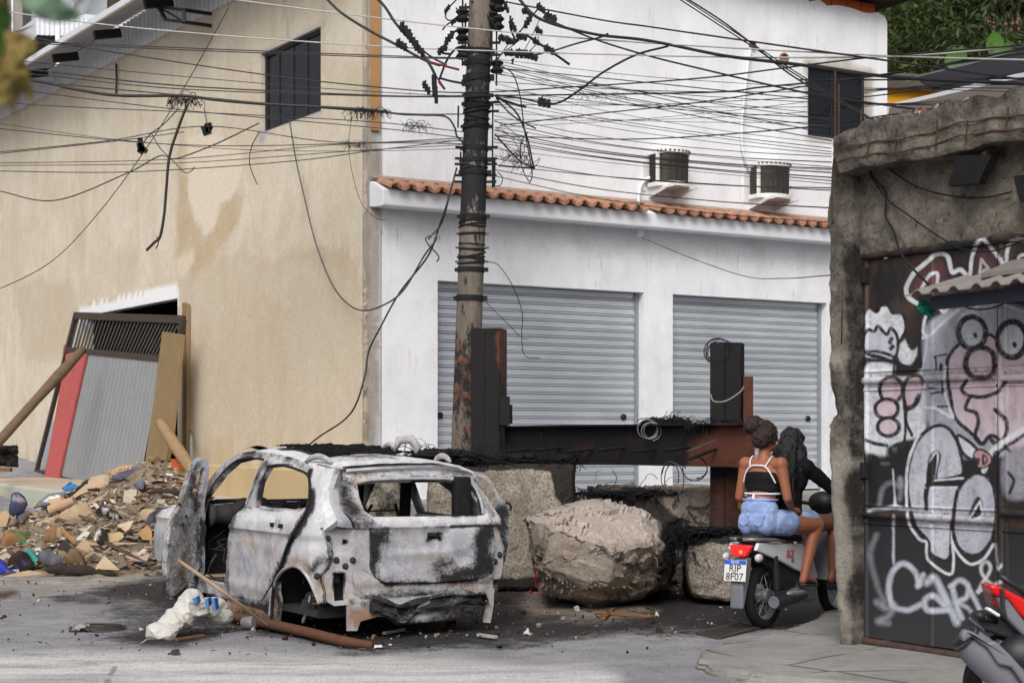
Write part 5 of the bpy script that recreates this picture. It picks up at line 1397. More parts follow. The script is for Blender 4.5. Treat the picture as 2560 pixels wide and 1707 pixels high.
for k,(px,py)in enumerate(((2216,292),(2228,288),(2236,296),(2262,290),(2274,284),(2298,282),(2306,280),(2338,276),(2352,274),(2364,268),(2374,270),(2388,262),(2396,258),(2418,252),(2448,250))):
 x,z=RFr(px,py,off=.16);r=rng.uniform(.02,.045)
 b=MB();a0=rng.uniform(0,3);pts=[RFr.w(x+r*math.cos(a0+a),bt[1]+.01+r*.9+r*math.sin(a0+a)*rng.uniform(.7,1.3),.16+.03*math.sin(a*2))for a in(0,1.3,2.4,3.6,5.0)]
 b.prism(pts,RFr.n*.012);b.prism([RFr.w(x-.03,bt[1]-.05,.13),RFr.w(x+.04,bt[1]-.05,.13),RFr.w(x+.03,bt[1]+.02,.15),RFr.w(x-.02,bt[1]+.02,.15)],RFr.n*.05)
 b.build('tile_shard',(simple('terracotta_shard',S(124,78,58),.85),simple('pale_shard',S(150,144,142),.4))[k%2],label='broken %s shard standing in the mortar on top of the concrete beam'%('terracotta','pale')[k%2],cat='shard',group='broken shards along the beam top')
b=MB();b.box(RFr.w(1.75,1.9,-1.9),(3.3,3.5,3.7),RFr.M.to_3x3());b.box(RFr.w(2.78,1.6,.02),(.9,.26,3.0),RFr.M.to_3x3());b.build('rear_block',M_CONC,cw_)
# ---- gate
BLK,WHT,GRY,PNK=S(32,30,32),S(212,214,220),S(166,166,178),S(204,184,194)
g6=lambda*p:[(1620+x/2.5,540+y/2.5)for x,y in p]
g5=lambda*p:[(2060+x/2.5,1080+y/2.5)for x,y in p]
OPS=[]
def fill(col,pts,sp=True,s=2.5,a=1):OPS.append((np.array(col),spline(pts,5,True)if sp else np.array(pts,float),None,s,a))
def line(col,pts,w,s=1.6,a=1,closed=False,sp=True):OPS.append((np.array(col),(lambda q:np.vstack([q,q[:1]])if closed else q)(spline(pts,6,closed))if sp else np.array(pts,float),w/2,s,a))
def shape(fc,lc,pts,w=9,**k):
 if fc is not None:fill(fc,pts,**k)
 line(lc,pts,w,closed=True)
fill(GRY,g6((1730,760),(1800,640),(1960,560),(2120,540),(2400,600),(2500,900),(2480,1500),(2240,1500),(1900,1500),(1740,1250)),s=5)
fill(S(176,174,186),g6((1730,700),(1900,590),(1960,640),(1900,800),(1860,960),(1740,960)),s=6,a=.8)
fill(WHT,g6((1350,960),(1530,930),(1540,1000),(1660,1000),(1720,980),(1730,1380),(1600,1430),(1500,1500),(1352,1460)),s=5)
shape(WHT,BLK,g6((1352,700),(1350,620),(1385,575),(1430,600),(1455,562),(1500,560),(1530,605),(1590,612),(1612,680),(1600,740),(1570,788),(1610,765),(1650,830),(1688,800),(1690,870),(1645,935),(1580,925),(1550,870),(1540,900),(1350,880)),8)
shape(S(190,192,204),BLK,g6((1352,750),(1380,710),(1415,720),(1440,690),(1490,740),(1520,700),(1560,760),(1560,840),(1530,900),(1450,880),(1352,850)),8)
for p in(((1515,790),(1522,770)),((1520,830),(1530,815))):line(BLK,g6(*p),11)
line(BLK,g6((1350,845),(1450,850),(1540,880)),8);line(BLK,g6((1395,875),(1470,895),(1540,915)),8);line(BLK,g6((1538,880),(1535,990)),6)
for c,rx,ry in(((1520,1085),72,80),((1492,1205),72,62),((1502,1318),66,58)):
 shape(PNK,BLK,g6(*[(c[0]+rx*math.cos(a),c[1]+ry*math.sin(a))for a in np.linspace(0,6.28,12)[:-1]]),10)
shape(PNK,BLK,g6((1600,1080),(1630,1010),(1700,1000),(1725,1080),(1690,1150),(1650,1200),(1610,1190)),9);line(BLK,g6((1690,1120),(1660,1180),(1620,1200),(1612,1280),(1650,1370)),8)
line(BLK,g6((1600,1150),(1610,1300),(1600,1410),(1560,1430)),8);line(BLK,g6((1360,1400),(1420,1420),(1490,1435)),9)
fill(BLK,g6((1500,1440),(1620,1400),(1700,1390),(1660,1500),(1620,1700),(1360,1700),(1360,1490),(1480,1500)),s=4)
shape(PNK,BLK,g6((1870,980),(1880,880),(1960,790),(2100,740),(2300,700),(2450,760),(2450,1300),(2300,1480),(2200,1400),(2140,1370),(2090,1420),(2050,1380),(1990,1330),(1920,1260),(1890,1130)),9)
line(WHT,g6((1860,940),(1850,1080),(1900,1250)),6)
fill(S(196,190,204),g6((2010,600),(2140,570),(2340,600),(2400,700),(2180,760),(2060,700)),s=5,a=.8)
line(WHT,g6((2010,610),(2100,545),(2240,560),(2340,600)),7)
fill(WHT,g6((1940,660),(1985,600),(2060,600),(2110,680),(2110,780),(2050,820),(1960,790)),s=3)
line(BLK,g6(*[(2025+84*math.cos(a),728+98*math.sin(a))for a in np.linspace(0,6.28,16)[:-1]]),14,closed=True)
line(BLK,g6((2043,742),(2045,750)),10)
fill(WHT,g6(*[(2275+86*math.cos(a),772+108*math.sin(a))for a in np.linspace(0,6.28,16)[:-1]]))
line(BLK,g6(*[(2275+90*math.cos(a),772+112*math.sin(a))for a in np.linspace(0,6.28,16)[:-1]]),15,closed=True);line(BLK,g6((2291,800),(2294,808)),11)
line(BLK,g6((2105,750),(2140,742),(2170,762)),8)
shape(PNK,BLK,g6((1985,920),(2010,850),(2080,820),(2150,850),(2165,920),(2150,990),(2080,1010),(2010,990)),14)
line(BLK,g6((1990,1030),(1960,1080),(2000,1120),(2090,1130),(2180,1100),(2230,1040)),10)
line(BLK,g6((2010,1130),(1985,1200),(2010,1215),(2050,1230),(2065,1290),(2045,1380),(2090,1425),(2130,1385),(2170,1420),(2230,1380),(2240,1280),(2170,1210)),10)
line(WHT,g6((1690,550),(1630,510),(1615,450),(1660,360),(1740,290),(1800,240),(1870,250),(1900,350),(1950,335),(2000,380)),11)
fill(S(120,70,78),g6((1650,440),(1700,370),(1780,310),(1850,320),(1850,400),(1800,440),(1690,480)),s=12,a=.55)
line(WHT,g6((1710,450),(1760,370),(1810,360),(1800,440),(1770,470)),8)
line(WHT,g6((2010,400),(2025,260),(2070,150),(2110,160),(2200,270),(2240,330)),9);line(WHT,g6((2070,355),(2085,270),(2130,330),(2070,355)),7,sp=False)
fill(S(124,76,84),g6((2060,240),(2110,200),(2190,310),(2110,380),(2050,370)),s=14,a=.4)
line(WHT,g6((2240,340),(2245,220),(2280,160),(2351,150),(2460,160)),9);line(WHT,g6((2320,330),(2325,250),(2420,240)),8)
line(WHT,g6((1740,750),(1720,720),(1740,620),(1800,560),(1850,600),(1900,540),(1970,520)),8);line(WHT,g6((1720,760),(1760,745),(1850,660),(1940,590)),8)
line(WHT,g6((1715,960),(1735,850),(1750,750)),4,a=.7)
for p in(((1790,880),(1865,862)),((1800,885),(1800,960)),((1750,1070),(1790,1075)),((1770,1110),(1850,1095)),((1840,1030),(1838,1110)),((1810,1190),(1870,1190))):line(BLK,g6(*p),5)
line(BLK,g6((1832,930),(1832,955)),9);line(BLK,g6((1842,1080),(1845,1095)),6)
line(WHT,g6((1730,1050),(1715,1180),(1800,1200),(1900,1260),(1890,1210)),7)
shape(S(190,190,200),BLK,g5((610,20),(700,-40),(780,-20),(840,80),(870,240),(830,280),(700,300),(720,150),(690,130),(660,190),(640,400),(640,480),(650,340),(850,345),(850,400),(800,560),(780,790),(670,760),(650,680),(580,600),(540,480),(520,300),(550,130)),9)
line(WHT,g5((590,20),(530,170),(515,330),(530,560),(600,670),(640,690),(655,800),(800,880),(800,620)),7)
line(BLK,g5((860,270),(720,300),(700,300),(705,160)),8);line(WHT,g5((868,285),(700,300),(690,280),(712,150),(695,130),(665,180)),5)
line(BLK,g5((640,330),(855,330)),9);line(WHT,g5((640,345),(855,345)),5);fill(BLK,g5((655,200),(700,150),(695,290),(670,320),(640,420),(640,330)),s=2)
shape(S(178,178,190),BLK,g5((950,255),(1040,300),(1075,420),(1070,600),(1020,720),(940,770),(860,740),(810,640),(815,480),(850,340)),10)
line(WHT,g5((800,690),(850,770),(920,825),(1000,790),(1060,700)),7);fill(BLK,g5((960,400),(990,440),(980,520),(910,540),(920,470)));line(WHT,g5((975,430),(920,520),(900,548),(985,520),(975,430)),5)
line(WHT,g5((1075,700),(1085,850),(1105,830)),6)
shape(WHT,BLK,g5((840,20),(960,110),(930,170),(860,120)),8);line(WHT,g5((1000,240),(1060,110),(1250,-20)),14);line(BLK,g5((1030,250),(1090,130),(1250,20)),8)
shape(S(190,140,150),BLK,g5((945,120),(990,110),(1045,150),(1040,200),(985,225),(955,215),(970,170),(940,165)),5);line(BLK,g5((995,140),(995,200),(1020,175),(1010,150),(995,140)),5);line(BLK,g5((1085,150),(1065,160),(1065,130),(1090,125),(1080,195)),5)
fill(S(150,148,158),g5((1130,150),(1300,100),(1300,380),(1140,400)),s=8);line(BLK,g5((1150,250),(1185,300),(1160,380)),8)
SP=S(190,194,206)
line(SP,g5((600,950),(560,860),(490,820),(430,870),(405,970),(430,1080),(520,1110),(600,1075)),13,4,.95);line(SP,g5((585,960),(620,890)),12,4)
line(SP,g5((640,940),(690,910),(740,1000),(790,1100),(830,1190)),17,5,.95);line(SP,g5((770,1110),(650,1110),(630,1050),(690,1020),(750,1080)),14,4,.95)
line(SP,g5((800,960),(830,1090),(860,1160)),13,4,.95);line(SP,g5((790,960),(850,925),(900,960),(890,1030),(820,1060)),12,4,.95);line(SP,g5((830,1060),(900,1100),(950,1160)),9,4,.8);line(SP,g5((915,990),(980,1120)),11,4,.95)
line(S(200,200,204),g5((965,1000),(990,940),(1040,860),(1020,810),(985,830),(990,890),(1050,950),(1100,935)),8,3);line(S(200,200,204),g5((960,995),(1040,960)),8,3)
line(SP,g5((280,490),(380,475),(540,480)),7,3);line(SP,g5((430,235),(445,440)),4,2);line(SP,g5((435,520),(435,820)),5,3);fill(WHT,g5((380,475),(430,450),(440,400),(455,450),(510,475)),s=3)
line(SP,g5((345,460),(370,350),(430,315),(480,360),(470,420)),9,6,.4);line(SP,g5((478,290),(486,330)),10,6,.7)
line(SP,g5((330,640),(290,760),(330,950),(380,1060)),9,7,.4);line(SP,g5((330,1060),(390,1100),(440,1080),(400,1150),(340,1180),(400,1190)),12,7,.5);line(S(120,118,120),g5((365,195),(400,195)),7,4,.6)
def gate_color(v):
 q=proj(v);n=len(q)
 base=np.tile(np.array(BLK),(n,1))
 br=np.clip((fbm(q/np.array([30,90]),4,7)-.42)*3.2,0,1)*soft(q[:,1]-830,60)
 base+=(np.array(S(78,58,48))-base)*br[:,None]*.8
 lg=soft(1400-q[:,1],200)*.5;base+=(np.array(S(66,66,70))-base)*lg[:,None]
 q=q+np.stack([fbm(q/14,3,3)-.5,fbm(q/14,3,4)-.5],1)*3.0
 mot=fbm(q/np.array([14,40]),4,12)
 for col,pts,hw,s,a in OPS:
  lo,hi=pts.min(0)-(hw or 0)-s*2,pts.max(0)+(hw or 0)+s*2
  k=np.where(((q>=lo)&(q<=hi)).all(1))[0]
  if not len(k):continue
  d=line_dist(q[k],pts)-hw if hw is not None else sd_poly(q[k],pts)
  al=soft(d,s)*a*np.clip(.55+.9*fbm(q[k]/7,3,21),0,1)
  cc=col[None]*(1-.28*np.clip(mot[k]-.4,0,1)[:,None]*(2 if col.mean()>.2 else 0))
  base[k]+=(cc-base[k])*al[:,None]
 return base
def m_gate():
 m=Mat('graffiti_steel')
 c=m.attr('paint','Color')
 c=m.mix(m.math('MULTIPLY',m.ramp(m.noise(5,7,.78),[(.5,0),(.68,1)]),.22),c,S(70,64,64))
 r=m.math('ADD',m.attr('rust'),m.math('MULTIPLY',m.math('SUBTRACT',m.noise(14,6,.8),.5),1.5))
 c=m.mix(m.math('MULTIPLY',m.ramp(r,[(.42,0),(.7,.9)]),m.ramp(m.attr('rust'),[(.0,.0),(.2,1)])),c,m.mix(m.noise(20,4),S(120,76,48),S(80,54,40)))
 return m.out(c,.55,.05,m.bump(m.noise(26,5,.7),.12,.004),spec=.4)
M_GATE=m_gate()
gt=thing('metal_gate','steel sheet gate covered in black white and pink graffiti','gate',RFr.w(0,.1),RFr.M.to_3x3())
RY=(RFr(2164,952)[1],RFr(2164,1284)[1]);gx=[RFr(p,1000)[0]for p in(2164,2328,2496,2512)]
def gate_sheet(name,x0,x1,z0,z1):
 nx,nz=int((x1-x0)/.0065),int((z1-z0)/.0058)
 g=np.stack(np.meshgrid(np.linspace(x0,x1,nx),np.linspace(z0,z1,nz),indexing='ij'),-1).reshape(-1,2)
 o=np.zeros(len(g));ru=np.zeros(len(g))
 for x in gx[1:2]:o+=.012*soft(np.abs(g[:,0]-x)-.02,.003);ru=np.maximum(ru,.25*soft(np.abs(g[:,0]-x)-.03,.02))
 ed=np.minimum.reduce([g[:,0]-x0,x1-g[:,0]]);o+=.012*soft(ed-.03,.003);ru=np.maximum(ru,.35*soft(ed-.03,.02))
 for z in RY:o+=.014*soft(np.abs(np.abs(g[:,1]-z)-.07)-.008,.003);ru=np.maximum(ru,.55*soft(np.abs(g[:,1]-z)-.07,.05))
 ru=np.maximum(ru,.5*soft(g[:,1]-z0-.05,.08))
 o+=.006*(fbm(g*2.5,3,8)-.5)
 v=RFr.ws(g,o)
 return nmesh(name,v,grid_faces(nx,nz)[:,::-1],M_GATE,gt,smooth=False,attrs=dict(paint=gate_color(v),rust=ru))
zT=RFr(2164,640)[1]
gate_sheet('gate_leaf',.0,gx[2],.14,zT-.04);gate_sheet('gate_leaf',gx[3],2.3,.14,zT-.04)
def gtube(name,a,c,r,rust=.36):
 b=MB();n=max(2,int((V(c)-V(a)).length/.012));b.tube([V(a).lerp(V(c),i/n)for i in range(n+1)],r,12)
 o=b.build(name,M_GATE,gt,smooth=True,auto=40)
 v=np.array([WM[gt.name]@k.co for k in o.data.vertices]);set_attrs(o.data,dict(paint=gate_color(v),rust=np.full(len(v),rust)))
for z in RY:
 gtube('rail',RFr.w(.0,z,.022),RFr.w(gx[2],z,.022),.026);gtube('rail',RFr.w(gx[3],z+(-.02 if z>1.5 else .06),.03),RFr.w(2.3,z+(-.02 if z>1.5 else .06),.03),.026)
gtube('frame_tube',RFr.w(-.0,zT,.02),RFr.w(2.3,zT,.02),.035,.2);gtube('frame_tube',RFr.w(.0,.11,.02),RFr.w(2.3,.08,.02),.03,.5)
gtube('frame_tube',RFr.w(.01,.1,.0),RFr.w(.01,zT,.0),.02,.1);gtube('frame_tube',RFr.w((gx[2]+gx[3])/2,.1,-.005),RFr.w((gx[2]+gx[3])/2,zT,-.005),.03,.3)
for py in(690,1175):
 x,z=RFr(2165,py);b=MB();b.box(RFr.w(.01,z,.03),(.07,.06,.12),RFr.M.to_3x3());b.build('hinge',M_CHAR,gt,bevel=.006)
b=MB()
for k in range(14):
 c=RFr.w(gx[2]+.02+.006*(k%2),1.15-.028*k,.05);b.lathe([(.010,-.004),(.014,0),(.010,.004),(.006,0),(.010,-.004)],c,RFr.x if k%2 else RFr.n,8)
b.build('chain',M_REBAR,gt)
def flood(poly,n,label):
 pts=[RFr.w(*RFr(*p,off=.25),.25)for p in poly];t=thing('floodlight',label,'floodlight',pts[3],None)
 b=MB();b.prism(pts,-RFr.n*.08);b.build('housing',M_BLACKSTEEL,t,bevel=.008)
 for k in range(n):
  f=(k+.5)/n;a,c=pts[0].lerp(pts[1],f),pts[3].lerp(pts[2],f);b=MB();b.bar(a.lerp(c,.04),a.lerp(c,.96),.01,.03,RFr.x);b.build('cooling_fin',M_BLACKSTEEL,t)
 b=MB();b.bar(pts[0].lerp(pts[1],.75),pts[0].lerp(pts[1],.75)+V((0,0,.12))-RFr.n*.18,.03,.02);b.build('bracket',M_REBAR,t)
flood([(2398,386),(2478,388),(2444,460),(2370,466)],12,'black ribbed floodlight high on the roughcast wall under the beam')
flood([(2533,440),(2600,430),(2592,520),(2552,506)],6,'smaller black floodlight at the right edge of the roughcast wall')
LBL={}
def onwall(name,pts,r,label,fr=RFr,off=.1,cat='cable'):
 b=MB();b.tube([fr.w(*fr(p[0],p[1],off),off)for p in spline(pts,6)],r,6);b.build(name,M_CHAR,smooth=True,label=label,cat=cat)
onwall('wall_cable',[(2168,400),(2180,440),(2214,480),(2214,540),(2235,580),(2256,640),(2310,700),(2340,725)],.009,'black cable wriggling down from the beam across the roughcast onto the gate')
onwall('wall_cable',[(2176,440),(2220,500),(2260,530),(2330,580),(2400,620),(2480,628),(2560,600)],.006,'thin dark cable running from the pillar to the top rail of the gate')
onwall('wall_cable',[(2214,416),(2290,466),(2380,490),(2460,494),(2530,480)],.007,'black lead feeding the floodlight at the right edge of the roughcast')
cn=thing('canopy','small corrugated sheet canopy with a blue beam in front of the graffiti gate','canopy',RFr.w(1.5,2.6,.3),None)
s0,s1=1.02,3.0;n=60;vs=[]
for o,z in((.62,2.66),(.12,2.79)):
 for i in range(n):
  s=s0+(s1-s0)*i/(n-1);ph=(s*5.6)%1
  vs.append(RFr.w(s,z+(.03 if .15<ph<.5 else 0)+.012*(s-s0),o))
v=np.array(vs);tr=grid_faces(2,n);tr=np.vstack([tr[:,[0,1,2]],tr[:,[0,2,3]]]);sv,f=shell(v,tr,.008,(0,0,1))
nmesh('roof_sheet',sv,f,simple('weathered_sheet',S(128,122,119),.85,var=.25,sc=6),cn,smooth=False)
b=MB();b.prism([RFr.w(s0+.5,2.755,.40),RFr.w(s1,2.77,.40),RFr.w(s1,2.88,.1),RFr.w(s0+.5,2.86,.1)],V((0,0,.03)));b.build('upper_sheet',simple('grey_sheet',S(120,115,112),.85,var=.2),cn)
b=MB();b.bar(RFr.w(s0+.16,2.60,.5),RFr.w(s1,2.62,.5),.06,.09);b.build('blue_beam',simple('dark_blue_paint',S(18,24,42),.6,var=.3),cn)
b=MB();b.bar(RFr.w(2.2,2.58,.5),RFr.w(2.4,2.30,.05),.04,.04);b.build('strut',M_STEEL_W,cn)
def cloth(name,c,sx,sz,label,mat,cat,seed=0,rot=0,n=14,sag=.5,flat=False,th=.004,amp=.06):
 """crumpled sheet"""
 g=np.stack(np.meshgrid(np.linspace(-1,1,n),np.linspace(-1,1,n),indexing='ij'),-1).reshape(-1,2)
 k=g*1.6+seed*3.1;e=1-.22*fbm(g*1.3+seed,3,seed+2)
 x,z=g[:,0]*sx*e,g[:,1]*sz*e;y=amp*(fbm(k,4,seed)-.5)*3+amp*np.abs(fbm(k*2.4,3,seed+5)-.5)*2
 v=np.column_stack([x,y,z])if not flat else np.column_stack([x,z,y+amp*.6-amp*.9*(g**2).max(1)])
 R=np.array(Matrix.Rotation(rot,3,'Z'))if flat else np.array(Matrix.Rotation(rot,3,'Y'));v=v@R.T+np.array(c)
 f=grid_faces(n,n);tr=np.vstack([f[:,[0,1,2]],f[:,[0,2,3]]]);sv,ff=shell(v,tr,th)
 return nmesh(name,sv,ff,mat,smooth=True,label=label,cat=cat)
x,z=RFr(2322,770,off=.5)
cloth('rag',RFr.w(x,z,.52),.07,.05,'green rag hanging from the end of the blue canopy beam',simple('green_cloth',S(20,92,74),.8),'rag',3,.4,amp=.03)
onwall('canopy_cable',[(2392,756),(2430,772),(2480,770),(2530,748),(2560,735)],.006,'black cable sagging under the corrugated canopy',off=.45)
ap=[(1733,1630),(1745,1616),(1790,1601),(1860,1588),(1948,1568),(2030,1540),(2075,1500),(2100,1440)]
ap2=[(1736,1640),(1760,1656),(1850,1674),(2000,1690),(2200,1702),(2430,1740)]
og=[tuple(gp(*p,z=.09)[:2])for p in ap]
og+=[(4.2,17.5),(6.5,14),(6.0,8.6),(3.0,9.8)]+[tuple(gp(*p,z=.09)[:2])for p in ap2[::-1]]
v2,tr=cdt(og,[],.07)
d=np.clip(-sd_poly(v2,og),0,1);z=-.03+.10*np.clip(d/.03,0,1)**.7+.02*np.clip(d-.1,0,1)+.012*(fbm(v2*2,4,5)-.5)
def m_apron():
 m=Mat('worn_concrete')
 c=m.mix(m.ramp(m.noise(1.3,6,.65),[(.35,0),(.65,1)]),S(130,128,126),S(151,149,146))
 c=m.mix(m.ramp(m.noise(6,7,.75),[(.5,0),(.68,.6)]),c,S(112,106,102))
 cr=m.math('MULTIPLY',m.ramp(m.voro(.8,'DISTANCE_TO_EDGE',m.mix(.15,m.co,m.node('ShaderNodeTexNoise').outputs['Color'])),[(.005,1),(.014,0)]),m.ramp(m.noise(.8,3),[(.42,0),(.52,.9)]))
 c=m.mix(cr,c,S(58,54,52))
 c=m.mix(m.ramp(m.noise(50,3,.8),[(.58,0),(.7,.5)]),c,S(92,88,86))
 return m.out(c,.92,0,m.bump(m.math('ADD',m.noise(40,4,.8),m.noise(8,5)),.5,.015))
nmesh('kerb_apron',np.column_stack([v2,z]),tr,m_apron(),smooth=True,kind='structure')
dg=[gp(1744,1588),gp(1796,1600),gp(1905,1570),gp(1850,1560)]
M_GRATE=simple('worn_iron',S(78,73,70),.7,.3,var=.3,sc=12)
t=thing('drain_grate','rusty slotted drain grate in the road at the kerb by the scooter','grate',(dg[0]+dg[2])/2)
for(a,c)in((0,1),(1,2),(2,3),(3,0)):
 b=MB();b.bar(dg[a]+V((0,0,.012)),dg[c]+V((0,0,.012)),.035,.03);b.build('grate_frame',M_GRATE,t)
for k in range(6):
 f=(k+.5)/6;b=MB();b.bar(dg[0].lerp(dg[1],f)+V((0,0,.012)),dg[3].lerp(dg[2],f)+V((0,0,.012)),.022,.025);b.build('grate_bar',M_GRATE,t)
b=MB();b.add([p+V((0,0,.005))for p in dg],[(0,1,2,3)]);b.build('drain_pit',M_DARK,t)
# --- scooter and its two riders
def text_mesh(name,s,size,Mw,mat,parent,ext=.001,align='CENTER'):
 cu=bpy.data.curves.new(name,'FONT');cu.body=s;cu.size=size;cu.extrude=ext;cu.align_x=align;cu.align_y='CENTER';cu.resolution_u=3
 o=bpy.data.objects.new(name,cu);scene.collection.objects.link(o)
 bpy.context.view_layer.update()
 me=bpy.data.meshes.new_from_object(o.evaluated_get(bpy.context.evaluated_depsgraph_get()))
 bpy.data.objects.remove(o)
 me.materials.clear();me.transform(WM[parent.name].inverted()@Mw)
 return link(name,me,mat,parent,WM[parent.name])
def blob(name,parts,voxel,mat,parent,it=6,hair=None,M=None,facet=0):
 """one continuous skin grown over overlapping tapered limbs"""
 b=MB()
 for p in parts:
  if p[0]=='c':b.cone(M@V(p[1]),M@V(p[2]),p[3],p[4],14)
  else:b.ball(M@V(p[1]),p[2],16,12,M.to_3x3())
 me=bpy.data.meshes.new(name);me.from_pydata([tuple(x)for x in b.v],[],b.f);fix_normals(me)
 o=bpy.data.objects.new('tmp',me);scene.collection.objects.link(o)
 m=o.modifiers.new('r','REMESH');m.mode='VOXEL';m.voxel_size=voxel
 s=o.modifiers.new('s','SMOOTH');s.iterations=it;s.factor=.5
 bpy.context.view_layer.update()
 ne=bpy.data.meshes.new_from_object(o.evaluated_get(bpy.context.evaluated_depsgraph_get()))
 bpy.data.objects.remove(o)
 v=np.array([x.co[:]for x in ne.vertices]);n=np.array([x.normal[:]for x in ne.vertices]);f=[tuple(p.vertices)for p in ne.polygons]
 if hair:v=v+n*(hair[1]*((fbm(v*hair[0],3,5)-.5)*2 if len(hair)<3 else .6-3.2*np.abs(fbm(v*hair[0]*np.array([1,.6,1.5]),4,5)-.5)))[:,None]
 o=nmesh(name,v,f,mat,parent,smooth=not facet)
 if facet:d_=o.modifiers.new('d','DECIMATE');d_.ratio=facet
 return o
HD=V((.62,.785,0)).normalized()
SM=Matrix((HD,V((-HD.y,HD.x,0)),V((0,0,1)))).transposed().to_4x4();SM.translation=V((2.057,13.9,.11))
L=lambda x,y,z:SM@V((x,y,z))
sr=SM.to_3x3()
sc_=thing('motor_scooter','white motor scooter with red tail lamp lit carrying two riders','scooter',SM.translation,sr)
M_TYRE=simple('tyre_rubber',S(34,33,34),.85,var=.25,sc=12)
M_PLAST=simple('white_scooter_plastic',S(206,207,212),.35,var=.05)
M_BLKP=simple('black_plastic',S(30,30,32),.5,var=.2)
M_GRYP=simple('grey_plastic',S(108,108,116),.55,var=.15)
M_CHROME=simple('polished_metal',S(190,190,192),.25,.85,var=.15)
M_ALU=simple('dull_alloy',S(130,130,132),.45,.6,var=.2)
def wheel(cx,r,w,parent,Mx,spokes=18,name='wheel',ry=V((0,1,0))):
 c=Mx@V((cx,0,r));ax=Mx.to_3x3()@ry
 b=MB();b.lathe([(r-.075,-w*.7),(r-.03,-w),(r-.008,-w*.6),(r,0),(r-.008,w*.6),(r-.03,w),(r-.075,w*.7)],c,ax,40)
 t=b.build('tyre',M_TYRE,parent,smooth=True);WM[t.name]=WM[parent.name]
 b=MB();b.lathe([(r-.095,-.022),(r-.068,-.03),(r-.068,.03),(r-.095,.022),(r-.095,-.022)],c,ax,40);b.build('rim',M_ALU,t,smooth=True,auto=30)
 b=MB();b.lathe([(.001,-.06),(.055,-.06),(.06,-.03),(.05,.0),(.06,.03),(.055,.06),(.001,.06)],c,ax,20);b.build('hub',M_ALU,t,smooth=True,auto=30)
 u=ax.orthogonal().normalized();q=ax.cross(u)
 for k in range(spokes):
  a=2*math.pi*k/spokes;a2=a+(.5 if k%2 else-.5);b=MB()
  b.tube([c+(u*math.cos(a)+q*math.sin(a))*.05+ax*(.03 if k%2 else-.03),c+(u*math.cos(a2)+q*math.sin(a2))*(r-.09)],.003,5);b.build('spoke',M_CHROME,t)
wheel(0,.268,.048,sc_,SM);wheel(1.25,.28,.042,sc_,SM,8)
def plate2(name,prof,y0,y1,mat,bev=.012,par=None):
 b=MB();b.prism([L(x,y0,z)for x,z in prof],sr@V((0,y1-y0,0)));return b.build(name,mat,par or sc_,bevel=bev)
for s in(-1,1):
 side=[(-.34,.66),(-.30,.72),(.05,.70),(.42,.68),(.60,.56),(.70,.38),(.62,.36),(.48,.42),(.30,.47),(.10,.54),(-.12,.60)]
 plate2('side_panel',side,s*.10,s*.135,M_PLAST)
plate2('inner_frame',[(-.25,.60),(.40,.64),(.60,.40),(.70,.28),(.2,.26),(.05,.45)],-.09,.09,M_BLKP)
b=MB();pts=[(-.30,.735,.10),(-.1,.76,.13),(.2,.765,.125),(.45,.745,.11),(.58,.70,.06)]
b.tube([L(x,0,z)for x,z,r in pts],[.07,.11,.115,.10,.05],14,flat=.42);b.build('seat',M_BLKP,sc_,smooth=True)
for s in(-1,1):
 b=MB();b.tube([L(.12,s*.13,.715),L(-.1,s*.155,.735),L(-.30,s*.13,.745),L(-.38,s*.03,.745)],.014,8);b.build('grab_rail',M_ALU,sc_,smooth=True)
 b=MB();b.ball(L(-.33,s*.15,.60),(.05,.03,.035),12,8,sr);b.build('turn_signal',simple('clear_lens',S(190,188,184),.15),sc_,smooth=True)
m=Mat('lit_red_lens');m.out((.55,.01,.01),.2,Emission_Color=(1,.03,.02,1),Emission_Strength=.35);M_TAIL=m.m
b=MB();b.prism([L(-.375,.10,.70),L(-.375,-.10,.70),L(-.40,-.06,.61),L(-.40,.06,.61)],sr@V((.06,0,0)));tl_=b.build('tail_lamp',M_TAIL,sc_,bevel=.012)
b=MB();b.ball(L(-.39,-.02,.645),.016,8,6);m=Mat('brake_bulb');m.out((1,.1,.05),.3,Emission_Color=(1,.12,.06,1),Emission_Strength=2.5);b.build('bulb',m.m,w_parent(tl_,sc_))
plate2('rear_mudguard',[(-.36,.60),(-.28,.60),(-.30,.46),(-.40,.20),(-.43,.19),(-.43,.36)],-.06,.06,M_GRYP,.02)
PL_c=L(-.445,0,.50);pn=(sr@V((-1,0,.12))).normalized();pxv=sr@V((0,-1,0));pyv=pn.cross(pxv).normalized()
PMx=Matrix((pxv,pyv,pn)).transposed().to_4x4();PMx.translation=PL_c
b=MB();b.box(PL_c,(.20,.17,.006),PMx.to_3x3());lp_=b.build('licence_plate',simple('plate_white',S(214,214,212),.5,var=.03),sc_,bevel=.004);WM[lp_.name]=WM[sc_.name]
b=MB();b.box(PL_c+pyv*.066+pn*.003,(.196,.034,.003),PMx.to_3x3());b.build('plate_band',simple('plate_blue',S(46,86,190),.5,var=.05),lp_)
for s,sz,oy in(('BRASIL',.026,.066),('RJP',.082,.016),('8F07',.082,-.050)):
 mm=PMx.copy();mm.translation=PL_c+pyv*oy+pn*(.006);text_mesh('plate_text',s,sz,mm@Matrix.Diagonal((1.0,1,1,1)),M_STEEL_W if oy>.05 else M_BLKP,lp_)
ty=sr@V((1,0,-.08));tn=sr@V((0,-1,0));tz=tn.cross(ty)
TM=Matrix((ty.normalized(),tz.normalized(),tn)).transposed().to_4x4();TM.translation=L(.20,-.14,.60)
text_mesh('emblem','BIZ',.09,TM@Matrix.Shear('XZ',4,(0,0)),simple('emblem_red',S(190,24,34),.4),sc_);TM.translation=L(.24,-.14,.545);text_mesh('emblem','125',.035,TM,M_BLKP,sc_)
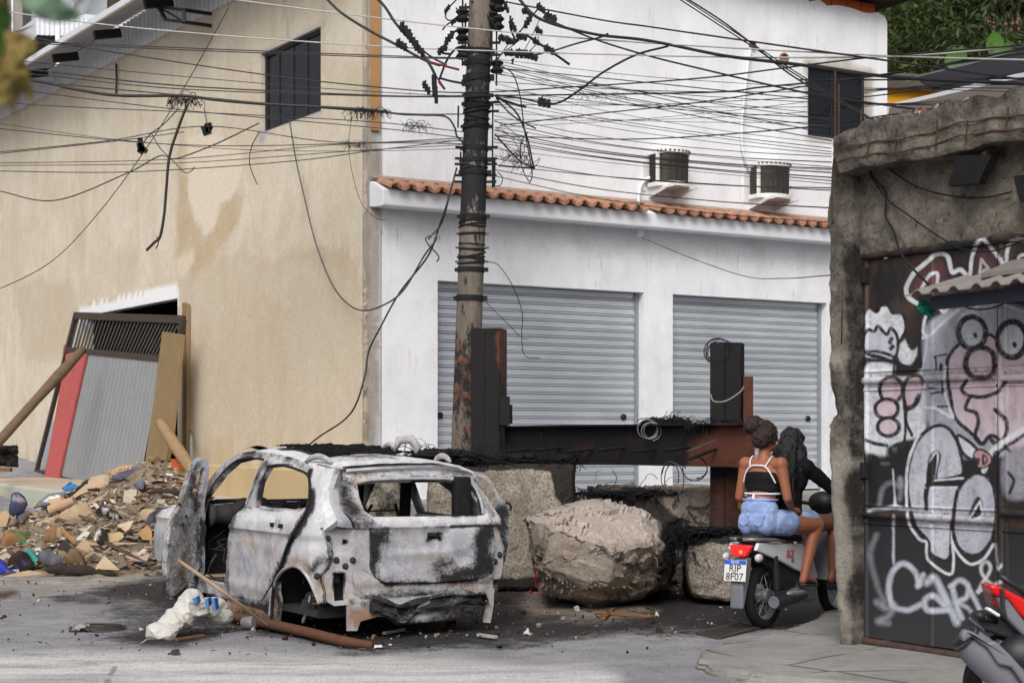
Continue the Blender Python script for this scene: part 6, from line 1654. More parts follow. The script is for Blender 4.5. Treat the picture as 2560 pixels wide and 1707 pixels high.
b=MB();b.tube([L(-.03,-.13,.60),L(0,-.13,.27)],.022,10);b.tube([L(-.02,-.13,.50),L(-.005,-.13,.33)],.032,10);b.build('shock_absorber',M_BLKP,sc_,smooth=True,auto=40)
b=MB();b.tube([L(-.12,-.17,.235),L(.0,-.17,.24),L(.3,-.165,.27),L(.45,-.14,.25)],[.062,.065,.055,.03],14);b.build('exhaust',M_BLKP,sc_,smooth=True,auto=50)
b=MB();b.tube([L(.0,-.185,.275),L(.25,-.18,.30),L(.42,-.165,.28)],[.03,.055,.04],12,flat=.7);b.build('heat_shield',M_CHROME,sc_,smooth=True)
b=MB();b.lathe([(.001,.0),(.03,.0),(.032,.006),(.05,.006)],L(-.122,-.17,.235),sr@V((-1,0,0)),16);b.build('exhaust_outlet',M_GRYP,sc_)
b=MB();b.box(L(.55,0,.27),(.34,.24,.18),sr);b.build('engine',M_ALU,sc_,bevel=.03)
b=MB();b.bar(L(0,-.10,.27),L(.5,-.10,.28),.03,.05);b.build('swing_arm',M_GRYP,sc_)
b=MB();b.bar(L(.35,-.24,.36),L(.35,-.1,.36),.025,.025);b.bar(L(.80,-.26,.34),L(.80,.26,.34),.03,.03);b.build('foot_peg',M_BLKP,sc_)
plate2('leg_shield',[(.72,.36),(.80,.36),(1.0,.62),(1.08,.92),(1.0,.92),(.90,.62)],-.2,.2,M_GRYP,.02)
b=MB();b.tube([L(1.25,0,.28),L(1.12,0,.6),L(1.0,0,.98)],.035,10);b.build('front_fork',M_BLKP,sc_)
b=MB();b.tube([L(.90,-.33,1.02),L(.96,-.15,1.0),L(.98,0,.98),L(.96,.15,1.0),L(.90,.33,1.02)],.016,8);b.build('handlebar',M_BLKP,sc_,smooth=True)
b=MB();b.ball(L(1.02,0,1.0),(.10,.13,.10),14,10,sr);b.build('headlamp_cowl',M_BLKP,sc_,smooth=True)
for s in(-1,1):
 b=MB();b.tube([L(.95,s*.22,1.02),L(.97,s*.30,1.14)],.006,6);b.ball(L(.97,s*.32,1.17),(.02,.07,.045),12,8,sr);b.build('mirror',M_BLKP,sc_,smooth=True)
plate2('front_mudguard',[(1.25+.31*math.cos(a),.28+.31*math.sin(a))for a in np.linspace(.2,2.7,12)]+[(1.25+.295*math.cos(a),.28+.295*math.sin(a))for a in np.linspace(2.7,.2,12)],-.06,.06,M_PLAST,.004)
# --- riders
def skin_mat(n,c):
 m=Mat(n);k=m.mix(m.noise(5,4),[x*.88 for x in c],[min(1,x*1.1)for x in c])
 return m.out(k,.5,0,m.bump(m.noise(120,3),.05,.001),Subsurface_Weight=.06,spec=.35)
M_SK1,M_SK2=skin_mat('warm_skin',S(150,94,70)),skin_mat('brown_skin',S(126,78,58))
def m_denim():
 m=Mat('washed_denim');c=m.mix(m.ramp(m.noise(9,6,.7),[(.35,0),(.65,1)]),S(112,134,184),S(158,176,214))
 c=m.mix(m.ramp(m.noise(60,4,.8),[(.56,0),(.72,.4)]),c,S(200,210,232))
 return m.out(c,.9,0,m.bump(m.noise(30,5,.7),.5,.008))
M_DENIM=m_denim();M_BLKCLOTH=simple('black_jersey',S(26,26,30),.85,var=.3,sc=10,bump=.4,bd=.01);M_WCLOTH=simple('white_trim',S(220,220,226),.8,var=.04)
M_HAIR1=simple('dark_brown_curls',S(44,28,24),.6,var=.8,sc=26,bump=.9,bd=.012);M_HAIR2=simple('long_black_hair',S(18,17,19),.45,var=.5,sc=30,bump=.7,bd=.01)
def hand(w,d,s,up=(0,0,1)):
 """palm, four curled fingers and a thumb"""
 w,d=V(w),V(d).normalized();u=V(up);sd=d.cross(u).normalized()*s;dn=-u;pr=[('c',w,w+d*.08,.024,.03)]
 for k,ln in enumerate((.075,.085,.08,.062)):
  a=w+d*.085+sd*(.026-.0175*k);b_=a+d*ln*.45+dn*.012;c=b_+d*ln*.18+dn*ln*.4;e=c-d*ln*.25+dn*.015
  pr+=[('c',a,b_,.0095,.009),('c',b_,c,.009,.008),('c',c,e,.008,.007)]
 t=w+d*.03+sd*.03
 return pr+[('c',t,t+d*.035+sd*.02,.012,.0105),('c',t+d*.035+sd*.02,t+d*.06+dn*.02+sd*.01,.0105,.008)]
def head(c,r=.094,turn=(1,0)):
 cx,cy,cz=c;f=V((turn[0],turn[1],0)).normalized();s=V((-f.y,f.x,0));c=V(c)
 k=lambda a,b_,h:c+f*a+s*b_+V((0,0,h))
 return[('e',c,(r*1.05,r*.86,r*1.22)),('c',k(.03,0,-.06),k(.05,0,-.085),.06,.038),('c',k(.098,0,-.0),k(.112,0,-.028),.010,.016),('c',k(.088,-.02,-.066),k(.088,.02,-.066),.010,.010),('e',k(.078,-.034,.006),(.016,)*3),('e',k(.078,.034,.006),(.016,)*3),('e',k(.0,-r*.88,-.01),(.022,.011,.034)),('e',k(.0,r*.88,-.01),(.022,.011,.034))]
def legs(h,kn,an,toe):
 out=[]
 for s in(-1,1):
  q=lambda p:V((p[0],p[1]*s,p[2]))
  m1=q(kn).lerp(q(an),.3)+V((-.02,0,0))
  out+=[('c',q(h),q(h).lerp(q(kn),.35),.078,.086),('c',q(h).lerp(q(kn),.35),q(kn),.086,.062),('c',q(kn),m1,.062,.056),('c',m1,q(an),.056,.036),('e',q(kn)+V((.012,0,.01)),(.06,.056,.058)),('c',q(an),q(an)+V((-.03,0,-.05)),.036,.034),('c',q(an)+V((.02,0,-.035)),q(toe),.036,.026)]
  for t in range(5):out.append(('c',q(toe)+V((0,(-.026+.013*t),0)),q(toe)+V((.035-.005*abs(t-(1 if s<0 else 3)),-.03+.015*t,-.008)),.012,.009))
 return out
g1=thing('person','pillion rider seen from behind in black white edged crop top and blue denim shorts','person',L(-.05,0,.77),sr)
toe1=(.40,.235,.375);an1=(.27,.235,.44)
body1=[('c',(-.06,0,.90),(-.04,0,1.06),.125,.098),('e',(-.06,0,.90),(.095,.14,.10)),('e',(-.03,0,1.07),(.092,.128,.12)),('e',(.0,0,1.24),(.10,.152,.15)),('c',(0,-.13,1.345),(0,.13,1.345),.055,.055),('c',(.005,0,1.36),(.03,0,1.47),.056,.048)]+head((.045,0,1.565),turn=(.8,-.5))+legs((.0,.11,.86),(.46,.245,.83),an1,toe1)
for s in(-1,1):
 sh,el,wr=V((0,.165*s,1.345)),V((-.0,.225*s,1.07)),V((.20,.16*s,.96))
 body1+=[('e',sh,(.058,.055,.06)),('c',sh,el,.05,.038),('c',el,wr,.038,.025)]+hand(wr,(1,-.1*s,-.05),s)
blob('body',body1,.0075,M_SK1,g1,5,M=SM)
blob('crop_top',[('e',(.0,0,1.225),(.112,.164,.115)),('e',(-.012,0,1.15),(.106,.146,.09)),('e',(.02,0,1.28),(.10,.14,.08))],.008,M_BLKCLOTH,g1,4,M=SM)
def tr_tube(pts,r,name,mat,par):b=MB();b.tube([L(*p)for p in spline(pts,5)],r,6);b.build(name,mat,par,smooth=True)
ell=lambda rx,ry,z,cx,dz=0:[(cx+rx*math.cos(a),ry*math.sin(a),z+dz*math.cos(a))for a in np.linspace(0,6.283,22)]
tr_tube(ell(.112,.150,1.105,-.015),.008,'white_hem',M_WCLOTH,g1)
tr_tube([(-.062,-.15,1.19),(-.085,-.115,1.27),(-.092,-.07,1.325),(-.094,0,1.335),(-.092,.07,1.325),(-.085,.115,1.27),(-.062,.15,1.19)],.007,'white_edging',M_WCLOTH,g1)
for s in(-1,1):tr_tube([(-.092,.07*s,1.325),(-.058,.088*s,1.375),(-.01,.09*s,1.41),(.04,.085*s,1.385)],.006,'strap',M_WCLOTH,g1)
for k in(-1,1):tr_tube([(-.128,.015,1.10),(-.14,.018+.012*k,1.03),(-.168,.02+.02*k,.95),(-.178,.02+.016*k,.90)],.009,'tie_ribbon',M_WCLOTH,g1)
sh1=[('e',(-.07,0,.89),(.128,.174,.125)),('e',(-.095,.075,.865),(.105,.092,.105)),('e',(-.095,-.075,.865),(.105,.092,.105)),('e',(-.06,0,.97),(.125,.165,.13)),('e',(-.05,0,1.03),(.106,.142,.06))]
for s in(-1,1):sh1+=[('c',(.0,.11*s,.87),(.13,.15*s,.862),.108,.108)]
so_=blob('denim_shorts',sh1,.0085,M_DENIM,g1,4,hair=(20,.006),M=SM);WM[so_.name]=WM[g1.name]
for s in(-1,1):
 b=MB();q=[(-.196,.07*s-.045,.93),(-.196,.07*s+.045,.93),(-.203,.07*s+.04,.86),(-.202,.07*s,.838),(-.203,.07*s-.04,.86)]
 b.prism([L(*p)for p in q],sr@V((.03,0,0)));b.build('back_pocket',M_DENIM,so_,bevel=.006)
tr_tube(ell(.108,.146,1.055,-.045),.009,'waistband',M_DENIM,so_)
blob('hair',[('e',(.03,0,1.59),(.108,.097,.115)),('e',(-.03,.0,1.56),(.075,.085,.09)),('e',(-.035,.065,1.66),(.09,.09,.08)),('e',(.0,.10,1.65),(.05,.05,.05)),('e',(-.07,.03,1.655),(.05,.05,.045))],.009,M_HAIR1,g1,2,hair=(55,.02),M=SM)
for s in(-1,1):
 b=MB();b.tube([L(.21,.235*s,.355),L(.31,.235*s,.348),L(.44,.235*s,.345)],[.04,.048,.042],10,flat=.3);b.build('sandal',M_BLKP,g1,smooth=True)
 b=MB();b.tube([L(.37,.235*s-.045,.355),L(.37,.235*s,.41),L(.37,.235*s+.045,.355)],.014,6,flat=.6);b.build('sandal_strap',M_BLKP,g1,smooth=True)
g2=thing('person','person steering the scooter, in black long sleeved top with long black hair','person',L(.36,0,.77),sr)
body2=[('e',(.35,0,.88),(.12,.17,.11)),('c',(.36,0,.9),(.40,0,1.1),.11,.1),('e',(.43,0,1.22),(.10,.15,.15)),('c',(.44,-.13,1.32),(.44,.13,1.32),.055,.055),('c',(.45,0,1.34),(.48,0,1.43),.05,.046)]+head((.50,0,1.51))+legs((.40,.11,.85),(.84,.215,.84),(.78,.22,.42),(.92,.22,.36))
arm2=[]
for s in(-1,1):
 sh,el,wr=V((.44,.17*s,1.31)),V((.66,.28*s,1.13)),V((.85,.29*s,1.045))
 body2+=[('c',sh,el,.046,.038),('c',el,wr,.038,.025)]+hand(wr,(1,0,-.15),s);arm2+=[('e',sh,(.066,.062,.068)),('c',sh,el,.062,.052),('c',el,wr,.052,.036)]
blob('body',body2,.0078,M_SK2,g2,5,M=SM)
blob('black_top',[('e',(.43,0,1.22),(.118,.168,.165)),('c',(.36,0,.93),(.41,0,1.12),.135,.12),('e',(.35,0,.93),(.13,.165,.09)),('c',(.44,-.13,1.33),(.44,.13,1.33),.066,.066)]+arm2,.0095,M_BLKCLOTH,g2,4,hair=(12,.010),M=SM)
blob('denim_shorts',[('e',(.36,0,.865),(.13,.18,.10)),('c',(.40,.11,.855),(.52,.14,.855),.106,.104),('c',(.40,-.11,.855),(.52,-.14,.855),.106,.104)],.0095,M_DENIM,g2,3,M=SM)
blob('hair',[('e',(.48,0,1.535),(.112,.102,.118)),('c',(.42,0,1.50),(.34,.01,1.28),.095,.105),('c',(.34,-.05,1.30),(.30,-.05,1.10),.085,.07),('c',(.34,.05,1.30),(.30,.04,1.06),.085,.05),('c',(.46,-.09,1.46),(.42,-.13,1.28),.05,.05)],.009,M_HAIR2,g2,2,hair=(30,.02),M=SM)
for k_ in range(26):
 y_=rng.uniform(-.14,.11);z_=rng.uniform(1.0,1.2);x_=.36-.09*rng.random();tr_tube([(.40,y_*.6,1.52),(x_-.03,y_*.9,1.36),(x_-.07+.03*rng.random(),y_+.02*rng.uniform(-1,1),z_+.12),(x_-.05,y_+.03*rng.uniform(-1,1),z_)],.009,'hair_lock',M_HAIR2,g2)
for s in(-1,1):
 b=MB();b.tube([L(.73,.22*s,.345),L(.84,.22*s,.338),L(.98,.22*s,.335)],[.04,.048,.042],10,flat=.3);b.build('sandal',M_BLKP,g2,smooth=True)
k_=H/(H-.11);KB=Matrix.Translation(V((0,0,H)))@Matrix.Scale(k_,4)@Matrix.Translation(V((0,0,-H)))
for o_ in(sc_,g1,g2):o_.matrix_world=KB@WM[o_.name]
# --- red motorcycle at the right edge, nearer
YB=8.7
rb=thing('motorcycle','rear of a red motorcycle with matt black exhaust, cut off by the right edge','motorcycle',(P(2545,1700,YB).x,YB,.1))
def slab2(name,pts,y0,y1,mat,bev=.015,sp=False):
 b=MB();pts=spline(pts,4,True)if sp else pts
 b.prism([P(x,y,y0)for x,y in pts],V((.0,y1-y0,0)));return b.build(name,mat,rb,bevel=bev)
M_RED=simple('glossy_red_plastic',S(196,22,20),.25,var=.08)
c=P(2556,1716,YB+.05);r=.30
b=MB();ax=V((-.35,-.93,0));b.lathe([(r-.08,-.04),(r-.03,-.06),(r,0),(r-.03,.06),(r-.08,.04)],c,ax,44);t=b.build('tyre',M_TYRE,rb,smooth=True);WM[t.name]=WM[rb.name]
b=MB();b.lathe([(r-.1,-.02),(r-.07,-.035),(r-.07,.035),(r-.1,.02),(r-.1,-.02)],c,ax,44);b.build('rim',M_BLKP,t)
b=MB();b.tube([P(2412,1594,YB-.22),P(2440,1622,YB-.22),P(2520,1698,YB-.2),P(2620,1790,YB-.2)],[.072,.088,.092,.08],18);b.build('exhaust',M_GRYP,rb,smooth=True,auto=50)
b=MB();b.tube([P(2404,1586,YB-.22),P(2418,1600,YB-.22)],[.055,.082],16);b.build('exhaust_tip',M_BLKP,rb,smooth=True,auto=50)
slab2('heat_shield',[(2402,1590),(2412,1572),(2436,1580),(2470,1604),(2490,1602),(2530,1640),(2580,1700),(2560,1712),(2530,1668),(2496,1660),(2470,1620),(2430,1590),(2410,1606)],YB-.33,YB-.27,M_GRYP,.012)
slab2('tail_panel',[(2474,1462),(2490,1460),(2512,1470),(2580,1506),(2620,1560),(2580,1566),(2546,1530),(2520,1496),(2490,1490),(2478,1478)],YB-.14,YB+.02,M_RED)
slab2('tail_lamp',[(2472,1462),(2482,1464),(2500,1500),(2512,1530),(2496,1522),(2484,1510),(2480,1490)],YB-.1,YB+.06,simple('dark_red_lens',S(120,26,28),.3))
slab2('side_cover',[(2490,1490),(2520,1496),(2546,1530),(2600,1600),(2560,1590),(2516,1545),(2500,1512)],YB-.13,YB,M_GRYP)
b=MB();b.tube([P(2500,1438,YB-.1),P(2520,1452,YB-.1),P(2570,1484,YB-.1),P(2640,1520,YB)],.016,8);b.build('grab_rail',M_BLKP,rb,smooth=True)
slab2('seat',[(2530,1458),(2560,1462),(2640,1500),(2640,1530),(2570,1500)],YB-.05,YB+.15,M_BLKP)
slab2('strap',[(2503,1472),(2512,1470),(2514,1520),(2520,1545),(2510,1540),(2504,1510)],YB-.17,YB-.14,M_BLKP,.004)
slab2('mudguard',[(2450,1536),(2480,1530),(2520,1550),(2600,1600),(2600,1640),(2530,1600),(2470,1580),(2440,1570)],YB-.06,YB+.12,M_BLKP)
b=MB();b.ball(P(2449,1538,YB-.1),(.03,.03,.025),10,8);b.bar(P(2452,1540,YB-.1),P(2490,1552,YB-.05),.03,.03);b.build('turn_signal',M_BLKP,rb,smooth=True)
slab2('plate_holder',[(2468,1524),(2474,1518),(2502,1536),(2498,1542)],YB-.14,YB-.08,M_STEEL_W,.004)
b=MB();b.tube([P(2424,1544,YB-.15),P(2460,1574,YB-.1)],.006,6);b.build('plate_stay',M_CHROME,rb)
b=MB();b.bar(P(2490,1610,YB),P(2640,1680,YB),.06,.06);b.build('swing_arm',M_GRYP,rb);b=MB();b.tube([P(2500,1560,YB),P(2580,1640,YB)],.03,10);b.build('shock_absorber',M_BLKP,rb)
b=MB();b.ball(P(2566,1640,YB-.1),(.16,.1,.12),12,8);b.build('engine',M_BLKP,rb,smooth=True)
# --- rubbish heap
CREST=np.array([(-80,1345),(0,1328),(60,1300),(100,1275),(150,1245),(200,1228),(290,1194),(345,1156),(375,1146),(405,1150),(450,1180),(490,1210),(540,1260),(600,1310),(680,1380)],float)
YCR,YTO=23.4,20.7
def mound_z(u,y):
 u,y=np.asarray(u,float),np.asarray(y,float)
 zc=H-(np.interp(u,CREST[:,0],CREST[:,1])-HY)*YCR/F
 yt=YTO+.25*np.sin(u*.02);t=np.clip((y-yt)/(YCR-yt),0,1);b=np.clip(1-(y-YCR)/1.6,0,1)
 return zc*t**.85*np.where(y>YCR,b,1)-.03
def heap_hit(px,py):
 for Y in np.arange(20.3,25,.02):
  p=P(px,py,Y)
  if p.z<=max(float(mound_z(px,Y)),float(road_z(p.x,Y))):return p
 return P(px,py,23.4)
u_=np.linspace(-80,690,150);y_=np.linspace(20.4,25,80)
g=np.stack(np.meshgrid(u_,y_,indexing='ij'),-1).reshape(-1,2);xg=(g[:,0]-CX)*g[:,1]/F;w=np.column_stack([xg,g[:,1]])
z=mound_z(g[:,0],g[:,1]);k=np.clip(z/.15,0,1);z=z+k*(.16*(fbm(w*2.6,4,3)-.5)+.12*(np.abs(fbm(w*7,3,6)-.5)))
m=Mat('rubble_plaster');c=m.mix(m.ramp(m.noise(3,6,.7),[(.35,0),(.65,1)]),S(172,156,134),S(138,122,104));c=m.mix(m.ramp(m.noise(16,6,.8),[(.5,0),(.62,.9)]),c,S(92,76,62));c=m.mix(m.ramp(m.noise(24,4,.8),[(.6,0),(.7,.8)]),c,S(206,192,172));c=m.mix(m.ramp(m.noise(9,4,.8),[(.66,0),(.7,.8)]),c,S(128,70,50))
nmesh('rubble_heap',np.column_stack([xg,g[:,1],z]),grid_faces(150,80),m.out(c,.95,0,m.bump(m.noise(30,7,.8),1,.05)),label='long heap of sandy demolition rubble and rubbish at the kerb behind the car',cat='rubble heap')
def m_vcol(name,rough=.9):
 m=Mat(name);c=m.mix(m.math('MULTIPLY',m.noise(30,4,.7),.5),m.attr('col','Color'),S(96,82,70));return m.out(c,rough,0,m.bump(m.noise(40,4),.4,.006))
M_VC=m_vcol('mixed_fragments')
def frags(name,pts,sizes,cols,kind_flat=.5):
 vs,fs,cl=[],[],[]
 for p,s,c in zip(pts,sizes,cols):
  fl=rng.random()<kind_flat;a=[rng.uniform(.5,1.2)*s for _ in range(3)]
  if fl:a[2]*=.10;a[0]*=1.5
  R=Matrix.Rotation(rng.uniform(0,6.28),3,'Z')@Matrix.Rotation(rng.gauss(0,.45),3,'X')@Matrix.Rotation(rng.gauss(0,.4),3,'Y');b0=len(vs)
  for sx in(-1,1):
   for sy in(-1,1):
    for sz in(-1,1):vs.append(tuple(V(p)+R@V((sx*a[0]*rng.uniform(.6,1),sy*a[1]*rng.uniform(.5,1),sz*a[2]*rng.uniform(.7,1)))))
  fs+=[tuple(i+b0 for i in f)for f in((0,1,3,2),(4,6,7,5),(0,4,5,1),(2,3,7,6),(0,2,6,4),(1,5,7,3))];cl+=[c]*8
 o=nmesh(name,vs,fs,M_VC,smooth=False,attrs={'col':np.array(cl)},kind='stuff');return o
PAL=[S(176,166,152),S(148,137,123),S(200,191,178),S(112,97,84),S(142,98,76),S(214,208,200),S(70,60,52),S(150,130,108)]
pts,sz,cl=[],[],[]
for i in range(2100):
 u=rng.uniform(-60,600);Y=rng.uniform(20.5,23.6);zz=float(mound_z(u,Y));x=(u-CX)*Y/F
 if zz<.03:continue
 pts.append((x,Y,zz+.045));sz.append(min(.07,.010+rng.expovariate(62)));cl.append(rng.choice(PAL))
for i in range(170):
 u=rng.uniform(-60,560);Y=rng.uniform(20.6,23.3);pts.append(((u-CX)*Y/F,Y,float(mound_z(u,Y))+.035));sz.append(rng.uniform(.04,.10));cl.append(rng.choice([S(182,171,156),S(162,150,134),S(194,184,168),S(140,124,106),S(112,100,88),S(206,198,188)]))
frags('rubble_fragments',pts,sz,cl,1)
pts,sz,cl=[],[],[]
for i in range(2000):
 px,py=rng.uniform(-60,1980),rng.uniform(1445,1640);d=rng.random()
 if px>430 and py<1500 and px<1200:continue
 if py>1600 and d<.8:continue
 if(px<430 and py>1500 and d<.6)or px>1720 and py>1570:continue
 p=gp(px,py);pts.append((p.x,p.y,.012));sz.append(.003+rng.expovariate(190));cl.append(rng.choice([S(24,23,24)]*6+[S(60,58,58)]*2+[S(190,186,180),S(120,84,62),S(150,140,128)]))
frags('ash_debris',pts,sz,cl)
# --- single pieces on the heap, traced where they lie
zz_=lambda*p:[(x/4.6125,1120+y/4.6125)for x,y in p]
def piece(name,label,cat,poly,col,crumple=.0,th=.012,lift=.12,tilt=(0,-.75,.66),fr=9,sp=False,marks=(),ground=False,seed=0,txt=None):
 c=np.mean(poly,0);p0=gp(*c)+V((0,0,.02))if ground else heap_hit(*c);n=V(tilt).normalized();p0=p0+n*(lift+.07)
 q=spline(poly,4,True)if sp else poly
 w3=[on_plane(x,y,p0,n)for x,y in q];u=V((1,0,0));u=(u-n*u.dot(n)).normalized();v=n.cross(u)
 o2=[((a-p0).dot(u),(a-p0).dot(v))for a in w3];v2,tr=cdt(o2,[],.03 if crumple else .06)
 crumple*=1.5;fr*=1.3;h=crumple*((fbm(v2*fr+seed,4,seed+3)-.5)*2.2+1.4*np.abs(fbm(v2*fr*1.7+seed,3,seed+9)-.5));bulge=np.clip(-sd_poly(v2,o2)/.12,0,1)**.5*crumple*2
 w=np.array(p0)[None]+v2[:,:1]*np.array(u)+v2[:,1:]*np.array(v)+np.array(n)[None]*(h+bulge)[:,None]
 cc=np.tile(np.array(col),(len(w),1));pq=proj(w)
 for mp,mc in marks:cc[inside(pq,mp)]=mc
 cc*=(.82+.36*fbm(v2*12,3,seed))[:,None]
 sv,f=shell(w,tr,th,np.array(n));o=nmesh(name,sv,f,M_VC,smooth=bool(crumple),attrs={'col':np.vstack([cc,cc])},label=label,cat=cat)
 if txt:
  R=Matrix((u,v,n)).transposed().to_4x4();R.translation=on_plane(*txt[2],p0,n)+n*(crumple*2.6+.012);R=R@Matrix.Rotation(txt[3],4,'Z');text_mesh('print',txt[0],txt[1],R,simple('ink',txt[4],.9),o)
 return o
TAN,CARD,BLUEINK=S(172,145,114),S(184,162,134),S(92,94,116)
def pz(name,label,cat,pts,col,**k):return piece(name,label,cat,zz_(*pts),col,**k)
pz('cement_sack','torn brown paper cement sack with faded blue print on top of the rubble heap','sack',[(1180,280),(1420,205),(1570,195),(1650,230),(1650,300),(1560,330),(1400,360),(1290,370),(1270,300)],TAN,crumple=.02,marks=[(zz_((1300,310),(1440,235),(1570,195),(1650,230),(1650,320),(1400,372),(1280,372)),BLUEINK)],txt=('CSN',.11,zz_((1440,290))[0],.25,S(190,166,140)))
pz('cardboard','long bent cardboard sheet lying slantwise over the rubble heap','cardboard',[(735,632),(960,440),(1060,330),(1250,292),(1268,370),(1210,470),(970,512),(860,570)],CARD,lift=.10)
pz('board','brown edged flat board sticking out below the bent cardboard','board',[(930,668),(1180,545),(1275,470),(1185,592),(965,672)],S(176,148,128),lift=.12)
pz('tray','shiny white and grey tray with a dark rim on the left shoulder of the heap','tray',[(385,680),(450,610),(560,530),(740,498),(772,522),(690,592),(560,642)],S(110,112,122),th=.03,lift=.08,marks=[(zz_((500,620),(560,560),(690,536),(690,570),(600,610)),S(226,228,232))],crumple=.004)
pz('packet','bright blue plastic packet among the rubbish left of the peak','packet',[(712,470),(812,384),(892,432),(868,474),(760,502)],S(34,128,190),crumple=.02,seed=2,marks=[(zz_((740,420),(812,384),(830,400),(760,440)),S(20,60,110))])
pz('black_bag','narrow black plastic bag stretched behind the bent cardboard','bag',[(770,570),(960,392),(1042,368),(1020,430),(900,512),(800,592)],S(30,30,34),crumple=.03,lift=.08,seed=4)
pz('blue_bag','knotted navy and silver plastic bag at the left end of the heap crest','bag',[(108,760),(130,620),(150,550),(230,540),(300,590),(312,680),(200,762)],S(52,60,96),crumple=.05,sp=True,seed=5,marks=[(zz_((140,600),(160,545),(240,545),(300,600),(220,620)),S(150,150,156)),(zz_((220,600),(260,590),(250,630)),S(200,84,54))])
pz('tile','upright pale cement tile in the middle of the heap below the peak','tile',[(1430,492),(1582,480),(1556,642),(1420,622)],S(182,170,152),th=.03,lift=.06)
pz('paper_sack','crushed paper sack stained blue beside the concrete chunk','sack',[(178,815),(200,740),(330,720),(372,742),(250,862)],S(150,116,84),crumple=.03,seed=6,marks=[(zz_((178,815),(200,742),(300,724),(320,770),(240,850)),S(84,92,118))])
pz('paper_sack','large brown paper sack with green logo at the lower left of the heap','sack',[(10,1120),(30,1020),(130,945),(330,985),(342,1040),(320,1132),(180,1165),(20,1235)],S(150,112,74),crumple=.05,seed=7,marks=[(zz_((90,950),(140,940),(330,985),(335,1035),(200,990)),S(46,110,66)),(zz_((205,1110),(215,1070),(270,1045),(325,1075),(310,1125),(250,1165)),S(46,120,70))])
pz('paper_sack','half full brown sack with a taped blue label in the centre of the heap','sack',[(505,1075),(535,955),(650,918),(762,960),(742,1050),(620,1098)],S(142,108,78),crumple=.05,seed=8,marks=[(zz_((625,1090),(660,1040),(760,965),(742,1050)),S(44,108,170)),(zz_((655,1050),(655,925),(710,925),(715,1040)),S(200,176,146))])
pz('board','triangular pale board leaning at the foot of the heap','board',[(1088,1392),(1200,1232),(1382,1402)],S(190,166,138),lift=.10)
pz('box','flattened carton with a scorched black inside near the foot of the heap','carton',[(868,1145),(960,1050),(1140,1112),(1242,1172),(1100,1235),(985,1195)],S(176,150,118),lift=.09,marks=[(zz_((1040,1120),(1140,1115),(1245,1172),(1100,1225)),S(34,30,28))],crumple=.006)
pz('drawer','dark open box shell lying in front of the taped brown sack','box',[(640,1230),(690,1090),(745,1062),(890,1190),(700,1240)],S(24,24,24),th=.05)
pz('black_bag','heap of shiny black plastic bag at the lower left beside the teal cloth','bag',[(78,1355),(150,1260),(300,1215),(395,1330),(380,1412),(170,1425)],S(26,26,30),crumple=.06,sp=True,seed=9,marks=[(zz_((180,1395),(280,1320),(290,1330),(190,1405)),S(40,60,170))])
pz('cloth','crumpled teal cloth between the black and grey bags','cloth',[(298,1190),(400,1196),(440,1260),(472,1342),(392,1352),(340,1262)],S(52,158,152),crumple=.04,sp=True,seed=10)
pz('grey_bag','slate grey plastic bag spread beside the teal cloth','bag',[(430,1262),(540,1196),(640,1230),(745,1280),(742,1352),(520,1345)],S(92,96,106),crumple=.04,sp=True,seed=11)
pz('cloth','khaki rolled cloth bundle at the right of the grey bag','cloth',[(745,1285),(860,1210),(972,1236),(964,1342),(785,1345)],S(120,98,70),crumple=.05,sp=True,seed=12)
pz('tarpaulin','long black plastic tarpaulin along the foot of the heap','tarpaulin',[(480,1405),(700,1355),(960,1365),(1200,1405),(1372,1470),(900,1468),(560,1446)],S(28,28,31),crumple=.035,seed=13,lift=.03)
pz('tarpaulin','bright blue plastic sheet at the left edge of the photo','tarpaulin',[(-60,1280),(10,1296),(70,1330),(100,1420),(195,1432),(0,1475),(-60,1470)],S(40,64,190),crumple=.05,seed=14)
pz('plank','broken whitish plank lying flat in front of the bags','plank',[(-60,1500),(200,1432),(330,1405),(545,1440),(300,1470),(100,1492)],S(186,164,138),th=.03,lift=.02,tilt=(0,-.3,.95))
pz('burnt_bundle','charred black bundle mixed with white paper high on the right of the heap','burnt rubbish',[(1095,700),(1200,690),(1330,740),(1455,820),(1330,830),(1240,790),(1110,750)],S(28,26,26),crumple=.06,seed=15,marks=[(zz_((1150,690),(1240,680),(1240,720),(1170,715)),S(206,208,224)),(zz_((1260,770),(1340,760),(1370,800),(1290,815)),S(222,216,204))])
pz('burnt_bundle','black and white scorched packaging upright in the middle of the heap','burnt rubbish',[(1068,1060),(1130,930),(1240,960),(1250,1100),(1160,1130)],S(36,33,32),crumple=.05,seed=16,marks=[(zz_((1070,1060),(1130,930),(1170,960),(1110,1070)),S(216,212,206))])
pz('board','cracked plaster panel with a pointed lower tip at the right of the heap','board',[(1345,885),(1540,830),(1500,920),(1450,965)],S(196,178,154),lift=.08)
pz('cardboard','torn cardboard flap beside the burnt car front wing','cardboard',[(1596,975),(1700,880),(1752,960),(1750,1060),(1640,1052)],S(168,132,94),lift=.08)
pz('cardboard','plain cardboard corner at the left edge of the heap','cardboard',[(-20,760),(70,705),(110,780),(70,900),(-20,905)],S(182,152,120),lift=.10)
pz('sheet','curled dark sheet rim jutting from the heap toward the open car door','sheet',[(1672,505),(1850,468),(2110,500),(2120,560),(1990,540),(1760,530)],S(46,38,34),crumple=.03,lift=.12,seed=17)
pz('fabric','grey blue rag with torn edges below the cement sack','rag',[(1520,410),(1640,370),(1680,400),(1650,490),(1600,470)],S(98,100,118),crumple=.03,seed=18)
